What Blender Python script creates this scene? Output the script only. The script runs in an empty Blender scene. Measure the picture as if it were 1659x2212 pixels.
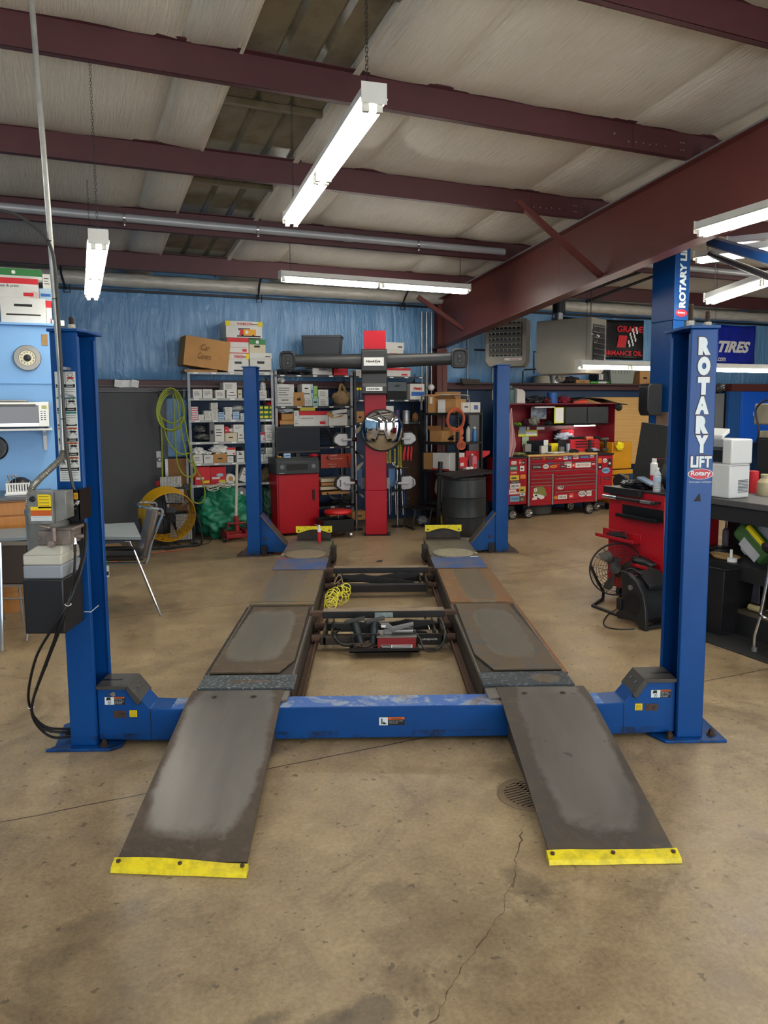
import bpy,math,random
from mathutils import Vector,Matrix,noise
random.seed(7)
SC=bpy.context.scene
COL=SC.collection
PI=math.pi
# ---------------------------------------------------------------- camera (solved from the lift and the building lines)
FPX,PIT,ROLL,YAW,PPY=1626.74,0.107794,-0.006796,-0.016426,1059.45
CAM=Vector((-0.0743,-3.6142,1.6694))
FW=Vector((-math.sin(YAW)*math.cos(PIT),math.cos(YAW)*math.cos(PIT),-math.sin(PIT)))
RT=Vector((math.cos(YAW),math.sin(YAW),0))
UP=RT.cross(FW)
R2=RT*math.cos(ROLL)+UP*math.sin(ROLL)
U2=-RT*math.sin(ROLL)+UP*math.cos(ROLL)
cd=bpy.data.cameras.new('camera')
cam=bpy.data.objects.new('camera',cd);COL.objects.link(cam)
cam.matrix_world=Matrix(((R2.x,U2.x,-FW.x,CAM.x),(R2.y,U2.y,-FW.y,CAM.y),(R2.z,U2.z,-FW.z,CAM.z),(0,0,0,1)))
cd.sensor_fit='VERTICAL';cd.sensor_height=24;cd.sensor_width=18
cd.lens=FPX/2212*24;cd.shift_y=(PPY-1106)/2212;cd.clip_start=0.02
SC.camera=cam
# ---------------------------------------------------------------- world and exposure
wd=bpy.data.worlds.new('world');SC.world=wd;wd.use_nodes=True
wd.node_tree.nodes['Background'].inputs[0].default_value=(.9,.93,1,1)
wd.node_tree.nodes['Background'].inputs[1].default_value=0.6
SC.view_settings.view_transform='Standard';SC.view_settings.look='None'
SC.view_settings.gamma=1;SC.view_settings.use_curve_mapping=False
SC.view_settings.exposure=0.42
SC.cycles.max_bounces=8;SC.cycles.diffuse_bounces=4;SC.cycles.glossy_bounces=4
SC.cycles.caustics_reflective=False;SC.cycles.caustics_refractive=False
SC.cycles.use_denoising=True;SC.cycles.sample_clamp_indirect=6
TUBE_E=26.0          # fluorescent tube emission
BAY_W=120.0          # daylight through the two open bay doors behind the camera
# ---------------------------------------------------------------- frames: L = lift/world, B = building (u along back wall, v into depth)
BETA=0.394297
UD=Vector((math.cos(BETA),math.sin(BETA),0));VD=Vector((-math.sin(BETA),math.cos(BETA),0))
def W(u,v,z=0.0):return UD*u+VD*v+Vector((0,0,z))
def ray(x,y):return FW+R2*((x-829.5)/FPX)-U2*((y-PPY)/FPX)
def at_z(x,y,z=0.0,fr='B'):           # point of the level z seen at photograph pixel (x, y)
    d=ray(x,y);P=CAM+d*((z-CAM.z)/d.z)
    return (P.dot(UD),P.dot(VD),z) if fr=='B' else tuple(P)
def at_v(x,y,v):                       # (u, z) on the upright plane v, parallel to the back wall
    d=ray(x,y);P=CAM+d*((v-CAM.dot(VD))/d.dot(VD));return P.dot(UD),P.z
def at_u(x,y,u):
    d=ray(x,y);P=CAM+d*((u-CAM.dot(UD))/d.dot(UD));return P.dot(VD),P.z
def at_y(x,y,Y):
    d=ray(x,y);P=CAM+d*((Y-CAM.y)/d.y);return P.x,P.z
# ---------------------------------------------------------------- materials
def lin(h):
    if isinstance(h,(tuple,list)):return tuple(h)+(1,)
    h=h.lstrip('#');r=[]
    for i in (0,2,4):
        c=int(h[i:i+2],16)/255
        r.append(c/12.92 if c<=.04045 else ((c+.055)/1.055)**2.4)
    return tuple(r)+(1,)
MATS={}
def mat(name,col='#888888',rough=.5,metal=0.,n=0.,ns=8.,dark=None,bump=0.,bs=60.,emit=0.,trans=0.,alpha=1.,spec=.5,stretch=None,coat=0.):
    """Principled material; n mixes towards `dark` with object-space noise of scale ns; bump is fine grain."""
    if name in MATS:return MATS[name]
    m=bpy.data.materials.new(name);m.use_nodes=True;MATS[name]=m
    nt=m.node_tree;b=nt.nodes['Principled BSDF']
    c=lin(col);b.inputs['Base Color'].default_value=c
    b.inputs['Roughness'].default_value=rough;b.inputs['Metallic'].default_value=metal
    b.inputs['Specular IOR Level'].default_value=spec
    if coat:b.inputs['Coat Weight'].default_value=coat;b.inputs['Coat Roughness'].default_value=.15
    if trans:b.inputs['Transmission Weight'].default_value=trans
    if alpha<1:b.inputs['Alpha'].default_value=alpha
    if emit:b.inputs['Emission Color'].default_value=c;b.inputs['Emission Strength'].default_value=emit
    if n or bump:
        tc=nt.nodes.new('ShaderNodeTexCoord');mp=nt.nodes.new('ShaderNodeMapping')
        nt.links.new(tc.outputs['Object'],mp.inputs[0])
        if stretch:mp.inputs['Scale'].default_value=stretch
    if n:
        nz=nt.nodes.new('ShaderNodeTexNoise');nz.inputs['Scale'].default_value=ns;nz.inputs['Detail'].default_value=6
        nz.inputs['Roughness'].default_value=.65
        nt.links.new(mp.outputs[0],nz.inputs[0])
        cr=nt.nodes.new('ShaderNodeValToRGB');cr.color_ramp.elements[0].position=.42;cr.color_ramp.elements[1].position=.68
        cr.color_ramp.elements[0].color=c
        d=lin(dark) if dark else tuple(x*.5 for x in c[:3])+(1,)
        cr.color_ramp.elements[1].color=tuple(c[i]*(1-n)+d[i]*n for i in range(3))+(1,)
        nt.links.new(nz.outputs[0],cr.inputs[0]);nt.links.new(cr.outputs[0],b.inputs['Base Color'])
    if bump:
        nb=nt.nodes.new('ShaderNodeTexNoise');nb.inputs['Scale'].default_value=bs;nb.inputs['Detail'].default_value=4
        bp=nt.nodes.new('ShaderNodeBump');bp.inputs['Strength'].default_value=bump;bp.inputs['Distance'].default_value=.01
        nt.links.new(mp.outputs[0],nb.inputs[0]);nt.links.new(nb.outputs[0],bp.inputs['Height']);nt.links.new(bp.outputs[0],b.inputs['Normal'])
    return m
def graph(name,rough=.6,metal=0.,spec=.5):
    m=bpy.data.materials.new(name);m.use_nodes=True;MATS[name]=m
    b=m.node_tree.nodes['Principled BSDF'];b.inputs['Roughness'].default_value=rough;b.inputs['Metallic'].default_value=metal
    b.inputs['Specular IOR Level'].default_value=spec
    nt=m.node_tree
    def N(t,**k):
        x=nt.nodes.new(t)
        for a,v in k.items():setattr(x,a,v)
        return x
    def noise_(scale,detail=5,vec=None,rough=.6,stretch=None,dist=0.):
        z=N('ShaderNodeTexNoise');z.inputs['Scale'].default_value=scale;z.inputs['Detail'].default_value=detail
        z.inputs['Roughness'].default_value=rough;z.inputs['Distortion'].default_value=dist
        src=vec
        if stretch:
            mp=N('ShaderNodeMapping');mp.inputs['Scale'].default_value=stretch;nt.links.new(src,mp.inputs[0]);src=mp.outputs[0]
        nt.links.new(src,z.inputs[0]);return z.outputs[0]
    def ramp(src,stops,interp='LINEAR'):
        r=N('ShaderNodeValToRGB');e=r.color_ramp.elements;r.color_ramp.interpolation=interp
        while len(e)<len(stops):e.new(.5)
        for i,(p_,c_) in enumerate(stops):e[i].position=p_;e[i].color=lin(c_) if isinstance(c_,str) else (c_,c_,c_,1)
        nt.links.new(src,r.inputs[0]);return r.outputs[0]
    def mix(f,a,b_,mode='MIX'):
        x=N('ShaderNodeMix',data_type='RGBA',blend_type=mode)
        for sock,v in ((x.inputs[0],f),(x.inputs[6],a),(x.inputs[7],b_)):
            if isinstance(v,str):sock.default_value=lin(v)
            elif isinstance(v,(int,float)):sock.default_value=v
            else:nt.links.new(v,sock)
        return x.outputs[2]
    def math_(op,a,b_=None,c_=None):
        x=N('ShaderNodeMath',operation=op)
        for i,v in enumerate((a,b_,c_)):
            if v is None:continue
            if isinstance(v,(int,float)):x.inputs[i].default_value=v
            else:nt.links.new(v,x.inputs[i])
        return x.outputs[0]
    def bump(h,strength=.3,dist=.01):
        x=N('ShaderNodeBump');x.inputs['Strength'].default_value=strength;x.inputs['Distance'].default_value=dist
        nt.links.new(h,x.inputs['Height']);nt.links.new(x.outputs[0],b.inputs['Normal'])
    tc=N('ShaderNodeTexCoord');vec=tc.outputs['Object']
    sx=N('ShaderNodeSeparateXYZ');nt.links.new(vec,sx.inputs[0])
    return m,nt,b,vec,sx.outputs,noise_,ramp,mix,math_,bump
# ---------------------------------------------------------------- mesh builder
class MB:
    def __init__(s):s.v=[];s.f=[];s.m=[];s.tf=None
    def add(s,vs,fs,m=0):
        o=len(s.v)
        for p in vs:
            p=Vector(p)
            if s.tf is not None:p=s.tf @ p
            s.v.append(p)
        for f in fs:s.f.append([i+o for i in f]);s.m.append(m)
        return s
    def box(s,x0,x1,y0,y1,z0,z1,m=0):
        return s.add([(x0,y0,z0),(x1,y0,z0),(x1,y1,z0),(x0,y1,z0),(x0,y0,z1),(x1,y0,z1),(x1,y1,z1),(x0,y1,z1)],
                     [(0,3,2,1),(4,5,6,7),(0,1,5,4),(1,2,6,5),(2,3,7,6),(3,0,4,7)],m)
    def bc(s,c,d,m=0):
        return s.box(c[0]-d[0]/2,c[0]+d[0]/2,c[1]-d[1]/2,c[1]+d[1]/2,c[2]-d[2]/2,c[2]+d[2]/2,m)
    def prism(s,poly,ax,a,b,m=0):
        """poly: 2-D points; ax 'y': (x,z) extruded along y; 'x': (y,z) along x; 'z': (x,y) along z"""
        def P(q,t):return {'y':(q[0],t,q[1]),'x':(t,q[0],q[1]),'z':(q[0],q[1],t)}[ax]
        n=len(poly);vs=[P(q,a) for q in poly]+[P(q,b) for q in poly]
        fs=[list(range(n))[::-1],list(range(n,2*n))]+[(i,(i+1)%n,(i+1)%n+n,i+n) for i in range(n)]
        return s.add(vs,fs,m)
    def ring(s,c,ax1,ax2,r,n):
        return [Vector(c)+ax1*(math.cos(2*PI*i/n)*r)+ax2*(math.sin(2*PI*i/n)*r) for i in range(n)]
    def cyl(s,p,q,r,r2=None,n=14,m=0,caps=True):
        p=Vector(p);q=Vector(q);d=(q-p).normalized()
        a=d.orthogonal().normalized();b=d.cross(a);r2=r if r2 is None else r2
        vs=s.ring(p,a,b,r,n)+s.ring(q,a,b,r2,n)
        fs=[(i,(i+1)%n,(i+1)%n+n,i+n) for i in range(n)]
        if caps:fs+=[list(range(n))[::-1],list(range(n,2*n))]
        return s.add(vs,fs,m)
    def tube(s,pts,r,n=8,m=0,closed=False,sub=0):
        pts=[Vector(p) for p in pts]
        if sub:pts=smooth(pts,sub,closed)
        k=len(pts);vs=[];prev=None
        for i in range(k):
            d=(pts[(i+1)%k]-pts[i-1]) if closed else (pts[min(i+1,k-1)]-pts[max(i-1,0)])
            if d.length<1e-9:d=Vector((0,0,1))
            d.normalize()
            a=d.orthogonal().normalized() if prev is None else (prev-d*prev.dot(d))
            if a.length<1e-6:a=d.orthogonal()
            a.normalize();prev=a;b=d.cross(a)
            rr=r[i] if isinstance(r,(list,tuple)) else r
            vs+=s.ring(pts[i],a,b,rr,n)
        fs=[]
        for i in range(k if closed else k-1):
            j=(i+1)%k
            fs+=[(i*n+t,i*n+(t+1)%n,j*n+(t+1)%n,j*n+t) for t in range(n)]
        if not closed:fs+=[list(range(n))[::-1],[(k-1)*n+t for t in range(n)]]
        return s.add(vs,fs,m)
    def lathe(s,c,prof,n=24,m=0,axis=(0,0,1)):
        d=Vector(axis).normalized();a=d.orthogonal().normalized();b=d.cross(a);c=Vector(c)
        vs=[]
        for (r,z) in prof:vs+=s.ring(c+d*z,a,b,max(r,1e-4),n)
        fs=[]
        for i in range(len(prof)-1):
            fs+=[(i*n+t,i*n+(t+1)%n,(i+1)*n+(t+1)%n,(i+1)*n+t) for t in range(n)]
        fs+=[list(range(n))[::-1],[(len(prof)-1)*n+t for t in range(n)]]
        return s.add(vs,fs,m)
    def blob(s,c,r,seed=0,amp=.25,fr=2.5,m=0,nu=28,nv=18,flat=None):
        c=Vector(c);vs=[]
        for j in range(nv+1):
            th=PI*j/nv
            for i in range(nu):
                ph=2*PI*i/nu
                d=Vector((math.sin(th)*math.cos(ph),math.sin(th)*math.sin(ph),math.cos(th)))
                k=1+amp*(noise.noise(d*fr+Vector((seed,seed*1.7,0)))+.5*noise.noise(d*fr*2.7+Vector((seed,0,3))))
                p=Vector((c.x+d.x*r[0]*k,c.y+d.y*r[1]*k,c.z+d.z*r[2]*k))
                if flat is not None:p.z=max(p.z,flat)
                vs.append(p)
        fs=[(j*nu+i,j*nu+(i+1)%nu,(j+1)*nu+(i+1)%nu,(j+1)*nu+i) for j in range(nv) for i in range(nu)]
        return s.add(vs,fs,m)
    def text(s,t,o,xa,ya,h,w=None,bold=0.,m=0,lift=.0008,shear=0.,align='L'):
        """flat lettering: o lower-left corner, xa / ya unit axes, h cap height, w total width (squeezes)"""
        vs,fs=glyphs(t,bold,shear)
        if not vs:return s
        x0=min(v[0] for v in vs);x1=max(v[0] for v in vs);y0=min(v[1] for v in vs);y1=max(v[1] for v in vs)
        ky=h/(y1-y0);kx=(w/(x1-x0)) if w else ky
        xa=Vector(xa).normalized();ya=Vector(ya).normalized();nn=xa.cross(ya);o=Vector(o)
        if align=='C':o=o-xa*((x1-x0)*kx/2)
        return s.add([o+xa*((v[0]-x0)*kx)+ya*((v[1]-y0)*ky)+nn*lift for v in vs],fs,m)
    def build(s,name,mats,parent=None,bev=0.,seg=2,fr='B',origin=None,ang=32,sub=0):
        """link as ONE mesh object. parent: its local frame is the thing's; else the mesh is a thing in frame fr"""
        if not isinstance(mats,(list,tuple)):mats=[mats]
        me=bpy.data.meshes.new(name)
        if parent is not None:fr_,og=FR[parent.name]
        else:
            fr_=fr
            if origin is None:
                xs=[p.x for p in s.v];ys=[p.y for p in s.v];zs=[p.z for p in s.v]
                origin=((min(xs)+max(xs))/2,(min(ys)+max(ys))/2,min(zs))
            og=Vector(origin)
        me.from_pydata([tuple(p-og) for p in s.v],[],s.f)
        for mm in mats:me.materials.append(mm)
        for i,p in enumerate(me.polygons):p.material_index=min(s.m[i],len(mats)-1)
        me.polygons.foreach_set('use_smooth',[True]*len(me.polygons))
        me.update();me.set_sharp_from_angle(angle=math.radians(ang))
        o=bpy.data.objects.new(name,me);COL.objects.link(o)
        if parent is not None:o.parent=parent
        else:place(o,fr_,og)
        FR[o.name]=(fr_,og)
        if bev:
            b=o.modifiers.new('bevel','BEVEL');b.width=bev;b.segments=seg;b.limit_method='ANGLE';b.angle_limit=math.radians(40)
        if sub:
            b=o.modifiers.new('sub','SUBSURF');b.levels=sub;b.render_levels=sub
        return o
FR={}
def place(o,fr,og):
    og=Vector(og)
    if fr=='B':o.location=W(og.x,og.y,og.z);o.rotation_euler=(0,0,BETA)
    else:o.location=og
def smooth(pts,k,closed=False):
    out=[];n=len(pts)
    for i in range(n if closed else n-1):
        p0=pts[i-1] if (closed or i>0) else pts[0];p1=pts[i];p2=pts[(i+1)%n];p3=pts[(i+2)%n] if (closed or i+2<n) else pts[-1]
        for j in range(k):
            t=j/k
            out.append(.5*((2*p1)+(p2-p0)*t+(2*p0-5*p1+4*p2-p3)*t*t+(3*p1-p0-3*p2+p3)*t**3))
    if not closed:out.append(pts[-1])
    return out
_G={}
def glyphs(t,bold=0.,shear=0.):
    k=(t,bold,shear)
    if k in _G:return _G[k]
    c=bpy.data.curves.new('txt','FONT');c.body=t;c.offset=bold;c.shear=shear;c.resolution_u=3
    o=bpy.data.objects.new('txt',c);COL.objects.link(o)
    dg=bpy.context.evaluated_depsgraph_get();me=o.evaluated_get(dg).to_mesh()
    vs=[tuple(v.co) for v in me.vertices];fs=[list(p.vertices) for p in me.polygons]
    o.evaluated_get(dg).to_mesh_clear();bpy.data.objects.remove(o);bpy.data.curves.remove(c)
    _G[k]=(vs,fs);return _G[k]
def tag(o,label=None,cat=None,group=None,kind=None):
    if label:o['label']=label
    if cat:o['category']=cat
    if group:o['group']=group
    if kind:o['kind']=kind
    return o
def thing(name,label,cat,og,fr='B',group=None):
    o=bpy.data.objects.new(name,None);COL.objects.link(o);o.empty_display_size=.1
    og=Vector(og);place(o,fr,og);FR[o.name]=(fr,og)
    return tag(o,label,cat,group)
def struct(name,mb,m,fr='B',origin=(0,0,0),parent=None,label=None,bev=0.):
    o=mb.build(name,m,parent,fr=fr,origin=origin,bev=bev)
    if parent is None:o['kind']='structure'
    if label:o['label']=label
    return o
def solo(name,mb,m,label,cat,group=None,fr='B',bev=0.,ang=32,origin=None,sub=0):
    o=mb.build(name,m,None,fr=fr,bev=bev,ang=ang,origin=origin,sub=sub)
    return tag(o,label,cat,group)
def dup(root,fr,og,label=None,group=None,rz=None):
    r=root.copy();COL.objects.link(r);place(r,fr,og);FR[r.name]=(fr,Vector(og))
    if rz is not None:r.rotation_euler.z=rz
    if label:r['label']=label
    if group:r['group']=group
    for ch in list(root.children):
        c=ch.copy();COL.objects.link(c);c.parent=r
        for g in ch.children:
            d=g.copy();COL.objects.link(d);d.parent=c
    return r
X,Y,Z=Vector((1,0,0)),Vector((0,1,0)),Vector((0,0,1))
# shared materials
M=dict(
    white=mat('white paint','#e6e6e2',.5),black=mat('black plastic','#17171a',.45),dark=mat('dark steel','#26262a',.45,.3),
    rubber=mat('rubber','#141414',.8),chrome=mat('chrome','#d0d0d0',.18,1),galv=mat('galvanised steel','#a9abac',.4,.8,n=.4,ns=30),
    steel=mat('bare steel','#8c8a86',.4,.8),card=mat('cardboard','#b98a55',.85,n=.35,ns=5,dark='#9a6f40'),
    wboxm=mat('white card','#dcdcd6',.8,n=.2,ns=9,dark='#b7b5ab'),red=mat('red enamel','#b81626',.3,coat=.3),blackm=mat('black enamel','#101113',.35),
    yellow=mat('yellow paint','#f2dd10',.5),ink=mat('black ink','#151515',.7),redink=mat('red print','#c8202c',.6),blueink=mat('blue print','#2c62ae',.6),
    greenink=mat('green print','#2f7a3c',.6),paper=mat('paper','#ecece8',.8),grayp=mat('grey plastic','#6d6f70',.5),cloth=mat('grey cloth','#4c5358',.9),
    tube=mat('lit fluorescent tube','#fffaf0',.5,emit=TUBE_E),bluep=mat('blue plastic','#1e5fa8',.45),orange=mat('orange rubber','#d4562a',.55),
)
# ================================================================ SETTING
VW=7.1                     # back wall plane
RS=.1177                   # roof fall towards the back wall
def roof_z(v):return 3.44+(VW-v)*RS
def rafter_z(v):return 3.237+(VW-v)*RS
U0,U1,V0=-6.2,13.5,-7.5
# floor ------------------------------------------------------------
m,nt,b,vec,xyz,nz,ramp,mix,mth,bump=graph('worn concrete floor',.42,spec=.4)
big=nz(.9,6,vec,.62,dist=.4);mid=nz(4.5,8,vec,.7);fine=nz(60,5,vec,.7)
base=ramp(big,[(.3,'#75624a'),(.5,'#988263'),(.7,'#b5a283')])
c1=mix(.55,base,ramp(mid,[(.3,'#63523d'),(.5,'#9b8666'),(.72,'#c0ad89')]))
c2=mix(.22,c1,ramp(fine,[(.35,'#5a4a38'),(.6,'#b7a583')]))
st=ramp(nz(1.7,7,vec,.68,dist=1.2),[(.54,0.),(.72,1.)])
c3=mix(mth('MULTIPLY',st,.45),c2,'#5d4e3e')
spk=ramp(nz(22,3,vec,.5),[(.66,0.),(.69,1.)])
c4=mix(mth('MULTIPLY',spk,.6),c3,'#40362b');st2=ramp(nz(.8,8,vec,.75,dist=2.),[(.55,0.),(.63,1.)]);c4=mix(mth('MULTIPLY',st2,.38),c4,'#4a3c2c')
wob=mth('MULTIPLY',mth('SUBTRACT',nz(3.,4,vec),.5),.03)
lv=0
_a=at_z(0,1770);_b=at_z(590,1665);J1=(_a[1]+_b[1])/2
_c=at_z(1526,1476);J2=_c[1]
for jv in (J1,J1+3.05,J1-3.05):
    d=mth('ABSOLUTE',mth('SUBTRACT',mth('ADD',xyz[1],wob),jv))
    ln=mth('LESS_THAN',d,.0045);lv=ln if lv==0 else mth('MAXIMUM',lv,ln)
for ju in (3.4,-4.2):
    d=mth('ABSOLUTE',mth('SUBTRACT',mth('ADD',xyz[0],wob),ju))
    lv=mth('MAXIMUM',lv,mth('LESS_THAN',d,.004))
for px_,py_,rx_,ry_,am in ((790,2195,.12,.07,.5),(690,2215,.11,.05,.5),(560,2215,.10,.04,.55),(840,1925,.10,.07,.35),(1130,1915,.08,.14,.45),(1135,1660,.22,.14,.4),(500,1640,.30,.10,.35),(1010,2000,.35,.30,.22),(240,2080,.4,.3,.2)):
    su,sv,_=at_z(px_,py_);q1=mth('POWER',mth('DIVIDE',mth('SUBTRACT',xyz[0],su),rx_),2);q2=mth('POWER',mth('DIVIDE',mth('SUBTRACT',xyz[1],sv),ry_),2)
    d=mth('ADD',mth('ADD',q1,q2),mth('MULTIPLY',mth('SUBTRACT',mid,.5),3.2));c4=mix(mth('MULTIPLY',ramp(d,[(.35,1.),(1.,0.)]),am),c4,'#3d362c')
c5=mix(mth('MULTIPLY',lv,.8),c4,'#2a231b')
nt.links.new(c5,b.inputs['Base Color'])
nt.links.new(ramp(mid,[(.3,.30),(.7,.52)]),b.inputs['Roughness'])
bump(mth('ADD',mth('MULTIPLY',fine,.3),mth('SUBTRACT',mid,lv)),.25,.004)
floor_m=m
q=MB();q.box(U0-.2,U1+.2,V0-.2,VW+.3,-.2,0)
floor=struct('floor',q,floor_m,label='tan stained concrete shop floor')
# crack running from the drain towards the viewer
crk=mat('crack shadow','#5d4f3c',.95)
pts=[(1128,1790),(1124,1830),(1110,1862),(1112,1890),(1098,1930),(1088,1965),(1062,2000),(1045,2030),(1010,2075),(985,2110),(960,2160),(935,2212),(925,2240)]
q=MB();P3=[Vector(at_z(x,y,0)) for x,y in pts];P4=[]
for i in range(len(P3)-1):
    for k in range(5):
        t=k/5;p=P3[i].lerp(P3[i+1],t);p+=Vector((noise.noise(p*30)*.016,noise.noise(p*33+Vector((5,0,0)))*.014,0));P4.append(p)
for i in range(len(P4)-1):
    a,c=P4[i],P4[i+1];w=.0008+.0045*max(0,noise.noise(a*14));d=(c-a).normalized();s_=Vector((-d.y,d.x,0))*w
    q.add([a+s_+Z*.0009,a-s_+Z*.0009,c-s_+Z*.0009,c+s_+Z*.0009],[(0,1,2,3)])
o=q.build('floor_crack',crk,floor)
# stains: shapes worn into the concrete
# back wall: blue-faced insulation above the girt, blue painted metal below
m,nt,b,vec,xyz,nz,ramp,mix,mth,bump=graph('blue insulation facing',.28,spec=.6)
w1=nz(1.6,3,vec,.5,stretch=(3.2,1,.45),dist=.5);w2=nz(3,5,vec,.6,stretch=(4,1,.9),dist=1.2)
bc=mix(.35,'#6597c3',ramp(nz(1.2,4,vec),[(.3,'#5586b4'),(.7,'#79a9cf')]))
nt.links.new(bc,b.inputs['Base Color']);bump(mth('ADD',w1,mth('MULTIPLY',w2,.5)),1.,.045)
ins_m=m
GZ=2.06
q=MB()
# pillowed blanket panels between studs
NU=150;NZ=26
vs=[];fs=[]
for i in range(NU+1):
    u=U0+(U1-U0)*i/NU
    for k in range(NZ+1):
        z=GZ+(3.62-GZ)*k/NZ
        seam=abs(((u-.52)%1.22)/1.22-.5)*2
        pil=.05*(1-seam**6)*(1-abs(2*k/NZ-1)**6)
        fold=.012*noise.noise(Vector((u*6+z*1.2,z*.7,1)))+.008*noise.noise(Vector((u*14-z*2,z*1.4,4)))
        vs.append((u,VW-.02-pil-fold,z))
for i in range(NU):
    for k in range(NZ):a=i*(NZ+1)+k;fs.append((a,a+NZ+1,a+NZ+2,a+1))
q.add(vs,fs)
wb=MB();wb.box(U0,U1,VW,VW+.15,0,3.7)
wall_back=struct('wall_back',wb,mat('blue wall sheet','#1b3a5c',.5,n=.3,ns=3),label='blue painted metal back wall')
q.build('insulation_blanket',ins_m,wall_back)
wm=mat('grey metal wall','#8d9296',.6,n=.2,ns=2)
q=MB();q.box(U0-.15,U0,V0,VW+.15,0,6);struct('wall_left',q,mat('pale blue wall','#7db0dc',.6,n=.15,ns=1.5))
q=MB();q.box(U1,U1+.15,V0,VW+.15,0,6);struct('wall_right',q,wm)
q=MB();dz=3.1                      # front wall with two open bay doors
for a,c in ((U0,-4.2),(-1.2,.6),(3.6,5.4),(8.4,U1)):q.box(a,c,V0-.15,V0,0,6)
for a,c in ((-4.2,-1.2),(.6,3.6),(5.4,8.4)):q.box(a,c,V0-.15,V0,dz,6)
struct('wall_front',q,wm)
q=MB();q.box(U0-30,U1+30,V0-40,V0-.2,-.25,-.02);struct('ground_outside',q,mat('asphalt','#77756f',.9,n=.3))
# ceiling -------------------------------------------------------------
m,nt,b,vec,xyz,nz,ramp,mix,mth,bump=graph('white insulation facing',.36,spec=.45)
wr=nz(9,5,vec,.6,stretch=(6,.35,1),dist=.8);wr2=nz(2.2,4,vec,.6)
bc=mix(.6,'#d3ccbc',ramp(nz(.8,6,vec,.6),[(.3,'#b8afa0'),(.7,'#ded8ca')]))
frk=ramp(nz(34,2,vec,.5,stretch=(1,2.2,1)),[(.74,0.),(.77,1.)])
msk=ramp(nz(1.1,3,vec),[(.5,0.),(.62,1.)])
bc=mix(mth('MULTIPLY',mth('MULTIPLY',frk,msk),.6),bc,'#4c4437')
nt.links.new(bc,b.inputs['Base Color']);bump(mth('ADD',wr,mth('MULTIPLY',wr2,.6)),.75,.03)
ceil_m=m
PV=[-5.45,-3.98,-2.51,-1.04,.44,1.945,3.43,4.9,6.28]   # roof beams (front faces of their bottoms)
SEAMS=[U0,-4.25,-2.42,-.585,-.19,.63,1.25,3.08,3.95,4.9,6.7,8.5,10.3,12.1,U1]
edges=[V0]+PV+[VW+.1]
q=MB()
for i in range(len(SEAMS)-1):
    a,c=SEAMS[i],SEAMS[i+1]
    if abs(a+.19)<.01:continue
    for j in range(len(edges)-1):
        va,vb=edges[j],edges[j+1];nu,nv=12,8;vs=[];fs=[]
        for x in range(nu+1):
            for y in range(nv+1):
                tu,tv=x/nu,y/nv;u=a+(c-a)*tu;v=va+(vb-va)*tv
                sag=.07*(1-abs(2*tu-1)**6)*(1-abs(2*tv-1)**4)+.007*noise.noise(Vector((u*3,v*1.1,2)))
                vs.append((u,v,roof_z(v)-sag))
        for x in range(nu):
            for y in range(nv):k=x*(nv+1)+y;fs.append((k,k+1,k+nv+2,k+nv+1))
        q.add(vs,fs)
ceil=struct('ceiling',q,ceil_m,label='pale quilted insulation roof between brown beams')
q=MB();q.prism([(V0-.2,roof_z(V0-.2)+.12),(VW+.3,roof_z(VW+.3)+.12),(VW+.3,roof_z(VW+.3)+.2),(V0-.2,roof_z(V0-.2)+.2)],'x',U0-.2,U1+.2)
struct('roof_deck',q,mat('roof steel','#55544e',.5,.5))
# translucent skylight strip, grimy: ribbed panel with a cross seam
sk=mat('grimy skylight panel','#756d58',.22,n=.55,ns=3,dark='#463f30',bump=.15,bs=6)
q=MB();a,c=-.19,.63
for k in range(60):
    v0=V0+(VW-V0)*k/60;v1=V0+(VW-V0)*(k+1)/60
    prof=[]
    for i in range(25):
        t=i/24;u=a+(c-a)*t;r=abs((t*3)%1-.5)*2;h=.05+(.03 if r>.84 else 0)
        prof.append((u,h))
    for i in range(24):
        (ua,ha),(ub,hb)=prof[i],prof[i+1]
        q.add([(ua,v0,roof_z(v0)+ha),(ub,v0,roof_z(v0)+hb),(ub,v1,roof_z(v1)+hb),(ua,v1,roof_z(v1)+ha)],[(0,3,2,1)])
w1_=struct('window_1',q,sk,label='dark ribbed skylight strip in the roof')
q=MB()
for v in (2.6,4.1,1.1,-.4):
    q.box(a,c,v,v+.05,roof_z(v)+.0,roof_z(v)+.045)
q.build('skylight_seam',sk,w1_)
q=MB()
for u0_,u1_ in ((a-.012,a+.012),(c-.02,c+.03)):q.prism([(V0,roof_z(V0)-.012),(VW,roof_z(VW)-.012),(VW,roof_z(VW)+.1),(V0,roof_z(V0)+.1)],'x',u0_,u1_)
q.build('insulation_edge',ceil_m,w1_)
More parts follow.
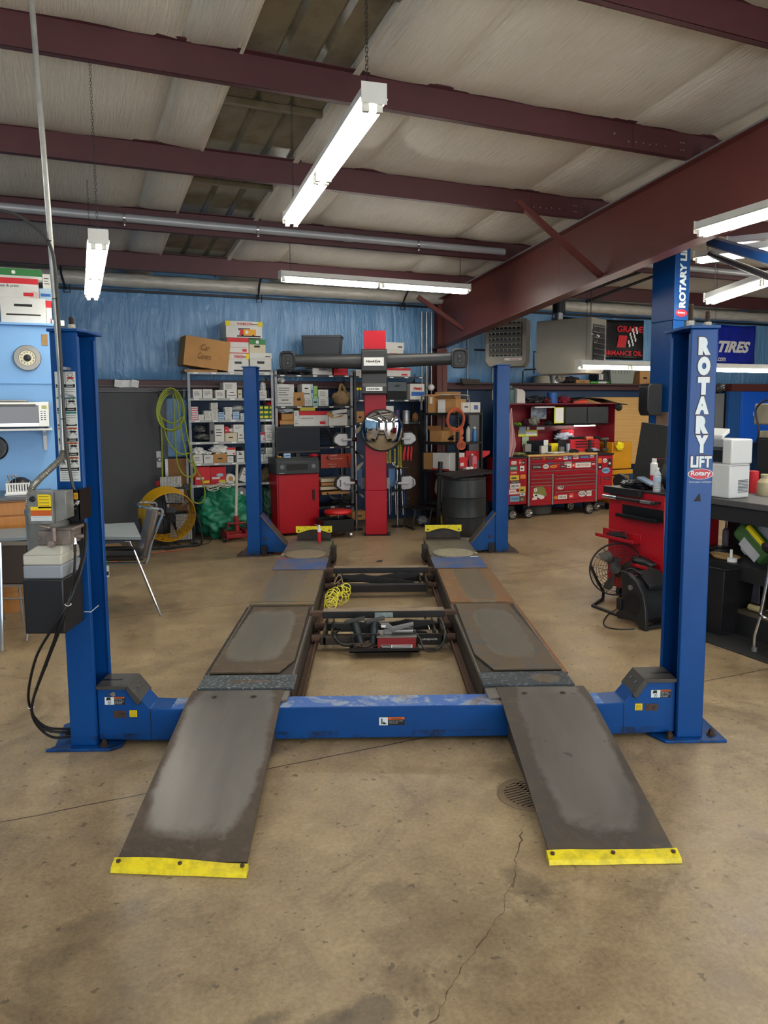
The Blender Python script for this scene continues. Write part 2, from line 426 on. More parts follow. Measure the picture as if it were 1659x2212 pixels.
# roof beams (Z purlins) ------------------------------------------------
prp=mat('red oxide primer','#4d2528',.5,n=.35,ns=4,dark='#3a1b1d')
raf=mat('red oxide rafter paint','#62302a',.42,n=.3,ns=3,dark='#4c2523')
ti=1
for k,v in enumerate(PV):
    zb=rafter_z(v);q=MB()
    def seg(a,c,q=q,v=v,zb=zb):
        q.box(a,c,v-.002,v+.006,zb,zb+.205)                  # web
        q.box(a,c,v,v+.06,zb,zb+.005);q.box(a,c,v+.056,v+.061,zb,zb+.025)  # bottom flange + lip
        q.box(a,c,v-.06,v+.002,zb+.2,zb+.206)
    seg(U0,U1)
    for ue in (3.9,):                                            # lapped, bolted joint at the rafter
        for du,dzz in ((-.95,.1),(-.8,.055),(-.72,.06),(-.64,.06),(-.57,.06),(-.5,.07),(-.4,.07),(-.22,.12),(-.19,.12),(-.22,.06),(-.19,.06)):
            q.cyl((ue+du,v-.008,zb+dzz),(ue+du,v-.002,zb+dzz),.007,n=6,m=1)
        q.box(ue-.75,ue+.75,v-.006,v-.001,zb+.003,zb+.2)
    struct('trim_%d'%ti,q,[prp,M['galv']],label='brown steel roof purlin');ti+=1
# rafter with web, flanges, stiffener, and its column at the back wall
q=MB();uf=3.9
def rp(v,d):return (v,rafter_z(v)-d)
q.prism([rp(V0,0),rp(VW-.05,0),rp(VW-.05,.70),rp(V0,.72)],'x',uf-.006,uf+.006)
q.prism([rp(V0,0),rp(VW-.05,0),rp(VW-.05,.014),rp(V0,.014)],'x',uf-.085,uf+.085)
q.prism([rp(V0,.72),rp(VW-.05,.70),rp(VW-.05,.686),rp(V0,.706)],'x',uf-.085,uf+.085)
q.box(uf-.07,uf+.07,VW-.32,VW-.308,rafter_z(VW)-.62,rafter_z(VW))
q.box(uf-.0075,uf,3.95,3.954,rafter_z(4)-.7,rafter_z(4))
struct('trim_%d'%ti,q,raf,label='deep reddish brown sloping steel rafter');ti+=1
q=MB();q.prism([rp(V0,-.005),rp(VW-.05,-.005),rp(VW-.05,.012),rp(V0,.012)],'x',uf-.1,uf-.09)
struct('trim_%d'%ti,q,M['galv'],label='pale conduit edge along the rafter');ti+=1
q=MB()                                                          # tapered column
q.box(uf-.085,uf+.085,VW-.32,VW-.306,0,rafter_z(VW)-.68);q.box(uf-.085,uf+.085,VW-.06,VW-.046,0,rafter_z(VW)-.2);q.box(uf-.006,uf+.006,VW-.32,VW-.05,0,rafter_z(VW)-.2)
struct('trim_%d'%ti,q,raf,label='brown steel column under the rafter');ti+=1
q=MB();q.box(10.95,11.25,VW-.4,VW-.38,0,3.4);q.box(11.09,11.11,VW-.4,VW,0,3.4)
struct('trim_%d'%ti,q,raf,label='brown steel column beside the blue tyre banner');ti+=1
# diagonal braces purlin -> rafter bottom
def brace(a,c):
    global ti
    q=MB();a=Vector(a);c=Vector(c)
    d=(c-a);n_=Vector((0,1,0));s_=d.cross(n_).normalized()*.028
    q.add([a+s_,a-s_,c-s_,c+s_,a+s_+n_*.004,a-s_+n_*.004,c-s_+n_*.004,c+s_+n_*.004],[(0,1,2,3),(7,6,5,4),(0,4,5,1),(1,5,6,2),(2,6,7,3),(3,7,4,0)])
    e=n_*.05
    q.add([a-s_,a-s_+e,c-s_+e,c-s_],[(0,1,2,3)])
    struct('trim_%d'%ti,q,raf,label='diagonal brown brace from purlin to rafter');ti+=1
ua_,za_=at_v(1118,432,3.42);vc_,zc_=at_u(1302,596,uf-.02);brace((ua_,3.42,za_),(uf-.02,vc_,zc_))
ua_,za_=at_v(903,640,6.27);vc_,zc_=at_u(1003,711,uf-.02);brace((ua_,6.27,za_),(uf-.02,vc_,zc_))
# wall girt
q=MB();q.box(U0,U1,VW-.2,VW-.194,1.96,2.06);q.box(U0,U1,VW-.2,VW,2.055,2.062);q.box(U0,U1,VW-.2,VW-.02,1.958,1.964)
struct('trim_%d'%ti,q,prp,label='brown steel girt along the back wall');ti+=1
q=MB();q.cyl((U0,VW-.22,1.985),(3.7,VW-.22,1.985),.008,n=8);q.cyl((U0,VW-.22,1.93),(.2,VW-.22,1.93),.008,n=8)
struct('trim_%d'%ti,q,M['galv'],label='thin conduit under the girt');ti+=1
# vertical conduits beside the column
for uu,r_,c_ in ((3.62,.012,'galv'),(3.7,.018,'galv'),(3.78,.012,'galv')):
    q=MB();q.cyl((uu,VW-.2,.9),(uu,VW-.2,3.1),r_,n=10)
    solo('conduit',q,M[c_],{3.62:'thin grey conduit farthest from the steel column',3.7:'thick bright conduit between two thin ones by the column',3.78:'thin conduit hugging the brown steel column'}[uu],'conduit','conduits by the column')
for uu,zz in ((4.45,2.9),(4.9,2.9)):
    q=MB();q.cyl((uu,VW-.12,1.8),(uu,VW-.12,zz),.014,n=8)
    solo('conduit',q,M['steel'],'dark vertical conduit on blue wall %s'%('next to the brown column' if uu<4.6 else 'closer to the louvred heater'),'conduit')
# dark gap under eave and big wrapped duct along the wall
foil=mat('foil duct wrap','#c2beb3',.38,.1,n=.5,ns=5,dark='#8b887e',bump=.9,bs=9,stretch=(1,3,3))
q=MB();pts=[];rr=[]
for i in range(120):
    u=U0+.1+(U1-U0-.2)*i/119;pts.append((u,VW-.28,3.29));rr.append(.085+.012*noise.noise(Vector((u*3,0,0)))+.006*noise.noise(Vector((u*9,3,0))))
q.tube(pts,rr,14)
solo('air_duct',q,foil,'crinkled foil-wrapped duct running along the eave','duct')
q=MB();q.box(U0,U1,VW-.13,VW-.1,3.17,3.2)
struct('trim_%d'%ti,q,M['dark'],label='dark rail at the top of the blue insulation');ti+=1
# strut brackets holding the duct
for k,(x,y) in enumerate(((132,610),(555,625),(870,645))):
    u,_=at_v(x,y,6.75)
    q=MB();q.tube([(u+.05,6.9,3.16),(u,6.62,3.3),(u,6.45,3.42)],.014,6);q.tube([(u+.03,6.9,3.22),(u+.03,6.9,3.12),(u+.1,6.9,3.12),(u+.1,6.9,3.22)],.007,6)
    solo('pipe_bracket',q,M['dark'],['slotted black bracket on duct beside the tall grey conduit','slotted black bracket on the duct above the cardboard boxes','slotted black bracket on duct near the brown column'][k],'bracket','brackets under the duct')
# grey 3 inch pipe carried by the fourth beam
gp=mat('grey painted pipe','#a3a6aa',.35,.2,n=.2,ns=3)
zb=rafter_z(4.9)+.085
t=thing('ceiling_pipe','thick grey pipe clamped along a roof beam','pipe',(0,4.83,zb))
q=MB();q.cyl((U0,4.83,zb),(3.72,4.83,zb),.042,n=16);q.cyl((1.62,4.83,zb),(1.72,4.83,zb),.047,n=16);q.build('pipe_run',gp,t)
for u in (-4.1,-2.4,-.72,.63,2.53):
    q=MB();q.lathe((u-.012,4.83,zb),[(.047,0),(.047,.024)],16,axis=(1,0,0));q.box(u-.012,u+.012,4.775,4.782,zb-.03,zb-.085);q.cyl((u,4.76,zb-.075),(u,4.79,zb-.075),.008,n=8);q.build('pipe_clamp',M['chrome'],t)
t=thing('ceiling_pipe','second grey pipe on the beam beyond the rafter','pipe',(6,4.83,zb))
q=MB();q.cyl((4.1,4.83,zb),(U1,4.83,zb),.042,n=16);q.build('pipe_run',gp,t)
# partition room: pale blue wall and its ceiling
pw=mat('pale blue painted board','#7fb2e4',.5,n=.12,ns=1.2,dark='#6398cf')
PVW=4.15;PU=at_v(124,800,PVW)[0];PZ=at_v(60,703,PVW)[1]
q=MB();q.box(U0,PU,PVW,PVW+.12,0,PZ);q.box(PU-.12,PU,PVW+.12,VW,0,PZ);q.box(U0,PU,PVW+.12,VW,PZ-.05,PZ-.001)
wall_part=struct('wall_partition',q,pw,label='pale blue partition wall with clock and shelves',bev=.004)
q=MB();zt=at_v(50,826,PVW)[1];q.box(U0,PU+.001,PVW-.012,PVW,zt-.012,zt+.012);struct('trim_%d'%ti,q,pw,label='pale blue batten on the partition');ti+=1
q=MB();q.box(U0,PU+.02,PVW-.05,PVW+.2,PZ,PZ+.018);struct('trim_%d'%ti,q,pw,label='pale blue ledge capping the partition');ti+=1
# door in the back wall
du0,du1=at_v(203,1000,VW-.2)[0],at_v(348,1000,VW-.2)[0];dz1=at_v(270,848,VW-.2)[1]
q=MB();q.box(du0,du1,VW-.2,VW-.15,.01,dz1)
door=struct('door_1',q,mat('charcoal door','#3b3c3e',.55,n=.15,ns=2),label='charcoal steel door',bev=.003)
q=MB();q.box(du0-.09,du0-.003,VW-.22,VW-.12,0,dz1+.04);q.box(du1+.003,du1+.09,VW-.22,VW-.12,0,dz1+.04);q.box(du0-.09,du1+.09,VW-.22,VW-.12,dz1+.004,dz1+.06);q.build('door_frame',M['blackm'],door)
hu,hz=at_v(343,975,VW-.22);hz2=at_v(343,1010,VW-.22)[1]
q=MB();q.box(hu-.03,hu+.03,VW-.206,VW-.2,hz2,hz);q.lathe((hu,VW-.2,(hz+hz2)/2),[(.012,0),(.012,.03),(.026,.035),(.028,.055),(.018,.065)],16,axis=(0,-1,0));q.build('door_handle',M['steel'],door)
q=MB()
for k in range(4):z=.2+k*.5;q.box(du0-.004,du0+.012,VW-.208,VW-.2,z,z+.1)
q.build('hinge',M['steel'],door)
# pegboard on the wall to the right of the tool chests
m,nt,b,vec,xyz,nz,ramp,mix,mth,bump=graph('pegboard',.7)
def pm(s):return mth('SUBTRACT',mth('FRACT',mth('MULTIPLY',s,40)),.5)
dd=mth('ADD',mth('POWER',pm(xyz[0]),2),mth('POWER',pm(xyz[2]),2))
nt.links.new(mix(mth('LESS_THAN',dd,.035),mix(.3,'#d0a462',ramp(nz(2,4,vec),[(.3,'#b98b4c'),(.7,'#dcb577')])),'#4a3518'),b.inputs['Base Color'])
u0p,u1p=at_v(1330,900,VW-.22)[0],at_v(1440,900,VW-.22)[0];zp1=at_v(1380,858,VW-.22)[1]
q=MB();q.box(u0p-.6,u1p+.3,VW-.225,VW-.215,.7,zp1)
solo('pegboard',q,m,'tan perforated pegboard beside the red tool chest','pegboard',origin=(0,0,0))
# brown pegboard behind the clamp racks (seen between shelves)
# ================================================================ LIGHT FIXTURES
fixw=mat('fixture white','#d9d9d2',.45,n=.2,ns=8,dark='#b5b3a6')
def fixture(a,b,label,group=None,z_roof=True,width=.115,two=True,chains=True,drops=None):
    """strip light: a, b ends of the body in building coordinates (underside centre)"""
    a=Vector(a);b=Vector(b);L_=(b-a).length;d=(b-a).normalized();s=Vector((0,0,1)).cross(d).normalized();n_=d.cross(s)
    T=Matrix(((d.x,s.x,n_.x,a.x),(d.y,s.y,n_.y,a.y),(d.z,s.z,n_.z,a.z),(0,0,0,1)))
    t=thing('strip_light',label,'light',tuple((a+b)/2),'B',group)
    q=MB();q.tf=T;w=width/2
    q.prism([(-w*.8,.075),(w*.8,.075),(w*.8,.028),(w*1.15,.014),(w*1.15,.01),(-w*1.15,.01),(-w*1.15,.014),(-w*.8,.028)],'x',0,L_)
    q.box(-.004,0,-w*1.05,w*1.05,-.012,.08);q.box(L_,L_+.004,-w*1.05,w*1.05,-.012,.08)
    q.build('housing',fixw,t)
    rows=(-w*.55,w*.55) if two else (0,)
    nseg=2 if L_>1.5 else 1
    for k in range(nseg):
        for y in rows:
            x0=L_*k/nseg+.03;x1=L_*(k+1)/nseg-.03
            q=MB();q.tf=T;q.cyl((x0+.02,y,-.022),(x1-.02,y,-.022),.0165,n=12);q.build('tube',M['tube'],t)
            for xx in (x0,x1):
                q=MB();q.tf=T;q.box(xx-.012,xx+.012,y-.014,y+.014,-.04,.012);q.build('lamp_holder',fixw,t)
    if chains:
        for k,xx in enumerate((.12,L_-.12)):
            p=a+d*xx+n_*.07;ztop=roof_z(p.y)-.03 if z_roof else p.z+.6
            q=MB();zz=p.z;i=0
            while zz<ztop-.01:
                h=.022;r=.006
                ax=(0,r) if i%2 else (r,0)
                q.tube([(p.x-ax[0],p.y-ax[1],zz),(p.x-ax[0],p.y-ax[1],zz+h),(p.x+ax[0],p.y+ax[1],zz+h),(p.x+ax[0],p.y+ax[1],zz)],.0016,4,closed=True)
                zz+=.019;i+=1
            q.build('chain',M['dark'],t)
    return t
def zf(x0,y0,z):u,v,_=at_z(x0,y0,z);return (u,v,z)
fixture(zf(808,218,3.06),zf(628,480,3.06),'long twin-tube strip light hanging under the skylight')
fixture(zf(213,523,2.72),zf(199,640,2.72),'twin-tube strip light on a chain near the partition boxes')
_a=zf(605,600,3.13);fixture(_a,(_a[0]+2.44,_a[1]+.06,3.13),'strip light hung parallel to the back wall, in front of the eave duct')
_a=zf(1512,502,3.0);fixture(_a,(_a[0]-.12,_a[1]-2.43,3.0),'big bright strip light crossing in front of the sloping rafter',chains=False)
_a=zf(1578,530,3.2);fixture(_a,(_a[0]-.05,_a[1]-2.43,2.9),'strip light hung just past the rafter above the blue overhead bar',chains=False)
_a=zf(1506,561,3.12);fixture(_a,(_a[0]+.1,_a[1]-1.22,3.05),'short strip light half hidden behind the tall blue lift column',two=True)
_a=zf(1532,650,2.75);_b=zf(1659,606,2.75);_d=(Vector(_b)-Vector(_a)).normalized()*2.44;fixture(_a,tuple(Vector(_a)+_d),'strip light hanging lowest, sloping over the printer bench')
_u,_z=at_v(1330,792,4.6);fixture((_u-.6,4.6,_z),(_u+1.0,4.6,_z),'bench-height strip light between the grey heater and tall blue column',z_roof=True)
_u,_z=at_v(1545,797,4.6);fixture((_u-.15,4.6,_z),(_u+2.29,4.6,_z),'strip light over the blue wall cabinet under the tyre banner')
# fixtures over the near part of the shop, behind the viewer
for k,(u,v) in enumerate(((-3.6,-2.2),(1.2,-2.6),(-1.2,-5.2),(4.5,-5.2),(8.0,-1.5),(8.5,3.4),(-3.8,1.6))):
    fixture((u,v-1.2,3.35),(u,v+1.2,3.35),'strip light %s'%('near the front wall past the power unit','above the approach to the drain','by the middle bay door','by the far bay door','over the bench end','beyond the sloping rafter, over the next bay','over the table by the partition')[k],'strip lights over the near bays',chains=False)
# daylight through the bay doors
for k,u in enumerate((-2.7,2.1,6.9)):
    l=bpy.data.lights.new('bay_daylight','AREA');l.shape='RECTANGLE';l.size=2.9;l.size_y=2.9;l.energy=BAY_W;l.color=(.93,.96,1)
    o=bpy.data.objects.new('bay_daylight',l);COL.objects.link(o);o.location=W(u,V0+.1,1.6)
    o.rotation_euler=(math.radians(90),0,BETA);
    # area lamps shine along local -Z: turn to face into the shop (+v)
    o.rotation_euler=(math.radians(90),0,BETA+PI) if False else (math.radians(-90),0,BETA+PI)
# ================================================================ FOUR POST LIFT
m,nt,b,vec,xyz,nz,ramp,mix,mth,bump=graph('lift blue enamel',.34,spec=.3)
w=ramp(nz(2.5,5,vec),[(.3,'#043e7c'),(.7,'#08498c')])
sc=ramp(nz(26,4,vec,.7),[(.72,0.),(.76,1.)])
grm=ramp(nz(7,6,vec,.75),[(.5,0.),(.66,1.)])
low=mth('MULTIPLY',grm,mth('LESS_THAN',xyz[2],.06))
c=mix(mth('MULTIPLY',sc,.35),w,'#7f97b5');c=mix(mth('MULTIPLY',low,.85),c,'#1c1e22')
nt.links.new(c,b.inputs['Base Color']);bluem=m
m,nt,b,vec,xyz,nz,ramp,mix,mth,bump=graph('scuffed blue enamel',.42,spec=.4)
c=mix(ramp(nz(9,7,vec,.7,dist=.6),[(.47,0.),(.56,1.)]),ramp(nz(3,4,vec),[(.3,'#2a5cab'),(.7,'#3b6fbd')]),'#8f9fb6')
c=mix(ramp(nz(4,7,vec,.7),[(.56,0.),(.66,1.)]),c,'#6d5a44')
nt.links.new(c,b.inputs['Base Color']);scuff=m
m,nt,b,vec,xyz,nz,ramp,mix,mth,bump=graph('worn deck steel',.42,.35)
c=ramp(nz(2.2,6,vec,.65,dist=.5),[(.3,'#6a6661'),(.55,'#7b7770'),(.7,'#6d6253')])
c=mix(ramp(nz(5,8,vec,.75,dist=.8),[(.55,0.),(.68,1.)]),c,'#4e453b')
c=mix(mth('MULTIPLY',ramp(nz(30,5,vec,.7),[(.5,0.),(.75,1.)]),.5),c,'#5b4a3a')
nt.links.new(c,b.inputs['Base Color']);bump(nz(40,4,vec),.2,.003);deckm=m
def worn_plate(name,patch,cols,edge,rough=.38,seed=0.,x0=-.24,x1=.24,y0=0,y1=1,metal=.35,mott=None,ms=11):
    """steel plate with a polished patch whose outline is worn by the tyres (object coordinates relative to patch=(cx,cy,rx,ry))"""
    m,nt,b,vec,xyz,nz,ramp,mix,mth,bump=graph(name,rough,metal)
    cx,cy,rx,ry,p=patch
    dx=mth('POWER',mth('ABSOLUTE',mth('DIVIDE',mth('SUBTRACT',xyz[0],cx),rx)),p);dy=mth('POWER',mth('ABSOLUTE',mth('DIVIDE',mth('SUBTRACT',xyz[1],cy),ry)),p)
    dd=mth('ADD',dx,dy);n1=nz(5,7,vec,.68,dist=.4);n2=nz(24,4,vec,.6)
    dd=mth('ADD',dd,mth('MULTIPLY',mth('SUBTRACT',n1,.5),1.3));dd=mth('ADD',dd,mth('MULTIPLY',mth('SUBTRACT',n2,.5),.25))
    inside=ramp(nz(2.5,5,vec,.6,stretch=(3,.6,1)),[(.3,cols[0]),(.7,cols[1])])
    rim=ramp(nz(7,7,vec,.72),[(.3,edge[0]),(.55,edge[1]),(.72,edge[2])])
    c=mix(ramp(dd,[(.62,0.),(1.2,1.)]),inside,rim)
    if mott:c=mix(ramp(nz(ms,3,vec,.5),[(.69 if ms<20 else .56,0.),(.71 if ms<20 else .62,.8)]),c,mott)
    nt.links.new(c,b.inputs['Base Color']);nt.links.new(ramp(dd,[(.6,.36),(1.2,.6)]),b.inputs['Roughness']);bump(nz(50,4,vec),.18,.002)
    return m
rust=mat('rusty steel','#5c4436',.75,.2,n=.6,ns=7,dark='#33261d',bump=.3,bs=40)
rusto=mat('orange rust','#8e5a2c',.8,.1,n=.7,ns=9,dark='#5b4a3c',bump=.3,bs=40)
grime=mat('greasy dark steel','#3a332c',.6,.3,n=.6,ns=9,dark='#1b1714',bump=.3,bs=30)
jackm=mat('jack black enamel','#1b1c1d',.45,.2,n=.3,ns=9,dark='#3d342a')
bolt=mat('rusty bolt','#4b3b31',.6,.5)
lift=thing('four_post_lift','blue four-post alignment lift with rusty steel runways and two long ramps','car lift',(0,0,0),'L')
HC=2.04;CW=.131;DC=.25
WHT=mat('decal white','#d5e0e2',.45);MAROON=mat('decal outline','#3f2530',.5);CREAM=mat('decal paper','#d8dad3',.5,n=.15,ns=12)
ORG=mat('decal orange','#cf5f22',.5);YEL=mat('decal yellow','#f0cf10',.5);TEAL=mat('decal teal','#2f7a70',.5);DRED=mat('decal red','#b4122c',.4)
def column(sx,y,H,xo,rear=False,order=1,dc=DC):
    """C-section open to the inside. sx=-1 left side. xo = outer x (abs). y = front face, order=+1 front face towards viewer"""
    X0=sx*xo;x1=sx*(xo-CW)             # outer face, inner lip
    a,c=min(X0,x1),max(X0,x1);th=.012
    q=MB()
    q.box(a,c,y,y+th,.012,H);q.box(a,c,y+dc-th,y+dc,.012,H)
    o0=X0 if sx<0 else X0-th
    q.box(o0,o0+th,y+th,y+dc-th,.012,H)
    l0=x1-.012 if sx<0 else x1          # small return lips
    q.box(l0,l0+.012,y+th,y+.03,.012,H-.02);q.box(l0,l0+.012,y+dc-.03,y+dc-th,.012,H-.02)
    col=q.build('column',bluem,lift,bev=.006,seg=2)
    return col
def sub(mbf,name,m,par,**k):
    q=MB();mbf(q);return q.build(name,m,par,**k)
XO=1.582
colL=column(-1,0,HC,XO);colR=column(1,0,HC,XO)
for sx,col in ((-1,colL),(1,colR)):
    # cap plate
    a,c=(-XO-.006,-XO+CW+.006) if sx<0 else (XO-CW-.006,XO+.006)
    ex=.012
    sub(lambda q:(q.prism([(a,-.012),(c,-.012),(c+(.018 if sx<0 else 0),.03),(c+(.018 if sx<0 else 0),DC+.02),(a-(0 if sx<0 else .018),DC+.02),(a-(0 if sx<0 else .018),.03)],'z',HC,HC+.014)),'cap_plate',bluem,col,bev=.002)
    # base plate + bolts
    if sx<0:pl=[(-1.69,-.04),(-1.37,-.04),(-1.33,.0),(-1.33,.3),(-1.69,.3),(-1.72,.26),(-1.66,-.0)]
    else:pl=[(1.69,-.04),(1.38,-.04),(1.33,.05),(1.33,.3),(1.69,.3)]
    sub(lambda q:q.prism(pl,'z',.0,.014),'base_plate',bluem,col,bev=.003)
    for bx,by in ((sx*1.64,.03 if sx>0 else .12),(sx*1.415,.0),(sx*1.64,.24)):
        sub(lambda q:(q.cyl((bx,by,.014),(bx,by,.018),.024,n=14),q.cyl((bx,by,.018),(bx,by,.036),.015,n=6),q.cyl((bx,by,.036),(bx,by,.046),.009,n=10)),'anchor_bolt',bolt,col)
# cable adjuster rods on the column tops
cream=mat('cream nut','#b9b6a6',.5)
for cx_,cy_,h,par in ((-1.50,.07,.066,colL),(1.462,.04,.108,colR),(1.572,.10,.085,colR)):
    sub(lambda q:(q.cyl((cx_,cy_,HC+.014),(cx_,cy_,HC+.026),.019,n=8),q.cyl((cx_,cy_,HC+.027),(cx_,cy_,HC+.04),.018,n=6)),'adjuster_nut',cream,par)
    def rod(q):
        pr=[]
        z=HC+.03
        while z<HC+h:pr+=[(.0108,z),(.0125,z+.003)];z+=.006
        pr+=[(.009,z+.004)];q.lathe((cx_,cy_,0),pr,14)
    sub(rod,'threaded_rod',bolt,par)
sub(lambda q:(q.tube([(1.47,.05,HC+.085),(1.5,.08,HC+.06),(1.56,.1,HC+.05)],.0012,4),q.tube([(1.48,.05,HC+.05),(1.52,.08,HC+.02),(1.56,.1,HC+.035)],.0012,4)),'loose_wire',M['steel'],colR)
# lettering on the front column near the printer bench
def col_letters(q,m,off,lift_):
    z_={}
    for ch,(x0,y0,x1,y1) in dict(zip('0123456',[('R',1508,727,1536,767),('O',1506,772,1535,811),('T',1506,816,1533,852),('A',1502,857,1532,895),('R',1502,900,1531,938),('Y',1501,943,1530,979)] and [(1508,728,1536,767),(1506,770,1535,811),(1506,814,1533,853),(1501,856,1532,895),(1502,898,1531,937),(1501,940,1530,979)])).items():
        i=int(ch);xa,za=at_y(x0,y1,0);xb,zb_=at_y(x1,y0,0)
        q.text('ROTARY'[i],(xa-off,-lift_,za-off),X,Z,zb_-za+2*off,xb-xa+2*off,bold=.1,m=m)
    xa,za=at_y(1491,1010,0);xb,zb_=at_y(1537,985,0)
    q.text('LIFT',(xa-off,-lift_,za-off),X,Z,zb_-za+2*off,xb-xa+2*off,bold=.045,m=m)
q=MB();col_letters(q,0,.0,.0020)
q2=MB();col_letters(q2,0,.004,.0012)
q2.build('lettering_outline',MAROON,colR);q.build('lettering',WHT,colR)
xa,za=at_y(1513,1024,0)
q=MB();q.tf=Matrix.Translation((xa,0,za))@Matrix.Diagonal((1,1,.42,1))
q.cyl((0,-.0015,0),(0,0,0),.062,n=36,m=0);q.cyl((0,-.002,0),(0,0,0),.058,n=36,m=1);q.tf=None
q.text('Rotary',(xa-.048,-.003,za-.014),X,Z,.03,.096,bold=.03,m=0)
q.text('World Leader in Lift Systems',(xa-.055,-.001,za-.045),X,Z,.011,.11,m=0,shear=.2)
q.build('oval_badge',[WHT,DRED],colR)
q=MB();xa,za=at_y(1498,1083,0);q.add([(xa,-.0008,za),(xa+.035,-.0008,za),(xa+.03,-.0008,za+.04),(xa+.02,-.0008,za+.03)],[(0,1,2,3)]);q.build('grease_smudge',M['ink'],colR)
# safety decals on the near column of the power unit
xa,zt=at_y(112,803,0);xb,_=at_y(160,803,0);_,zb_=at_y(130,1040,0);xa=-XO+.018;xb=-XO+CW-.016;ww=xb-xa;HH=zt-zb_
q=MB();q.box(xa,xb,-.0015,0,zb_,zt,0)
rows=[(0,.11,'pic'),(.11,.035,'blk'),(.145,.075,'txt'),(.225,.022,'teal'),(.247,.075,'pic2'),(.322,.035,'blk'),(.36,.022,'teal'),(.382,.09,'txt2'),(.472,.02,'blk'),(.505,.018,'org'),(.523,.075,'pic3'),(.6,.035,'blk'),(.64,.018,'org'),(.658,.07,'pic4'),(.73,.035,'blk'),(.775,.018,'org'),(.793,.075,'pic5'),(.868,.035,'blk'),(.905,.085,'txt')]
for (s_,h,k) in rows:
    z1=zt-s_*HH;z0=z1-h*HH
    if k in ('blk','teal','org'):
        q.box(xa+.004,xb-.004,-.0025,-.0015,z0+.001,z1-.001,{'blk':1,'teal':2,'org':3}[k])
        if k=='blk':
            for j in range(2):q.box(xa+.008,xa+ww*.44,-.003,-.0025,z0+.006+j*.009,z0+.009+j*.009,0);q.box(xa+ww*.54,xb-.012,-.003,-.0025,z0+.006+j*.009,z0+.009+j*.009,0)
        if k=='org':q.text('WARNING',(xa+ww*.1,-.0025,z0+.003),X,Z,.007,ww*.32,m=1);q.text('WARNING',(xa+ww*.58,-.0025,z0+.003),X,Z,.007,ww*.32,m=1)
    elif k.startswith('txt'):
        n_=int(h*HH/.011)
        for j in range(n_):q.box(xa+.008,xb-.008-(.03 if j%3==2 else 0),-.0022,-.0015,z1-.008-j*.011,z1-.0065-j*.011,1)
    else:
        if k=='pic':q.text('CAUTION',(xa+.012,-.002,z1-.012),X,Z,.007,ww*.32,m=1);q.text('CAUTION',(xa+ww*.58,-.002,z1-.012),X,Z,.007,ww*.32,m=1)
        cxm=(xa+xb)/2;q.box(cxm-.001,cxm+.001,-.002,-.0015,z0,z1,1)
        px_,pz_=xa+ww*.22,z0+.012
        # small figure and machine sketches
        q.cyl((px_,-.0024,pz_+.04),(px_,-.0015,pz_+.04),.005,n=10,m=1);q.tf=None
        for (dx0,dz0,dx1,dz1) in ((0,.035,.002,.018),(.002,.018,-.006,0),(.002,.018,.008,0),(0,.03,.012,.024)):
            q.tube([(px_+dx0,-.002,pz_+dz0),(px_+dx1,-.002,pz_+dz1)],.0022,4,m=1)
        px_=xa+ww*.75
        q.box(px_-.016,px_+.016,-.0024,-.0015,pz_+.012,pz_+.02,1 if k != 'pic' else 4);q.tube([(px_-.018,-.002,pz_),(px_+.014,-.002,pz_+.03)],.0014,4,m=1);q.tube([(px_+.018,-.002,pz_),(px_-.014,-.002,pz_+.03)],.0014,4,m=1)
q.build('safety_decals',[CREAM,M['ink'],TEAL,ORG,M['redink']],colL)
# rear columns
LY=4.93
for sx in (-1,1):
    xo=1.5;H=2.14 if sx<0 else 2.15;y=LY-.03 if sx<0 else LY+.04;th=.012
    q=MB();X0=sx*xo;x1=sx*(xo-.145);a,c=min(X0,x1),max(X0,x1)
    q.box(a,c,y,y+th,.012,H);q.box(a,c,y+DC-th,y+DC,.012,H);o0=X0 if sx<0 else X0-th;q.box(o0,o0+th,y+th,y+DC-th,.012,H)
    l0=x1-.012 if sx<0 else x1
    q.box(l0,l0+.012,y+th,y+.03,.012,H-.04)
    col=q.build('column',bluem,lift,bev=.005)
    sub(lambda q:q.box(a-.012,c+.012,y-.012,y+DC+.01,H,H+.012),'cap_plate',bluem,col)
    rb=mat('rusty base plate','#5a4a3c',.6,.3,n=.5,ns=6,dark='#2f3a52')
    sub(lambda q:q.prism([(sx*1.62,y-.03),(sx*1.30,y-.03),(sx*1.22,y+.03),(sx*1.22,y+.28),(sx*1.62,y+.28)][::(1 if sx>0 else-1)],'z',0,.014),'base_plate',rb,col)
    for bx,by in ((1.57,y+.05),(1.36,y),(1.45,y-.005)):sub(lambda q:(q.cyl((sx*bx,by,.014),(sx*bx,by,.034),.014,n=6),q.cyl((sx*bx,by,.034),(sx*bx,by,.045),.008,n=8)),'anchor_bolt',bolt,col)
    sub(lambda q:q.prism([(sx*1.5,.014),(sx*1.6,.014),(sx*1.5,.12)],'y',y+.02,y+.03),'gusset',rb,col)
    sub(lambda q:(q.box(sx*1.31-.032,sx*1.31+.032,y-.01,y+.05,.016,.12),q.cyl((sx*1.31,y-.03,.06),(sx*1.31,y-.01,.06),.012,n=10)),'latch_block',M['blackm'],col)
    if sx>0:
        sub(lambda q:q.add([(1.36,y-.02,H+.02),(1.40,y-.02,H+.02),(1.50,y-.02,H+.10),(1.46,y-.02,H+.10),(1.36,y+.1,H+.02),(1.40,y+.1,H+.02),(1.50,y+.1,H+.10),(1.46,y+.1,H+.10)][0:0] or [(1.33,y,H+.0),(1.33,y+.08,H+.0),(1.43,y+.08,H+.06),(1.43,y,H+.06)],[(0,1,2,3)]),'bracket_plate',M['galv'],col)
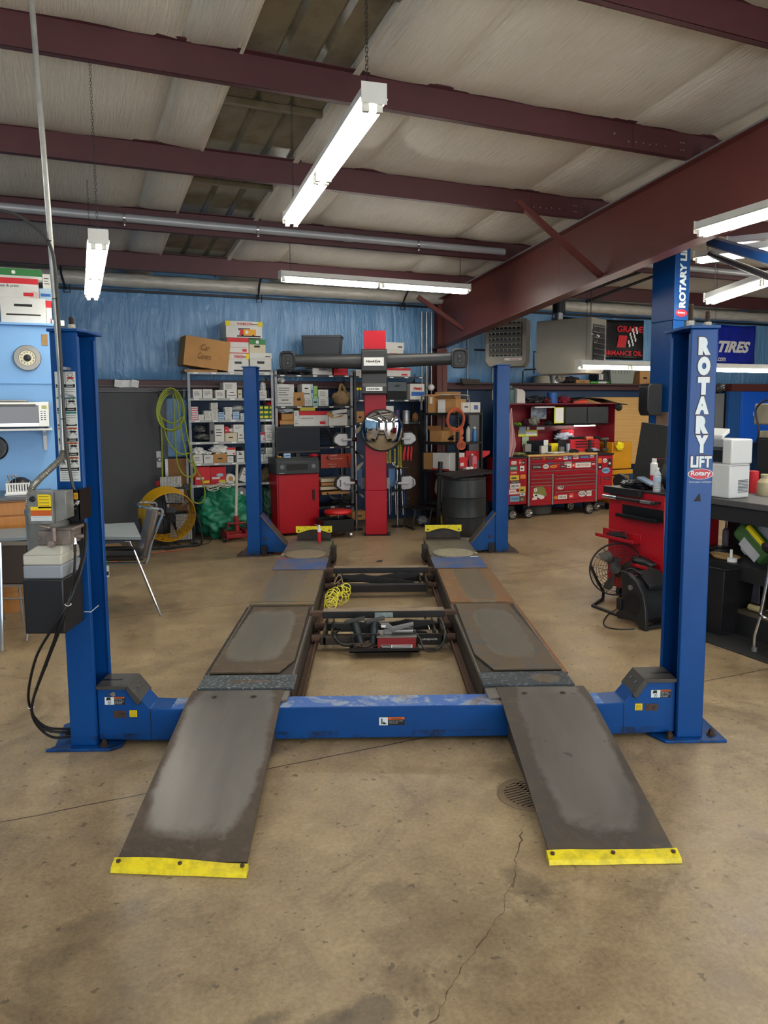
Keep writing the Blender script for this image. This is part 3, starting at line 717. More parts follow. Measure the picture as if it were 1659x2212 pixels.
# crossbeams ---------------------------------------------------------------
def crossbeam(y,xo,zt,rear):
    q=MB();d=.15
    xi=xo-CW
    pr=[(-xi,.03),(-xi,.31),(-1.285,.30),(-1.19,zt+.005),(-1.1,zt),(1.1,zt),(1.19,zt+.005),(1.285,.30),(xi,.31),(xi,.03),(1.1,.02),(-1.1,.02)]
    if rear:pr=[(-xi,.03),(-xi,.47),(-xi+.03,.47),(-1.06,.115),(1.0,.115),(1.06,.115),(xi-.03,.47),(xi,.47),(xi,.03)]
    if rear:
        q.prism([p for p in pr if p[0]<0]+[(-.9,.115),(-.9,.03)],'y',y,y+d);q.build('crossbeam',bluem,lift,bev=.004)
        q=MB();q.prism([(.9,.03),(.9,.115)]+[p for p in pr if p[0]>0],'y',y,y+d)
    else:q.prism(pr,'y',y,y+d)
    cb=q.build('crossbeam',bluem,lift,bev=.004)
    return cb
cbf=crossbeam(.03,XO,.183,False)
sub(lambda q:q.box(-1.09,1.09,.035,.175,.183,.1845),'scuffed_top',scuff,cbf)
for sx in (-1,1):
    xi=XO-CW
    def cover(q):
        pr=[(sx*(xi-.0),.312),(sx*1.288,.312),(sx*1.23,.235),(sx*1.235,.215),(sx*1.295,.29),(sx*1.31,.298),(sx*(xi),.298)]
        q.prism(pr,'y',.02,.2)
        q.prism([(sx*xi,.312),(sx*1.288,.312),(sx*1.30,.292),(sx*1.41,.292),(sx*xi,.295)],'y',.014,.03)
        q.prism([(sx*1.31,.30),(sx*1.288,.312),(sx*1.225,.233),(sx*1.25,.21)],'y',.014,.03)
    sub(cover,'sheave_cover',mat('cover grey plastic','#3d3b37',.5),cbf,bev=.003)
    sub(lambda q:q.box(sx*1.40-.05,sx*1.40+.05,.1,.115,.3125,.314),'cover_slot',M['blackm'],cbf)
    sub(lambda q:[q.cyl((sx*x_,y_,z_),(sx*(x_-.006),y_,z_+.006),.008,n=10) for x_,y_,z_ in ((1.262,.06,.279),(1.262,.13,.279))],'cover_screws',M['chrome'],cbf)
    # joint line
    sub(lambda q:q.box(sx*1.19-.0015,sx*1.19+.0015,.0285,.0305,.02,.185),'weld_seam',M['dark'],cbf)
    # warning decal with sketch
    x0=-1.415 if sx<0 else 1.325
    def decal(q,x0=x0,z0=.21,w_=.1,h_=.043,y_=.03,txt=('Keep hands','clear of cable','ends during','lift operation.')):
        q.box(x0,x0+w_,y_-.001,y_,z0,z0+h_,1);q.box(x0+.001,x0+w_*.48,y_-.0016,y_,z0+.002,z0+h_-.002,0)
        q.box(x0+w_*.5,x0+w_-.001,y_-.0016,y_,z0+h_*.78,z0+h_-.001,2);q.text('WARNING',(x0+w_*.54,y_-.0016,z0+h_*.81),X,Z,h_*.13,w_*.4,m=1)
        for k,s_ in enumerate(txt):q.text(s_,(x0+w_*.52,y_-.001,z0+h_*(.6-.17*k)),X,Z,h_*.1,w_*(.36 if k != 1 else .44),bold=.01,m=0)
        q.lathe((x0+w_*.24,y_-.0016,z0+h_*.28),[(h_*.2,0),(h_*.2,.0006)],18,m=1,axis=(0,-1,0));q.lathe((x0+w_*.24,y_-.0024,z0+h_*.28),[(h_*.15,0),(h_*.15,.0004)],18,m=0,axis=(0,-1,0));q.lathe((x0+w_*.24,y_-.0029,z0+h_*.28),[(h_*.07,0),(h_*.07,.0004)],12,m=1,axis=(0,-1,0))
        q.add([(x0+w_*.12,y_-.002,z0+h_*.92),(x0+w_*.3,y_-.002,z0+h_*.92),(x0+w_*.32,y_-.002,z0+h_*.5),(x0+w_*.26,y_-.002,z0+h_*.6),(x0+w_*.08,y_-.002,z0+h_*.55)],[(0,4,3,2,1)],1)
    sub(decal,'hand_warning_decal',[WHT,M['ink'],ORG],cbf)
    x0=-1.295 if sx<0 else 1.245
    def ydec(q):
        q.box(x0,x0+.04,.0285,.03,.145,.183,1);q.box(x0+.0015,x0+.0385,.0280,.03,.1465,.1815,0)
        for k,s_ in enumerate(('DO NOT','OPERATE','WITHOUT','PIN IN','PLACE')):q.text(s_,(x0+.006,.0280,.173-k*.0062),X,Z,.004,.028,bold=.01,m=1)
    sub(ydec,'yellow_decal',[YEL,M['ink']],cbf)
    x0=-1.375 if sx<0 else 1.30
    sub(lambda q:(q.box(x0,x0+.065,.0285,.03,.143,.18),q.cyl((x0+.047,.024,.16),(x0+.047,.0285,.16),.007,n=6),q.cyl((x0+.02,.027,.163),(x0+.02,.0285,.163),.010,n=12)),'pin_plate',mat('corroded brown plate','#4d3a33',.6,.3,n=.4,ns=15),cbf)
def wdecal(q):
    x0,z0,w_,h_=-.048,.085,.13,.043
    q.box(x0,x0+w_,.029,.03,z0,z0+h_,1);q.box(x0+.001,x0+.045,.0284,.03,z0+.001,z0+h_-.001,0);q.box(x0+.047,x0+w_-.001,.0284,.03,z0+h_*.7,z0+h_-.001,2)
    q.text('WARNING',(x0+.062,.0284,z0+h_*.75),X,Z,h_*.16,.055,bold=.02,m=1)
    q.text('Keep feet clear of lift',(x0+.05,.029,z0+h_*.45),X,Z,h_*.12,.07,m=0);q.text('while lowering.',(x0+.05,.029,z0+h_*.22),X,Z,h_*.12,.045,m=0)
    q.box(x0+.012,x0+.018,.0278,.0284,z0+.006,z0+.036,1);q.prism([(x0+.02,z0+.006),(x0+.04,z0+.006),(x0+.03,z0+.016),(x0+.02,z0+.018)],'y',.0278,.0284,1)
sub(wdecal,'foot_warning_decal',[WHT,M['ink'],ORG],cbf)
sub(lambda q:(q.cyl((-1.37,.022,.268),(-1.37,.03,.268),.012,n=14),q.cyl((-1.37,.02,.268),(-1.39,.02,.272),.003,n=6)),'bolt_washer',M['chrome'],cbf)
# floor strip below the front beam
cbr=crossbeam(LY+.06,1.5,.115,True)
for sx in (-1,1):
    sub(lambda q:q.prism([(sx*1.345,.475),(sx*1.06,.12),(sx*1.075,.112),(sx*1.365,.465)],'y',LY+.04,LY+.23),'cover_strip',mat('worn grey strip','#5b5650',.55,.3,n=.4,ns=10),cbr)
    sub(lambda q:q.cyl((sx*1.3,LY+.045,.19),(sx*1.3,LY+.06,.19),.016,n=12),'pin_head',bolt,cbr)
# runways ---------------------------------------------------------------
ZD=.2
rampmL=worn_plate('left ramp steel',(-.79,-.27,.225,.62,4),('#635f5b','#74706b'),('#5e5145','#4a4037','#6d6053'))
rampmR=worn_plate('right ramp steel',(.83,-.27,.19,.62,4),('#68635f','#77726d'),('#5d5143','#494541','#6e5f4a'),mott='#4a4a48')
slipL=worn_plate('left slip plate steel',(-.79,1.2,.19,.58,4),('#6b665e','#7a7467'),('#6d5d47','#55483a','#776650'),rough=.5)
slipR=worn_plate('right slip plate steel',(.77,1.2,.15,.56,4),('#6d675d','#7b7465'),('#4b535a','#66553f','#434c54'),rough=.5)
plateL=worn_plate('left flaking plate',(-.74,.33,.13,.03,2),('#5f5043','#6b5b4d'),('#33393d','#4b5458','#202427'),rough=.35,mott='#8f979b',ms=60)
plateR=worn_plate('right flaking plate',(.86,.33,.08,.07,2),('#6b5c4b','#5c4e40'),('#2f3439','#3f474d','#1e2225'),rough=.35,mott='#6d767c',ms=50)
backL=worn_plate('left rear deck plate',(-.8,2.7,.16,.8,3),('#6f6a60','#827866'),('#856a48','#786c56','#6d553f'),rough=.5)
backR=worn_plate('right rear deck plate',(.77,2.6,.13,.9,3),('#7a6e5a','#867a64'),('#8d6238','#7b6044','#97704a'),rough=.55)
bluepl=mat('scraped blue plate','#40609a',.45,.2,n=.75,ns=5,dark='#7d6f58')
for sx in (-1,1):
    a,c=(-1.0,-.515) if sx<0 else (.515,1.0)
    side='L' if sx<0 else 'R'
    q=MB();q.box(a,c,.1,4.93,ZD-.012,ZD-.002);q.box(a,a+.012,.1,4.93,.05,ZD-.012);q.box(c-.012,c,.1,4.93,.05,ZD-.012)
    for k in range(8):q.box(a+.012,c-.012,.4+k*.58,.41+k*.58,.06,ZD-.012)
    rw=q.build('runway',deckm,lift)
    iy=c if sx<0 else a                                          # inner edge with its jack rail
    si=1 if sx<0 else-1
    sub(lambda q:(q.box(min(iy,iy+si*.05),max(iy,iy+si*.05),.2,4.6,.045,.053),q.box(min(iy+si*.042,iy+si*.05),max(iy+si*.042,iy+si*.05),.2,4.6,.045,.075)),'jack_rail',rust,rw)
    sub(lambda q:q.box(min(iy,iy+si*.01),max(iy,iy+si*.01),.24,4.7,.06,ZD+.004),'inner_web',grime,rw)
    oy=a if sx<0 else c
    def edge(q):
        for k in range(9):y_=.6+k*.14+.02*(k%2);q.box(oy-.012,oy+.012,y_,y_+.08,ZD-.035,ZD-.012)
        q.box(min(oy,oy-sx*-.03),max(oy,oy-sx*-.03),.5,2.0,ZD-.03,ZD-.022)
    sub(edge,'outer_lip',grime if sx<0 else rusto,rw)
    # plates on the deck: flaking plate, slip plate, sunken bed, raised rear deck, blue plate, turntable
    sub(lambda q:q.box(a-.005,c+.02 if sx<0 else c-.005,.235,.43,ZD,ZD+.012),'hinge_plate',plateL if sx<0 else plateR,rw,bev=.002)
    sub(lambda q:q.box(a+.012,c-.012,.46,1.93,ZD-.002,ZD+.001),'plate_bed',grime,rw)
    if sx<0:pl=[(-.99,.47),(-.60,.47),(-.535,.68),(-.545,1.86),(-.955,1.86)]
    else:pl=[(.60,.47),(.985,.47),(.965,1.2),(.94,1.9),(.545,1.9),(.53,.74)]
    sub(lambda q:q.prism(pl,'z',ZD+.003,ZD+.016),'slip_plate',slipL if sx<0 else slipR,rw,bev=.003)
    sub(lambda q:q.box(a+.0,c-.0,1.94,3.35,ZD-.002,ZD+.02),'rear_deck_plate',backL if sx<0 else backR,rw,bev=.004)
    sub(lambda q:q.prism([(1.93,ZD),(1.99,ZD+.022),(1.99,ZD)],'x',a,c),'deck_lip',grime if sx<0 else rusto,rw)
    b0,b1=(-.985,-.50) if sx<0 else (.495,.975)
    sub(lambda q:q.box(b0,b1,3.12,3.62,ZD+.021,ZD+.027),'blue_cover_plate',bluepl,rw,bev=.001)
    sub(lambda q:q.box(b0,b1,3.112,3.122,ZD+.012,ZD+.026),'blue_plate_edge',rust,rw)
    sub(lambda q:q.box(a,c,3.9,4.0,ZD-.002,ZD+.004),'deck_weld',mat('chalky weld','#9a8c70',.8),rw)
    # end block and wheel stop
    sub(lambda q:q.box(iy-.002 if sx<0 else iy-.06,iy+.06 if sx<0 else iy+.002,4.22,4.34,.07,.23),'stop_block',grime,rw,bev=.006)
    sy=4.85;x0,x1=(-.925,-.54) if sx<0 else (.54,.93)
    sub(lambda q:(q.box(x0+.0,x1-.0,sy,sy+.012,ZD,ZD+.12),q.box(x0,x1,sy-.1,sy,ZD,ZD+.006)),'wheel_stop_base',grime,rw)
    def stop(q):
        n_=16;pts=[(x0-.012,ZD+.085),(x0-.012,ZD+.155),(x1+.012,ZD+.155),(x1+.012,ZD+.085),(x1-.01,ZD+.08)]
        for k in range(n_+1):
            t_=k/n_;pts.append((x1-.04+(x0-x1+.08)*t_,ZD+.083+.035*math.sin(PI*t_)))
        pts.append((x0+.01,ZD+.08));q.prism(pts,'y',sy-.02,sy-.008)
        for xx in (x0+.02,x1-.02):q.cyl((xx,sy-.026,ZD+.105),(xx,sy-.02,ZD+.105),.009,n=10,m=1)
    sub(stop,'yellow_wheel_stop',[mat('chipped yellow paint','#f3e012',.5,n=.5,ns=60,dark='#8d8324'),M['blackm']],rw)
    # approach ramp
    rx0,rx1=(-1.02,-.545) if sx<0 else (.575,1.04)
    ex0,ex1=(-1.025,-.545) if sx<0 else (.575,1.045)
    rm=rampmL if sx<0 else rampmR
    y0,y1=-1.0,.225
    def rampf(q):
        n_=24;vs=[]
        for i in range(n_+1):
            t_=i/n_;y_=y0+(y1-y0)*t_
            z_=.018+(ZD+.004-.018)*min(1,t_/.9)**.97;xa_=ex0+(rx0-ex0)*t_;xb_=ex1+(rx1-ex1)*t_
            vs+=[(xa_,y_,z_),(xb_,y_,z_),(xb_,y_,z_-.009),(xa_,y_,z_-.009)]
        fs=[(0,1,2,3),(n_*4+3,n_*4+2,n_*4+1,n_*4)]
        for i in range(n_):
            o=i*4
            for k in range(4):fs.append((o+k,o+(k+1)%4,o+4+(k+1)%4,o+4+k)[::-1])
        q.add(vs,fs)
        for xx in (rx0+.03,(rx0+rx1)/2,rx1-.03):q.prism([(y0+.05,.012),(y1,.012),(y1,ZD-.01)],'x',xx-.004,xx+.004)
    rp_=sub(rampf,'approach_ramp',rm,lift)
    for xx in (rx0+.13,rx0+.33):sub(lambda q:q.lathe((xx,.13,ZD+.003),[(.016,0),(.016,.003),(.009,.0032),(.006,.001)],16),'countersunk_bolt',bolt,rp_)
    toe=mat('worn yellow toe strip','#f1dc13',.5,n=.45,ns=22,dark='#7d7424')
    def toef(q):
        tilt=.012 if sx<0 else 0
        for k in range(12):
            t0,t1=k/12,(k+1)/12
            def pt(t_):return (ex0-.01+(ex1-ex0+.02)*t_,(0 if sx>0 else-.045*t_)+.004*noise.noise(Vector((t_*4,sx,0))))
            (xa_,ya_),(xb_,yb_)=pt(t0),pt(t1)
            zA=lambda t_:.022+(.006*math.sin(t_*5) if sx<0 else .002*math.sin(t_*7))
            vs=[(xa_,y0+.022+ya_,zA(t0)+.008),(xb_,y0+.022+yb_,zA(t1)+.008),(xb_,y0-.022+yb_,.018),(xa_,y0-.022+ya_,.018),(xa_,y0-.03+ya_,.002),(xb_,y0-.03+yb_,.002)]
            q.add(vs,[(0,3,2,1),(3,4,5,2)])
        for t_ in (0,1):
            xa_,ya_=pt(t_);q.add([(xa_,y0+.022+ya_,.03),(xa_,y0-.022+ya_,.018),(xa_,y0-.03+ya_,.002),(xa_,y0+.022+ya_,.002)],[(0,1,2,3)])
        for t_ in (.04,.5,.96):
            xa_,ya_=pt(t_);q.cyl((xa_,y0+ya_+.005,.024),(xa_,y0+ya_+.005,.031),.008,n=10,m=1)
    sub(toef,'yellow_toe_strip',[toe,bolt],rp_)
# power unit on the near column ------------------------------------------------
alu=mat('dirty cast aluminium','#8b8c87',.42,.35,n=.5,ns=9,dark='#4c4b46')
PX=-1.665;PYc=-.12
pu=sub(lambda q:(q.box(-1.60,-1.46,-.03,0,.98,1.16)),'power_unit',M['blackm'],lift)
def mx(x,y):X_,Z_=at_y(x,y,-.2);return X_,Z_
def motor(q):
    prof=[]
    z0,z1=.86,1.245
    q.lathe((-1.6,-.08,0),[(.07,.82),(.085,.84),(.09,.88),(.095,z1-.06),(.098,z1-.05),(.098,z1-.03),(.09,z1-.025),(.088,z1),(.075,z1+.012),(.0,z1+.015)],32)
    for k in range(20):
        an=2*PI*k/20;q.box(0,0,0,0,0,0) if False else q.cyl((-1.6+.092*math.cos(an),-.08+.092*math.sin(an),.84),(-1.6+.092*math.cos(an),-.08+.092*math.sin(an),.98),.005,n=5)
sub(motor,'motor',alu,pu)
tb=[mx(64,1060),mx(152,1132)]
tx0,tx1=mx(66,1064)[0],mx(119,1064)[0];tz1,tz0=mx(66,1062)[1],mx(66,1130)[1]
def tbox(q):
    q.box(tx0,tx1,-.235,-.12,tz0,tz1)
    q.prism([(tx1,tz0),(tx1+.05,tz0+.02),(tx1+.05,tz1-.0),(tx1,tz1)],'y',-.21,-.12)
    for xx in (tx0+.008,tx1-.008):
        for zz in (tz0+.008,tz1-.008):q.cyl((xx,-.24,zz),(xx,-.234,zz),.005,n=8)
sub(tbox,'terminal_box',alu,pu,bev=.006)
def tlab(q):
    w_=tx1-tx0;h_=tz1-tz0
    q.box(tx0+w_*.42,tx1-.006,-.2365,-.235,tz0+h_*.5,tz1-.01,0);q.box(tx0+.012,tx1-.006,-.2365,-.235,tz0+h_*.44,tz0+h_*.55,0)
    q.box(tx0+.012,tx1-.006,-.2366,-.235,tz0+h_*.26,tz0+h_*.44,1);q.box(tx0+.012,tx1-.006,-.2366,-.235,tz0+.014,tz0+h_*.26,2)
    for k in range(4):q.box(tx0+w_*.47,tx1-.014,-.2372,-.2365,tz1-.02-k*.014,tz1-.018-k*.014,3)
    for k in range(4):q.box(tx0+.018,tx1-.012,-.2372,-.2366,tz0+h_*.40-k*.0085,tz0+h_*.405-k*.0085,3)
    for k in range(3):q.box(tx0+.018,tx1-.012,-.2372,-.2366,tz0+h_*.22-k*.0085,tz0+h_*.225-k*.0085,3)
sub(tlab,'instruction_label',[YEL,ORG,WHT,M['ink']],pu)
sub(lambda q:q.lathe((tx0+.024,-.235,tz1-.03),[(.013,0),(.013,.008),(.009,.012),(.009,.018)],16,axis=(0,-1,0)),'start_button',M['black'],pu)
def valve(q):
    x0,z1=mx(78,1148);x1,z0=mx(150,1178)
    q.box(x0,x1,-.19,-.05,z0,z1);q.cyl((x0+.01,-.2,(z0+z1)/2),(x0+.01,-.19,(z0+z1)/2),.008,n=10)
    q.cyl(((x0+x1)/2,-.23,z0+.01),((x0+x1)/2,-.19,z0+.01),.016,n=12);q.cyl(((x0+x1)/2+.01,-.21,z0+.02),((x0+x1)/2+.01,-.21,z1+.02),.012,n=6)
    q.cyl((x0+.03,-.23,z1+.03),(x0+.075,-.22,z1+.02),.008,n=8);q.box(x0-.01,x1+.01,-.17,-.02,z1-.004,z1+.01);q.cyl((x1,-.13,z0+.03),(x1+.04,-.13,z0+.03),.01,n=8)
sub(valve,'valve_block',mat('greasy valve steel','#8a7d74',.45,.25,n=.6,ns=14,dark='#3a342d'),pu,bev=.003)
tank=mat('translucent tank plastic','#c4c2b4',.35,n=.25,ns=4,dark='#9a8f76')
fluid=mat('fluid band','#8f959c',.35)
rx0,rz1=mx(56,1190);rx1,_=mx(140,1190);_,rzm=mx(60,1247);_,rz0=mx(66,1364);_,rzf=mx(60,1218)
def res(q):
    q.box(rx0,rx1,-.24,-.02,rzf,rz1-.012,0);q.box(rx0-.001,rx1+.001,-.241,-.019,rzm,rzf,1)
    q.add([(rx0,-.24,rz1-.012),(rx1,-.24,rz1-.012),(rx1,-.02,rz1-.012),(rx0,-.02,rz1-.012),(rx0+.05,-.2,rz1+.022),(rx1-.01,-.2,rz1+.022),(rx1-.01,-.04,rz1+.022),(rx0+.05,-.04,rz1+.022)],[(0,1,5,4),(1,2,6,5),(2,3,7,6),(3,0,4,7),(4,5,6,7)],0)
sub(res,'reservoir',[tank,fluid],pu,bev=.008)
sub(lambda q:q.box(rx0-.004,rx1+.004,-.245,-.015,rz0,rzm),'reservoir_guard',M['black'],pu,bev=.008,seg=3)
sub(lambda q:q.lathe((rx0+.035,-.12,rz1+.0),[(.016,0),(.018,.02),(.012,.024)],12),'filler_cap',M['black'],pu)
# black switch bracket
bx0,bz1=at_y(152,1056,-.05);bx1=-XO+CW+.002;bz0=at_y(160,1122,-.05)[1]
def sw(q):
    q.box(bx0,bx1+.005,-.09,-.085,bz0,bz1);q.box(bx1,bx1+.005,-.09,.06,bz0,bz1);q.box(bx0,bx0+.004,-.09,.0,bz0,bz1)
sub(sw,'switch_box',M['blackm'],pu)
sub(lambda q:(q.box(bx0+.03,bx0+.05,-.092,-.09,bz1-.045,bz1-.015,0),[q.box(bx0+.033,bx0+.047,-.0925,-.092,bz1-.04+k*.006,bz1-.0385+k*.006,1) for k in range(4)]),'yellow_tag',[mat('amber tag','#e2a71c',.5),M['ink']],pu)
sub(lambda q:(q.cyl((bx0+.045,-.1,bz1-.06),(bx0+.045,-.09,bz1-.06),.012,n=12),q.cyl((bx0+.045,-.1,bz1-.06),(bx0+.03,-.13,bz1-.08),.005,n=8),q.cyl((bx0+.03,-.1,bz1-.09),(bx0+.03,-.09,bz1-.09),.006,n=8)),'toggle_lever',M['chrome'],pu)
# hydraulic hoses
def PY(x,y,Y):a_,b_=at_y(x,y,Y);return (a_,Y,b_)
hs=mat('hydraulic hose','#121214',.45)
hp=[[PY(161,1168,-.13),PY(162,1200,-.15),PY(160,1240,-.2),PY(148,1300,-.27),PY(110,1362,-.27),PY(78,1420,-.2),PY(62,1490,-.1),PY(66,1530,-.04),PY(90,1572,.0),PY(130,1582,.04),PY(160,1580,.08)],
      [PY(181,1130,-.03),PY(178,1200,-.1),PY(160,1270,-.24),PY(130,1350,-.27),PY(96,1440,-.2),PY(72,1510,-.1),PY(72,1545,-.03),PY(104,1572,.02),PY(160,1574,.08)],
      [PY(186,1130,-.03),PY(182,1200,-.1),PY(165,1262,-.24),PY(133,1350,-.26),PY(98,1440,-.19),PY(70,1518,-.09),PY(76,1560,-.02),PY(112,1592,.03),PY(160,1589,.08)],
      [PY(146,1300,-.26),PY(120,1370,-.26),PY(100,1440,-.2)]]
for k,p in enumerate(hp):sub(lambda q:q.tube(p,.0065 if k != 3 else .004,8,sub=6),'hydraulic_hose',hs,pu)
a_=PY(160,1190,-.14);sub(lambda q:(q.cyl(PY(159,1160,-.13),PY(161,1175,-.13),.012,n=6),q.cyl(PY(161,1177,-.13),PY(162,1192,-.14),.0085,n=10)),'hose_fitting',M['chrome'],pu)
for (x,y,Y_) in ((147,1306,-.275),(67,1528,-.05)):sub(lambda q:q.tube([PY(x-7,y,Y_-.01),PY(x,y+3,Y_-.018),PY(x+7,y-1,Y_-.01),PY(x,y-3,Y_+.02)],.002,5,closed=True,sub=4),'zip_tie',M['white'],pu)
sub(lambda q:q.tube([(-XO-.003,-.003,1.0*.70),(-XO-.003,-.003,.70),(-XO+CW+.003,-.003,.695),(-XO+CW+.003,.1,.70)],.0018,5),'zip_tie',M['white'],pu)
# ================================================================ BACK OF THE SHOP: helpers
def CR(ox,oy,k):return lambda x,y:(ox+k*x,oy+k*y)
c3,c4,c5=CR(380,680,.2261),CR(580,680,.2261),CR(780,680,.2260)
t1=CR(1060,660,.2171);t2=CR(1260,760,.3074);t3=CR(1180,500,.2887);d1=CR(200,780,.1989);e1=CR(680,860,.16878);tb=CR(1060,900,.16878)
def RC(c,x0,y0,x1,y1,v):
    a,z1=at_v(*c(x0,(y0+y1)/2),v);b,_=at_v(*c(x1,(y0+y1)/2),v)
    z1=at_v(*c((x0+x1)/2,y0),v)[1];z0=at_v(*c((x0+x1)/2,y1),v)[1]
    return min(a,b),max(a,b),z0,z1
def PV_(c,x,y,v):u,z=at_v(*c(x,y),v);return (u,v,z)
CARD=M['card'];WB=M['wboxm'];INK=M['ink']
pinkm=mat('pink print','#d76a86',.7);ltblue=mat('pale blue card','#a9c3d6',.75);yb=mat('yellow card','#e4cf2d',.7);gb=mat('dark green card','#2c6b45',.7);creamc=mat('cream card','#cfc5a8',.8);redc=mat('red card','#c61f2c',.6);greenc=mat('green card','#41924c',.7);teal_c=mat('pale teal card','#9ec9bd',.7);limec=mat('lime card','#8dbb5a',.7)
def carton(u0,u1,v,d,z0,z1,label,style='w',group=None,cat='box',name='carton',tilt=0.,yaw=0.,text=None):
    w,h=u1-u0,z1-z0;cx=(u0+u1)/2;rnd=random.Random(int(u0*977+z0*331))
    t=None;q=MB();T=None
    if tilt or yaw:T=Matrix.Translation((cx,v+d/2,z0))@Matrix.Rotation(yaw,4,'Z')@Matrix.Rotation(tilt,4,'Y')@Matrix.Translation((-cx,-v-d/2,-z0))
    q.tf=T;f=v-.0008
    pr=MB();pr.tf=T
    if style in ('w','wl','cr','bl','card','plain','pink','yg','redw','green','teal','gray','redflat'):
        body={'w':WB,'wl':WB,'cr':creamc,'bl':ltblue,'card':CARD,'plain':CARD,'pink':WB,'yg':gb,'redw':WB,'green':limec,'teal':teal_c,'gray':M['grayp'],'redflat':redc}[style]
        q.box(u0,u1,v,v+d,z0,z1)
        mats=[INK]
        if style=='w':
            for k in range(rnd.choice((2,3,3,4))):y=z0+h*(.68-.17*k);pr.box(u0+w*.15,u1-w*(.2+.25*rnd.random()),f,v,y,y+h*.045)
        elif style=='wl':
            pr.box(u0+w*.3,u1-w*.3,f,v,z0+h*.65,z0+h*.75);pr.box(u0+w*.12,u1-w*.12,f,v,z0+h*.3,z0+h*.36)
        elif style in ('cr','card'):pr.box(u0+w*.3,u1-w*.35,f,v,z0+h*.4,z0+h*.55)
        elif style=='plain':pass
        elif style=='bl':mats=[M['blueink']];pr.box(u0+w*.1,u1-w*.1,f,v,z0+h*.35,z0+h*.6)
        elif style=='pink':mats=[pinkm];pr.box(u0,u1,f,v,z0+h*.12,z0+h*.5)
        elif style=='yg':mats=[yb];pr.box(u0+w*.12,u1-w*.12,f,v,z0+h*.3,z0+h*.75)
        elif style=='redw':mats=[M['redink']];pr.box(u0,u1,f,v,z0+h*.72,z1);pr.box(u0+w*.7,u1-w*.1,f,v,z0+h*.12,z0+h*.3)
        elif style=='green':mats=[greenc];pr.box(u0+w*.2,u1-w*.2,f,v,z0+h*.2,z0+h*.3)
        elif style=='redflat':mats=[WB];pr.box(u0+w*.1,u1-w*.4,f,v,z0+h*.3,z0+h*.42)
        else:pr.box(u0+w*.2,u1-w*.2,f,v,z0+h*.4,z0+h*.6)
        o=q.build(name,body,None,bev=.0025);tag(o,label,cat,group)
        if pr.v:pr.build('print',mats,o)
        if text:
            for (s,fx,fz,fw,fh,mm) in text:
                tq=MB();tq.tf=T;tq.text(s,(u0+w*fx,f-.0006,z0+h*fz),X,Z,h*fh,w*fw,bold=.02);tq.build('lettering',mm,o)
        return o
    if style=='bank':                                              # banker box with lid and hand hole
        q.box(u0+.006,u1-.006,v+.006,v+d,z0,z1-h*.28)
        o=q.build(name,WB,None,bev=.003);tag(o,label,cat,group)
        l=MB();l.tf=T;l.box(u0,u1,v,v+d+.006,z1-h*.3,z1);l.build('lid',WB,o,bev=.002)
        pr.box(cx-w*.16,cx+w*.16,v+.004,v+.0062,z0+h*.46,z0+h*.58);pr.build('hand_hole',M['dark'] if text is None or text != 'orange' else M['orange'],o)
        pr=MB();pr.tf=T;pr.box(u0+w*.3,u1-w*.06,v+.0055,v+.0062,z0+h*.06,z0+h*.14);pr.box(u0+w*.7,u1-w*.08,v-.0006,v,z0+h*.8,z0+h*.85);pr.build('print',INK,o)
        return o
def lump(name,c,r,m,label,cat,seed=1,amp=.3,fr=2.2,flat=None,group=None,**k):
    q=MB();q.blob(c,r,seed,amp,fr,flat=flat,**k);return solo(name,q,m,label,cat,group)
uprt=mat('grey shelf upright','#8b8f92',.5,.4,n=.4,ns=12);shb=mat('grey shelf board','#a7aaa8',.5,.2,n=.3,ns=6)
uprd=mat('dark shelf upright','#3c4043',.5,.4)
VS=6.65;DS=.42
def shelving(name,label,u0,u1,zs,ztop,m_up,m_bd):
    t=thing(name,label,'shelving unit',((u0+u1)/2,VS+DS/2,0))
    for uu in (u0,u1):
        for vv in (VS,VS+DS):
            q=MB();s=1 if vv==VS else-1;e=1 if uu==u0 else-1
            q.box(min(uu,uu+e*.035),max(uu,uu+e*.035),min(vv,vv+s*.003),max(vv,vv+s*.003),0,ztop);q.box(min(uu,uu+e*.003),max(uu,uu+e*.003),min(vv,vv+s*.035),max(vv,vv+s*.035),0,ztop)
            q.build('upright',m_up,t)
    for z in zs:
        q=MB();q.box(u0+.004,u1-.004,VS+.002,VS+DS-.002,z-.006,z);q.box(u0+.004,u1-.004,VS-.003,VS+.002,z-.03,z);q.build('shelf',m_bd,t)
        q=MB()
        for k in range(5):uu=u0+.08+(u1-u0-.2)*k/4;q.box(uu,uu+.06,VS-.0042,VS-.003,z-.023,z-.006)
        q.build('shelf_label',M['paper'],t)
    return t
Z1=dict(top=2.16,a=1.824,b=1.542,c=1.256,d=.976,e=.694)
shelving('parts_shelving','grey parts shelving beside the yellow hose coil, packed with small white boxes',.134,1.27,list(Z1.values()),2.2,uprt,shb)
Z2=dict(top=2.141,a=1.716,b=1.442,c=1.153,d=.689,e=.312)
shelving('parts_shelving','grey shelving behind the red alignment console, brown bag on it',1.285,2.41,list(Z2.values()),2.19,uprt,uprd)
Z3=dict(top=2.133,a=1.803,b=1.479)
shelving('parts_shelving','dark shelving behind the tall red column, oil filter carton on it',2.43,3.57,list(Z3.values()),2.19,uprd,uprd)
ORD=['first','second','third','fourth','fifth','sixth','seventh','eighth','ninth']
def srow(c,z,items,shelf,d=.3,v=VS+.015,group=None,cum='hose'):
    for k,it in enumerate(items):
        x0,y0,x1,y1,st,desc=it[:6]
        a,b,z0,z1=RC(c,x0,y0,x1,y1,v)
        if abs(z0-z)<.05:z0=z
        carton(a,b,v,d,z0,z1,'%s, %s'%(desc,shelf),st,group)
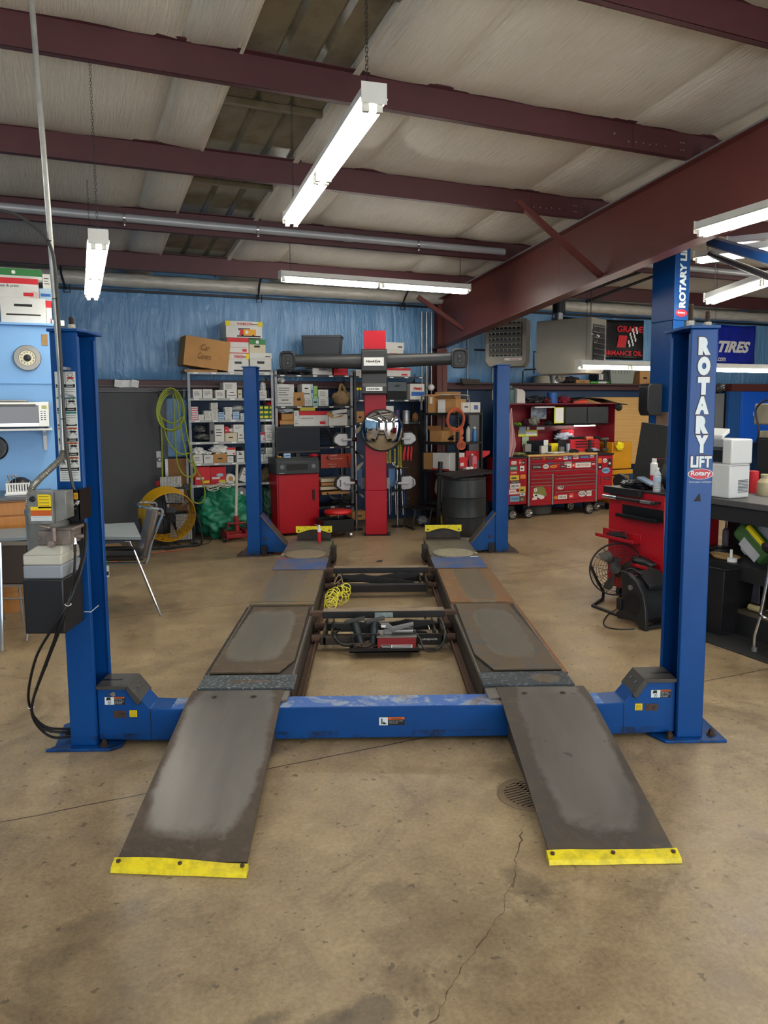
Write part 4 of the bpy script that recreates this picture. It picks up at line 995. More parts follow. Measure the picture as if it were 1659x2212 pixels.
# --- unit 1 -----------------------------------------------------------------
srow(c3,Z1['a'],[(162,712,250,792,'w','white parts box closest to the hose coil'),(258,712,350,792,'w','white parts box, second from the hose coil'),(378,718,470,792,'w','white parts box standing alone in mid row'),
    (485,718,582,792,'wl','white parts box carrying another one'),(592,715,632,792,'cr','narrow cream box against the blue lift column'),(788,720,868,792,'w','white box past the blue lift column')],'on the uppermost small-parts shelf')
a,b,z0,z1=RC(c3,452,645,582,718,VS+.015);carton(a,b,VS+.015,.3,z0,z1-.002,'wide white box perched on another, below the red-topped office box','w')
lump('crumpled_wrap',(*PV_(c3,832,690,6.8)[:2],PV_(c3,832,690,6.8)[2]),(.04,.05,.06),M['paper'],'crumpled wrap on a white box past the blue column','wrap',3)
# stacks of small boxes on shelf b
def stack(c,x0,x1,ytop,ybot,n,st,desc,d=.12,zf=None):
    a,b,z0,z1=RC(c,x0,ytop,x1,ybot,VS+.02);z0=zf if zf is not None else z0;h=(z1-z0)/n
    for k in range(n):
        j=.004*noise.noise(Vector((a*9,k*3.1,0)))*2
        pos='lone' if n==1 else ('top' if k==n-1 else ('bottom' if k==0 else ORD[k]+' from the bottom'))
        carton(a+j,b+j,VS+.02,d,z0+h*k,z0+h*(k+1)-.0012,'%s, %s'%(desc,'standing alone' if n==1 else pos+' of its stack'),st,'small boxes on the brake parts shelf')
zb_=Z1['b']
stack(c3,148,213,878,997,6,'pink','pink-labelled small box',zf=zb_)
stack(c3,215,268,953,997,2,'w','low white small box by the pink stack',zf=zb_);stack(c3,272,335,915,997,4,'w','white small box between pink and tallest stacks',zf=zb_)
stack(c3,330+6,403,840,997,8,'wl','white small box of the tallest stack',zf=zb_);stack(c3,408,463,930,997,3,'bl','pale small box right after the tallest stack',zf=zb_)
stack(c3,467,535,880,997,5,'w','white small box beside the blue-printed ones',zf=zb_);stack(c3,545,605,925,997,3,'bl','blue-printed small box by the lift column',zf=zb_);stack(c3,618,660,940,997,3,'w','white small box half behind the lift column',zf=zb_)
lump('plastic_bag',PV_(c3,590,895,6.74),(.09,.07,.035),mat('clear film','#a9aaa8',.2,spec=.8),'clear plastic bag on the blue-printed boxes','bag',5,.4)
for k,(x0,x1) in enumerate(((788,838),(840,888),(890,940))):
    stack(c3,x0,x1,865,997,3,'yg','green-yellow box, %s column past the lift post'%ORD[k],zf=zb_)
lump('red_pouch',PV_(c3,905,855,6.74),(.06,.05,.035),redc,'red pouch on the green and yellow boxes','pouch',6,.35)
# shelf c
film=mat('smoky film','#5d5f5e',.25,spec=.8,bump=.6,bs=30)
lump('plastic_bag',PV_(c3,255,1165,6.78),(.115,.12,.045),film,'smoky bag of parts lying at the shelf end','bag',8,.35,flat=Z1['c']+.002)
lump('plastic_bag',PV_(c3,225,1090,6.8),(.08,.1,.045),film,'smoky bag heaped on another bag','bag',12,.4)
srow(c3,Z1['c'],[(322,1030,368,1205,'gray','grey flat panel upright behind the bags'),(370,1050,462,1205,'w','tall pile-like white box after the bags'),(470,1130,585,1205,'cr','wide cream open box'),(590,1125,652,1205,'wl','white box by the lift column'),(795,1125,850,1205,'redw','red and white box past the lift column'),(855,1125,945,1205,'w','white box carrying one, past the column')],'on the shelf with bagged parts')
for k,(x0,y0,x1,y1,st,ds) in enumerate(((550,1050,648,1125,'w','white box set atop another beside the lift column'),(848,1050,945,1123,'w','upper white box past the lift column, bagged parts shelf'),(468,1068,505,1128,'redflat','small red box behind the cream open box'))):
    a,b,z0,z1=RC(c3,x0,y0,x1,y1,VS+.02);carton(a,b,VS+.02,.2,z0,z1,ds,st)
lump('crumpled_wrap',PV_(c3,530,1105,6.75),(.05,.05,.03),M['paper'],'white crumpled wrap in the cream open box','wrap',9,.5)
# shelf d
srow(c3,Z1['d'],[(165,1340,258,1412,'w','white parts box at the hose end'),(268,1340,358,1412,'w','white parts box, second from the hose end'),(362,1328,488,1412,'card','kraft carton holding tangled cable'),(492,1350,550,1412,'w','narrow white box after the kraft carton'),(582,1300,655,1412,'wl','taller white box marked 3'),(803,1330,838,1412,'w','white box touching the lift column'),(842,1328,925,1412,'w','white box past the lift column'),(930,1355,966,1412,'w','smallest white box at the shelf end')],'on the shelf over the red snack trays')
tq=MB();u_,z_=at_v(*c3(598,1335),VS+.0135);tq.text('3',(u_,VS+.013,z_),X,Z,.035,.03,bold=.03)
for o in bpy.data.objects:
    if o.get('label','').startswith('taller white box marked 3'):tq.build('lettering',INK,o)
for (x,y,rx,rz,sd,ds) in ((210,1305,.085,.05,2,'crumpled white wrap heaped on the box by the hose end'),(300,1322,.05,.025,14,'grey hose scrap on a white parts box'),(415,1285,.11,.065,4,'tangled white cable heaped on kraft carton'),(600,1285,.05,.03,17,'dark part resting on the box marked 3')):
    lump('parts_heap',PV_(c3,x,y,6.75),(rx,.09,rz),M['paper'] if sd != 17 else M['dark'],ds,'parts',sd,.55,3)
for (x0,y0,x1,y1,st,ds) in ((488,1270,570,1342,'redw','pink-labelled box resting on a narrow white box'),(858,1270,955,1326,'w','long white box lying on two others at the shelf end'),(805,1270,850,1326,'gray','dark box leaning by the lift column on a white box')):
    a,b,z0,z1=RC(c3,x0,y0,x1,y1,VS+.02);carton(a,b,VS+.02,.2,z0,z1,ds,st)
# shelf e
a,b,z0,z1=RC(c3,178,1455,328,1618,VS+.02)
for k,(x0,x1) in enumerate(((178,328),(330,478))):
    a,b,z0,z1=RC(c3,x0,1453,x1,1618,VS+.02)
    o=carton(a,b,VS+.02,.22,Z1['e'],z1,['red snack tray box with a yellow word, hose side','red snack tray box with a blue car picture'][k],'redflat')
    q=MB();w_=b-a;q.box(a+w_*.55,b-.012,VS+.0185,VS+.0195,Z1['e']+.02,Z1['e']+.055);q.build('yellow_logo',yb,o)
    if k:q=MB();q.blob((a+w_*.62,VS+.02,Z1['e']+.12),(.045,.003,.022),3,.2);q.build('car_print',ltblue,o)
q=MB();p=PV_(c3,515,1530,6.72);q.lathe((p[0],p[1]-.05,Z1['e']+.065),[(.062,0),(.064,.004),(.064,.2),(.03,.2)],24,axis=(0,1,0));q.lathe((p[0],p[1]-.052,Z1['e']+.065),[(.032,0),(.032,.003)],18,m=1,axis=(0,1,0));solo('paper_roll',q,[WB,CARD],'roll of white material beside the red snack trays','roll')
a,b,z0,z1=RC(c3,592,1460,665,1600,VS+.03);carton(a+.01,b,VS+.03,.15,z0+.01,z1,'white box tipped over beside the paper roll','w',tilt=.4)
lump('bagged_part',PV_(c3,880,1530,6.8),(.12,.12,.11),mat('kraft bag','#6f5a40',.8,n=.4,bump=.4),'kraft bag with black parts under the shelf end','bag',21,.3,flat=Z1['e'])
# top of unit 1
a,b,z0,z1=RC(c3,60,240,487,520,6.6)
o=carton(a-.01,b,VS-.06,.34,Z1['top']+.05,z1-.03+.05,'big brown box with handwriting, tilted on top of the shelving','plain',tilt=.13,yaw=.06,cat='box')
q=MB();q.tf=Matrix.Translation(((a+b)/2,VS+.11,Z1['top']+.05))@Matrix.Rotation(.06,4,'Z')@Matrix.Rotation(.13,4,'Y')@Matrix.Translation((-(a+b)/2,-VS-.14,-Z1['top']-.05))
w_,h_=b-a,z1-z0
q.text('Car',(a+w_*.33,VS-.062,Z1['top']+.05+h_*.58),X,Z,.075,.12,shear=.3);q.text('Covers',(a+w_*.28,VS-.062,Z1['top']+.05+h_*.28),X,Z,.075,.17,shear=.3);q.build('handwriting',mat('marker brown','#6c4a26',.8),o)
q=MB();q.tf=Matrix.Identity(4);q.box(a+.03,b-.12,VS+.0,VS+.3,Z1['top'],Z1['top']+.032);solo('flattened_carton',q,CARD,'flattened cardboard wedged under the big brown box','cardboard')
q=MB();q.add([(a+.0,VS+.3,z1+.03),(a+.3,VS+.26,z1+.01),(a+.3,VS+.12,z1+.0),(a+.02,VS+.12,z1+.02)],[(0,1,2,3)]);q.build('flap',CARD,o)
def mason(x0,y0,x1,y1,v,d,label,truck=False,zz=None):
    a,b,z0,z1=RC(c3,x0,y0,x1,y1,v);z0=zz if zz else z0
    o=carton(a,b,v,d,z0,z1,label,'bank');w,h=b-a,z1-z0
    o.children[-1].hide_render=False
    q=MB();q.box(a-.0005,a+w*.13,v-.0012,v-.0002,z1-h*.3,z1,0);q.box(b-w*.13,b+.0005,v-.0012,v-.0002,z1-h*.3,z1,0);q.build('yellow_corner',[yb],o)
    q=MB();q.text('W.B.MASON',(a+w*.3,v-.001,z1-h*.24),X,Z,h*.16,w*.42,bold=.03);q.build('lettering',M['redink'],o)
    if truck:
        q=MB();tz=z0+h*.1;q.box(a+w*.48,a+w*.82,v+.002,v+.0055,tz+h*.05,tz+h*.42,0);q.prism([(a+w*.36,tz+h*.05),(a+w*.48,tz+h*.05),(a+w*.48,tz+h*.42),(a+w*.41,tz+h*.42),(a+w*.38,tz+h*.22)],'y',v+.002,v+.0055,1)
        for xx in (.45,.74):q.cyl((a+w*xx,v+.001,tz+h*.05),(a+w*xx,v+.0055,tz+h*.05),h*.06,n=14,m=2)
        q.cyl((a+w*.57,v+.001,tz+h*.24),(a+w*.57,v+.002,tz+h*.24),h*.1,n=14,m=3);q.build('truck_print',[mat('amber print','#e6a62a',.6),M['redink'],INK,M['white']],o)
    return o
a,b,z0,z1=RC(c3,705,365,918,550,VS);carton(a,b,VS,.38,Z1['top'],z1,'lidded white file box on shelving top, past the lift column','bank')
a,b,zq,z2=RC(c3,702,235,858,365,VS);o=carton(a,b,VS+.01,.3,z1,z2,'green and cream paper box on a white file box','cr');q=MB();q.box(a,b,VS+.008,VS+.0095,z1+(z2-z1)*.62,z2,0);q.lathe(((a+b)/2,VS+.008,z1+(z2-z1)*.8),[(.022,0),(.022,.001)],18,m=1,axis=(0,-1,0));q.build('green_band',[M['greenink'],M['paper']],o)
z5=z2
mason(490,370,700,545,VS,.36,'white and yellow office box directly on the shelving top',zz=Z1['top']);z1=RC(c3,490,370,700,540,VS)[3]
a,b,zq,z2=RC(c3,490,220,695,370,VS);o=carton(a,b,VS+.0,.34,z1,z2,'red-topped paper box sandwiched between office boxes','redw');q=MB();q.box(a,b,VS-.002,VS-.001,z1,z1+.012);q.tube([(a+.03,VS-.003,z1+.09),(a+.08,VS-.003,z1+.075),(b-.03,VS-.003,z1+.08)],.002,4);q.build('red_trim',M['redink'],o)
z1=max(z2,z5)
mason(475,62,828,235,VS-.02,.38,'uppermost office box with a yellow truck picture',True,zz=z1+.001)
# --- unit 2 ----------------------------------------------------------------
srow(c4,Z2['a'],[(75,790,240,868,'wl','low white box holding a larger open one'),(242,740,342,868,'card','brown kraft box with a dark hole'),(345,802,383,868,'w','tiny white box beside kraft box'),(385,800,418,868,'w','tiny white box with a code square'),(421,797,476,868,'teal','pale teal box under the lime box'),(480,787,574,868,'w','lower white box of a pair by the brown bag')],'upper shelf behind the console',d=.28)
q=MB();p=PV_(c4,298,800,VS+.012);q.lathe((p[0],VS+.0145,p[2]),[(.014,0),(.014,.001)],16,axis=(0,-1,0))
for o in bpy.data.objects:
    if o.get('label','').startswith('brown kraft box with a dark'):q.build('hole',INK,o)
for (x0,y0,x1,y1,st,ds) in ((70,662,245,789,'w','open white printed box atop the low box, upper console shelf'),(320,662,405,800,'wl','tall white box above the tiny boxes'),(406,662,425,797,'bl','thin blue-edged box beside the tall white one'),(430,680,469,796,'green','lime green box on the pale teal box'),(475,715,571,786,'w','upper white box of a pair by the brown bag')):
    a,b,z0,z1=RC(c4,x0,y0,x1,y1,VS+.02);carton(a,b,VS+.02,.22,z0,z1,ds,st)
a,b,z0,z1=RC(c4,70,640,262,665,VS);q=MB();q.add([(a,VS+.05,z1),(b,VS-.03,z0),(b-.03,VS+.2,z0+.01),(a+.01,VS+.25,z1+.01)],[(0,1,2,3)]);q.add([(a,VS+.05,z1+.003),(b,VS-.03,z0+.003),(b-.03,VS+.2,z0+.013),(a+.01,VS+.25,z1+.013)],[(0,1,2,3)]);solo('box_flap',q,CARD,'loose cardboard flap over the open white printed box','cardboard')
lump('crumpled_wrap',PV_(c4,115,625,6.8),(.05,.08,.05),M['paper'],'crumpled striped wrap above the loose cardboard flap','wrap',31,.5)
bagm=mat('brown canvas bag','#8f7554',.8,bump=.3,bs=8)
q=MB();p=PV_(c4,700,760,6.82);q.blob((p[0],6.82,Z2['a']+.1),(.135,.12,.12),41,.25,1.6,flat=Z2['a']+.002)
q.tube([(p[0]-.06,6.76,Z2['a']+.17),(p[0]-.045,6.74,Z2['a']+.29),(p[0]+.0,6.76,Z2['a']+.27),(p[0]+.04,6.78,Z2['a']+.19)],.022,8,sub=5)
solo('canvas_bag',q,bagm,'brown canvas bag slumped at the end of the upper shelf','bag')
q=MB();a,b,z0,z1=RC(c4,620,845,770,870,VS);q.box(a,b,VS+.01,VS+.25,Z2['a'],Z2['a']+.02);solo('black_binder',q,M['black'],'flat black case under the brown canvas bag','case')
for (x0,x1,y0,y1,m_,ds) in ():
    pass
# shelf b of unit 2
srow(c4,Z2['b'],[(293,920,572,1062,'redw','long red and white printing paper box'),(245,990,295,1062,'w','small white box, lower of two beside wooden crate'),(755,905,785,1062,'gray','grey upright board at the shelf end')],'on the shelf above the monitor',d=.3)
a,b,z0,z1=RC(c4,244,915,290,989,VS+.02);carton(a,b,VS+.02,.2,z0,z1,'small white box, upper of two beside wooden crate','w')
for o in bpy.data.objects:
    if o.get('label','').startswith('long red and white printing'):
        a,b,z0,z1=RC(c4,293,920,572,1062,VS+.015);w_,h_=b-a,z1-Z2['b'];q=MB();q.text('copy & print',(a+w_*.06,VS+.0135,Z2['b']+h_*.45),X,Z,h_*.14,w_*.42);q.build('lettering',INK,o)
        q=MB()
        for r_ in (.02,.032,.044):q.tube([(b-.05+r_*math.cos(t_),VS+.0135,Z2['b']+.05+r_*math.sin(t_)) for t_ in [PI*2*i/16 for i in range(17)]],.0012,4)
        q.build('ring_print',M['redink'],o)
a,b,z0,z1=RC(c4,125,945,240,1010,VS+.01)
crate=mat('varnished wood','#a9742e',.5,n=.4,ns=6,stretch=(1,1,6))
q=MB();q.box(a,b,VS+.01,VS+.2,z0+.004,z1);q.box(a-.004,b+.004,VS+.006,VS+.204,z1-.012,z1);solo('wooden_box',q,crate,'small wooden box under a plastic bag, above the monitor','box',bev=.002)
q=MB();q.box(a-.02,b+.03,VS+.02,VS+.25,Z2['b'],Z2['b']+.022);q.box(a-.02,b+.03,VS+.02,VS+.25,Z2['b']+.026,z0+.002,1);solo('stacked_trays',q,[M['dark'],CARD],'dark trays stacked under the small wooden box','tray')
lump('plastic_bag',PV_(c4,165,912,6.74),(.11,.09,.035),mat('hazy film','#b9c0c6',.25,spec=.8),'hazy plastic bag on the small wooden box','bag',51,.45)
q=MB();a,b,z0,z1=RC(c4,76,905,92,1060,VS);q.box(a,b,VS,VS+.3,Z2['b'],z1);solo('red_folder',q,redc,'thin red folder standing at the end above the monitor','folder')
a,b,z0,z1=RC(c4,302,870,445,920,VS);q=MB();q.box(a,b,VS-.01,VS+.25,z0+.004,z1-.02);solo('yellow_pad',q,mat('dull yellow card','#c9b84c',.8),'dull yellow carton lying on the printing paper box','box',bev=.002)
a,b,z0,z1=RC(c4,575,950,752,1060,VS-.02);q=MB();q.box(a,b,VS-.03,VS+.25,Z2['b'],z1);o=solo('torn_carton',q,WB,'torn white carton with brown flaps hanging open','box',bev=.002)
q=MB();q.add([(a-.01,VS-.035,z1+.035),(a+.07,VS-.06,z1-.01),(a+.05,VS-.035,z1-.06),(a-.05,VS-.06,z1+.0)],[(0,1,2,3)]);q.add([(a+.05,VS-.034,z1-.05),(b-.05,VS-.034,z1+.0),(b-.09,VS-.05,z1-.035)],[(0,1,2)]);q.build('torn_flap',CARD,o)
q=MB();q.tf=Matrix.Translation(((a+b)/2+.02,VS,z1+.01))@Matrix.Rotation(-.12,4,'Y');q.box(-.1,.12,-.02,.2,.0,.05);solo('scribbled_lid',q,WB,'white scribbled lid askew on the torn white carton','lid')
# top of unit 2 cases
a,b,z0,z1=RC(c4,420,510,610,570,VS-.01);q=MB();q.box(a,b,VS-.01,VS+.3,Z2['top'],z1);o=solo('silver_case',q,mat('silver case','#b9bab7',.35,.5),'silver tool case lying under the black tote','case',bev=.006)
q=MB();q.tube([((a+b)/2-.05,VS-.014,z1-.02),((a+b)/2-.05,VS-.03,z1-.02),((a+b)/2+.05,VS-.03,z1-.02),((a+b)/2+.05,VS-.014,z1-.02)],.005,6);q.build('handle',M['black'],o)
zcase=z1
a,b,z0,z1=RC(c4,625,515,760,570,VS-.01);q=MB();q.box(a,b,VS-.01,VS+.3,Z2['top'],z1);q.box(a,b,VS-.013,VS-.01,(z1+Z2['top'])/2-.003,(z1+Z2['top'])/2+.003,1);solo('red_case',q,[redc,M['dark']],'flat red tool case on the shelving top','case',bev=.005)
for k,(x0,x1,y0) in enumerate(((70,215,520),(220,415,525))):
    a,b,z0,z1=RC(c4,x0,y0,x1,570,VS);lump('dark_bag',((a+b)/2,VS+.12,Z2['top']+.03),((b-a)/2,.13,.045),M['dark'],['dark bag sagging under the camera pod','dark bag between silver case and another dark bag'][k],'bag',60+k,.3,flat=Z2['top']+.002)
q=MB();u_,z_=at_v(*c4(525,400),6.78)                 # black tote
tot=mat('black tote plastic','#22262b',.4);a,_,_,_=RC(c4,330,200,700,510,6.72);b=RC(c4,330,200,715,510,6.72)[1];zt=at_v(*c4(520,205),6.72)[1]
cx,w_=(a+b)/2+.0,(b-a)
T_=Matrix.Translation((cx,6.74,zcase))@Matrix.Rotation(-.45,4,'Z');hh=zt-zcase
q.tf=T_;wx,wy=.26,.17
q.add([(-wx*.85,-wy*.85,0),(wx*.85,-wy*.85,0),(wx*.85,wy*.85,0),(-wx*.85,wy*.85,0),(-wx,-wy,hh),(wx,-wy,hh),(wx,wy,hh),(-wx,wy,hh)],[(0,3,2,1),(4,5,6,7),(0,1,5,4),(1,2,6,5),(2,3,7,6),(3,0,4,7)])
q.box(-wx-.012,wx+.012,-wy-.012,wy+.012,hh-.03,hh)
for s_ in (-1,1):
    for k in range(5):y_=-.12+k*.06;q.add([(s_*wx*.86,y_-.006,.02),(s_*wx*.86,y_+.006,.02),(s_*(wx*.98),y_+.006,hh-.03),(s_*(wx*.98),y_-.006,hh-.03),(s_*(wx*.86+.012),y_,.02),(s_*(wx*.98+.012),y_,hh-.03)],[(0,4,5,3),(4,1,2,5)])
o=solo('storage_tote',q,tot,'black lidded tote with white tags on top of the shelving','tote',origin=(cx,6.74,zcase))
q=MB();q.tf=T_
for x_,z0_,w2,h2 in ((-.1,.06,.05,.12),(.0,.05,.05,.05),(.03,.12,.03,.03)):q.box(x_,x_+w2,-wy*(.93+.1*z0_/hh)-.004,-wy*.9,z0_,z0_+h2)
q.build('white_tag',M['paper'],o)
# --- unit 3 ----------------------------------------------------------------
a,b,z0,z1=RC(c5,225,262,415,420,VS);zbx=at_v(*c5(350,510),VS)[1]
a2,b2,_,_=RC(c5,240,510,472,585,VS)
carton(a2-.1,b2,VS,.3,Z3['top'],zbx+.0,'white box with red dots behind the camera beam','redw')
carton(a,b,VS+.02,.3,zbx+.001,z1,'white file box with orange hand hole above the camera beam','bank',text='orange')
a,b,z0,z1=RC(c4,835,525,885,570,VS);carton(a,b,VS,.2,Z3['top'],z1,'small white box on shelving top beside the red column','w')
q=MB();a,b,z0,z1=RC(c5,250,635,440,805,VS);q.box(a,b,VS+.01,VS+.3,Z3['a'],z1);q.box(a+.01,b-.01,VS+.0,VS+.012,Z3['a']+(z1-Z3['a'])*.45,z1-.01,1)
o=solo('tool_bag',q,[mat('black nylon','#16181b',.8),mat('grey nylon','#5b6268',.8)],'grey and black bag marked DMT beside the filter carton','bag',bev=.015)
q=MB();q.text('DMT',((a+b)/2-.045,VS-.002,Z3['a']+(z1-Z3['a'])*.68),X,Z,.035,.1,bold=.03,shear=.2);q.build('lettering',INK,o)
a,b,z0,z1=RC(c5,470,660,605,805,VS);o=carton(a,b,VS,.25,Z3['a'],z1,'white oil filter carton with red word and blue band','wl');w_,h_=b-a,z1-Z3['a']
q=MB();q.text('FRAM',(a+w_*.2,VS-.0015,Z3['a']+h_*.58),X,Z,h_*.2,w_*.62,bold=.03,shear=.2);q.build('lettering',M['redink'],o);q=MB();q.box(a+w_*.08,b-w_*.02,VS-.001,VS,Z3['a']+h_*.24,Z3['a']+h_*.5);q.build('blue_band',M['blueink'],o)
def can(name,u,v,z,r,h,m,label,lid=None,group=None,cat='can'):
    q=MB();q.lathe((u,v,z),[(r,0),(r,.004),(r*.985,.008),(r*.985,h-.01),(r,h-.006),(r,h),(r*.9,h),(r*.9,h-.004)],22)
    o=solo(name,q,m,label,cat,group)
    if lid:q=MB();q.lathe((u,v,z+h-.004),[(r*.88,0),(r*.88,.006),(.01,.008)],20);q.build('lid',lid,o)
    return o
u_,z_=at_v(*c5(435,960),6.72);can('paint_can',u_,6.74,Z3['b'],.062,.165,M['galv'],'silver paint can on the shelf behind the mirror',M['steel'])
u_,z_=at_v(*c5(352,960),6.72);can('paint_can',u_,6.76,Z3['b'],.05,.17,mat('purple can','#453a66',.5),'dark purple can next to the silver paint can',M['dark'])
a,b,z0,z1=RC(c5,240,872,312,1010,VS+.05);carton(a,b,VS+.05,.2,Z3['b'],z1,'grey-white box beside the purple can behind the mirror','w')
lump('paper_bag',PV_(c5,517,985,6.75),(.045,.05,.07),mat('brown paper','#8a5f35',.8),'brown paper bag after the silver paint can','bag',71,.35,flat=Z3['b'])
for k,x in enumerate((848,878)):
    u_,z_=at_v(*c4(x,760),6.7);q=MB();q.lathe((u_,6.7,Z3['a']),[(.024,0),(.025,.003),(.025,.12),(.02,.135)],16);o=solo('spray_can',q,mat('navy can','#39455f',.35),['dark spray can with yellow cap, farther from red column','dark spray can with yellow cap, touching red column side'][k],'spray can')
    q=MB();q.lathe((u_,6.7,Z3['a']+.135),[(.02,0),(.02,.03),(.017,.034)],16);q.build('cap',M['yellow'],o)
a,b,z0,z1=RC(c4,838,922,915,1010,VS+.03);carton(a,b,VS+.03,.2,Z3['b'],z1,'open kraft box beside the red column on the dark shelf','card')
# brown pegboard behind clamps with red clamps, yellow-edged squares and hanging bars
bp=mat('dark brown pegboard','#4c3322',.7,n=.3,ns=6)
a,b,z0,z1=RC(e1,1110,590,1330,1390,7.0);q=MB();q.box(a,b,7.0,7.01,z0,Z3['b']-.05);o=solo('pegboard',q,bp,'dark brown pegboard behind the hanging red clamps','pegboard')
for k,x in enumerate((1150,1195,1235)):
    q=MB();u0_,z0_=at_v(*e1(x-20+k*5,800),6.5);u1_,z1_=at_v(*e1(x+15,615),6.5)
    q.prism([(u0_,z0_),(u0_+.022,z0_),(u1_,z1_-.05),(u1_,z1_),(u1_-.02,z1_),(u0_-.005,z0_+.09)],'y',6.5,6.52);solo('spring_clamp',q,redc,'red clamp hanging under the white target, %s'%['shelf side first','middle one','rack side last'][k],'clamp')
for k,(x,y0,y1) in enumerate(((930,690,830),(967,660,830),(1025,650,832),(1072,580,880),(1105,560,885))):
    u_,z1_=at_v(*e1(x,y0),6.45);_,z0_=at_v(*e1(x,y1),6.45);q=MB();q.box(u_-.011,u_+.011,6.45,6.458,z0_,z1_,0);q.box(u_-.006,u_+.006,6.448,6.45,z0_+.02,z1_-.01,1);q.cyl((u_,6.447,z0_+.012),(u_,6.45,z0_+.012),.004,n=8,m=1)
    solo('measuring_bar',q,[M['yellow'],M['dark']],'yellow-edged bar hanging under the mirror, %s from the red column'%ORD[k],'bar')
wire=MB();a,b,z0,z1=RC(e1,925,850,1200,1500,6.5)
for k in range(9):
    x=945+k*26;u_,zt_=at_v(*e1(x,905+8*(k%3)),6.5);u2_,zb_2=at_v(*e1(x+(20 if k>4 else 5),1490-30*(k%3)),6.5)
    q=MB();q.cyl((u_,6.5,zt_),(u2_,6.47,zb_2),.009 if k%2 else .013,n=10);solo('hanging_rod',q,[M['chrome'],mat('blue steel bar','#2e4c82',.4,.4),M['dark']][k%3],'%s rod hanging behind the clamp pole, %s from the red column'%(['bright','blue','dark'][k%3],ORD[k]),'rod')
q=MB();u_,z_=at_v(*e1(925,900),6.5);u2_,_=at_v(*e1(1200,900),6.5);q.cyl((u_,6.5,z_),(u2_,6.5,z_),.006,n=8);q.cyl((u_,6.5,z_-.45),(u2_,6.5,z_-.45),.006,n=8);solo('rod_rail',q,M['steel'],'thin rails carrying the hanging rods','rail')
# lower clutter of unit 2 between console and red column
for k,(y,w0) in enumerate(((1565,0),(1600,6),(1640,-4),(1685,10))):
    a,b,z0,z1=RC(c4,490+w0,y,640+w0*6,y+28,6.55);q=MB();q.box(a,b+.1,6.5,6.85,z0,z1);solo('flat_carton',q,CARD if k%2 else creamc,'flat cardboard sheet, %s down, beside the red console'%ORD[k],'cardboard')
a,b,z0,z1=RC(c4,500,1330,795,1462,6.6);q=MB();q.box(a,b,6.6,6.62,z0,z1);o=solo('tool_board',q,mat('rust red board','#a63a22',.5,n=.2),'orange-red board with white captions beside the console','board')
q=MB()
for (s,fx,fz,fw) in (('MAGNETIC SIDING CLAMP',.2,.68,.5),('MEASUREMENT',.3,.9,.22),('Performance',.25,.3,.25),('Gauge',.3,.1,.15)):q.text(s,(a+(b-a)*fx,6.598,z0+(z1-z0)*(fz-.05)),X,Z,.012,(b-a)*fw)
q.build('lettering',M['paper'],o);q=MB();q.tube([(a+.1,6.59,z1-.03),(a+.08,6.58,z1-.06),(a+.13,6.585,z1-.07)],.006,6);q.tube([(b-.07,6.59,z1-.03),(b-.06,6.57,z0+.04),(b-.04,6.57,z0-.06)],.008,6);q.build('hanging_tool',M['black'],o)
q=MB();p=[PV_(c4,530,1085,6.55),PV_(c4,570,1095,6.5),PV_(c4,592,1150,6.5),PV_(c4,603,1230,6.5)];q.tube(p,.013,8,sub=5);solo('rubber_hose',q,M['dark'],'thick dark hose arching beside the monitor','hose')
q=MB()
for k in range(6):y=1100+k*22;q.cyl(PV_(c4,500,y,6.6),PV_(c4,650+k*8,y+6,6.62),.007,n=8)
solo('rod_bundle',q,M['dark'],'dark rods lying on the shelf behind the monitor edge','rods')
q=MB()
for k in range(5):
    p=[PV_(c4,560+k*10,1700+k*12,6.5),PV_(c4,620,1760-k*8,6.45),PV_(c4,720,1740+k*10,6.45),PV_(c4,800,1700+k*14,6.5)];q.tube(p,.009,6,sub=5)
solo('cable_heap',q,M['black'],'black cables draped on the lowest shelf behind the red stool','cables')
lump('dark_sack',PV_(c4,690,1800,6.75),(.22,.13,.06),M['dark'],'dark sack on the low shelf behind the red stool','sack',81,.35)
a,b,z0,z1=RC(c4,800,1880,940,1960,6.5);carton(a,b,6.5,.2,z0,z1,'kraft box lying on the floor behind the red column','card')
a,b,z0,z1=RC(c4,585,1895,690,1955,6.55);carton(a,b,6.55,.2,z0,z1,'yellowish carton on the floor behind the red stool','card')
# ================================================================ ALIGNMENT CONSOLE, CAMERA COLUMN, TARGETS
redm=mat('console red enamel','#ac0a1c',.35,spec=.35,n=.12,ns=3)
VC=6.25
a,b,z0,z1=RC(c4,82,1520,485,2085,VC)
t=thing('alignment_console','red wheeled alignment console cabinet with black printer top','console',((a+b)/2,VC+.3,0))
sub_=lambda f,n,m,par,**k:sub(f,n,m,par,**k)
sub_(lambda q:q.box(a,b,VC,VC+.38,z0,z1),'cabinet_body',redm,t,bev=.006)
d_=sub_(lambda q:q.box(a+.022,b-.025,VC-.012,VC,z0+.01,z1-.01),'door',redm,t,bev=.004)
hx,_,hz0,hz1=RC(c4,418,1668,443,1768,VC)
sub_(lambda q:(q.box(hx,hx+.03,VC-.03,VC-.012,hz0,hz1),q.box(hx+.008,hx+.022,VC-.036,VC-.03,hz0+.01,hz1-.02)),'handle',M['black'],d_,bev=.003)
zt=at_v(*c4(280,1365),VC)[1]
def ptop(q):
    q.prism([(VC-.03,z1),(VC-.035,zt-.05),(VC+.02,zt),(VC+.38,zt),(VC+.38,z1)],'x',a-.01,b+.005)
pt_=sub_(ptop,'printer_top',mat('charcoal plastic','#33363a',.5),t,bev=.01)
w_=b-a;hp_=zt-z1
sub_(lambda q:q.box(a+w_*.23,b-w_*.28,VC-.0385,VC-.03,z1+hp_*.24,z1+hp_*.62),'paper_slot',mat('slot black','#050506',.6),pt_)
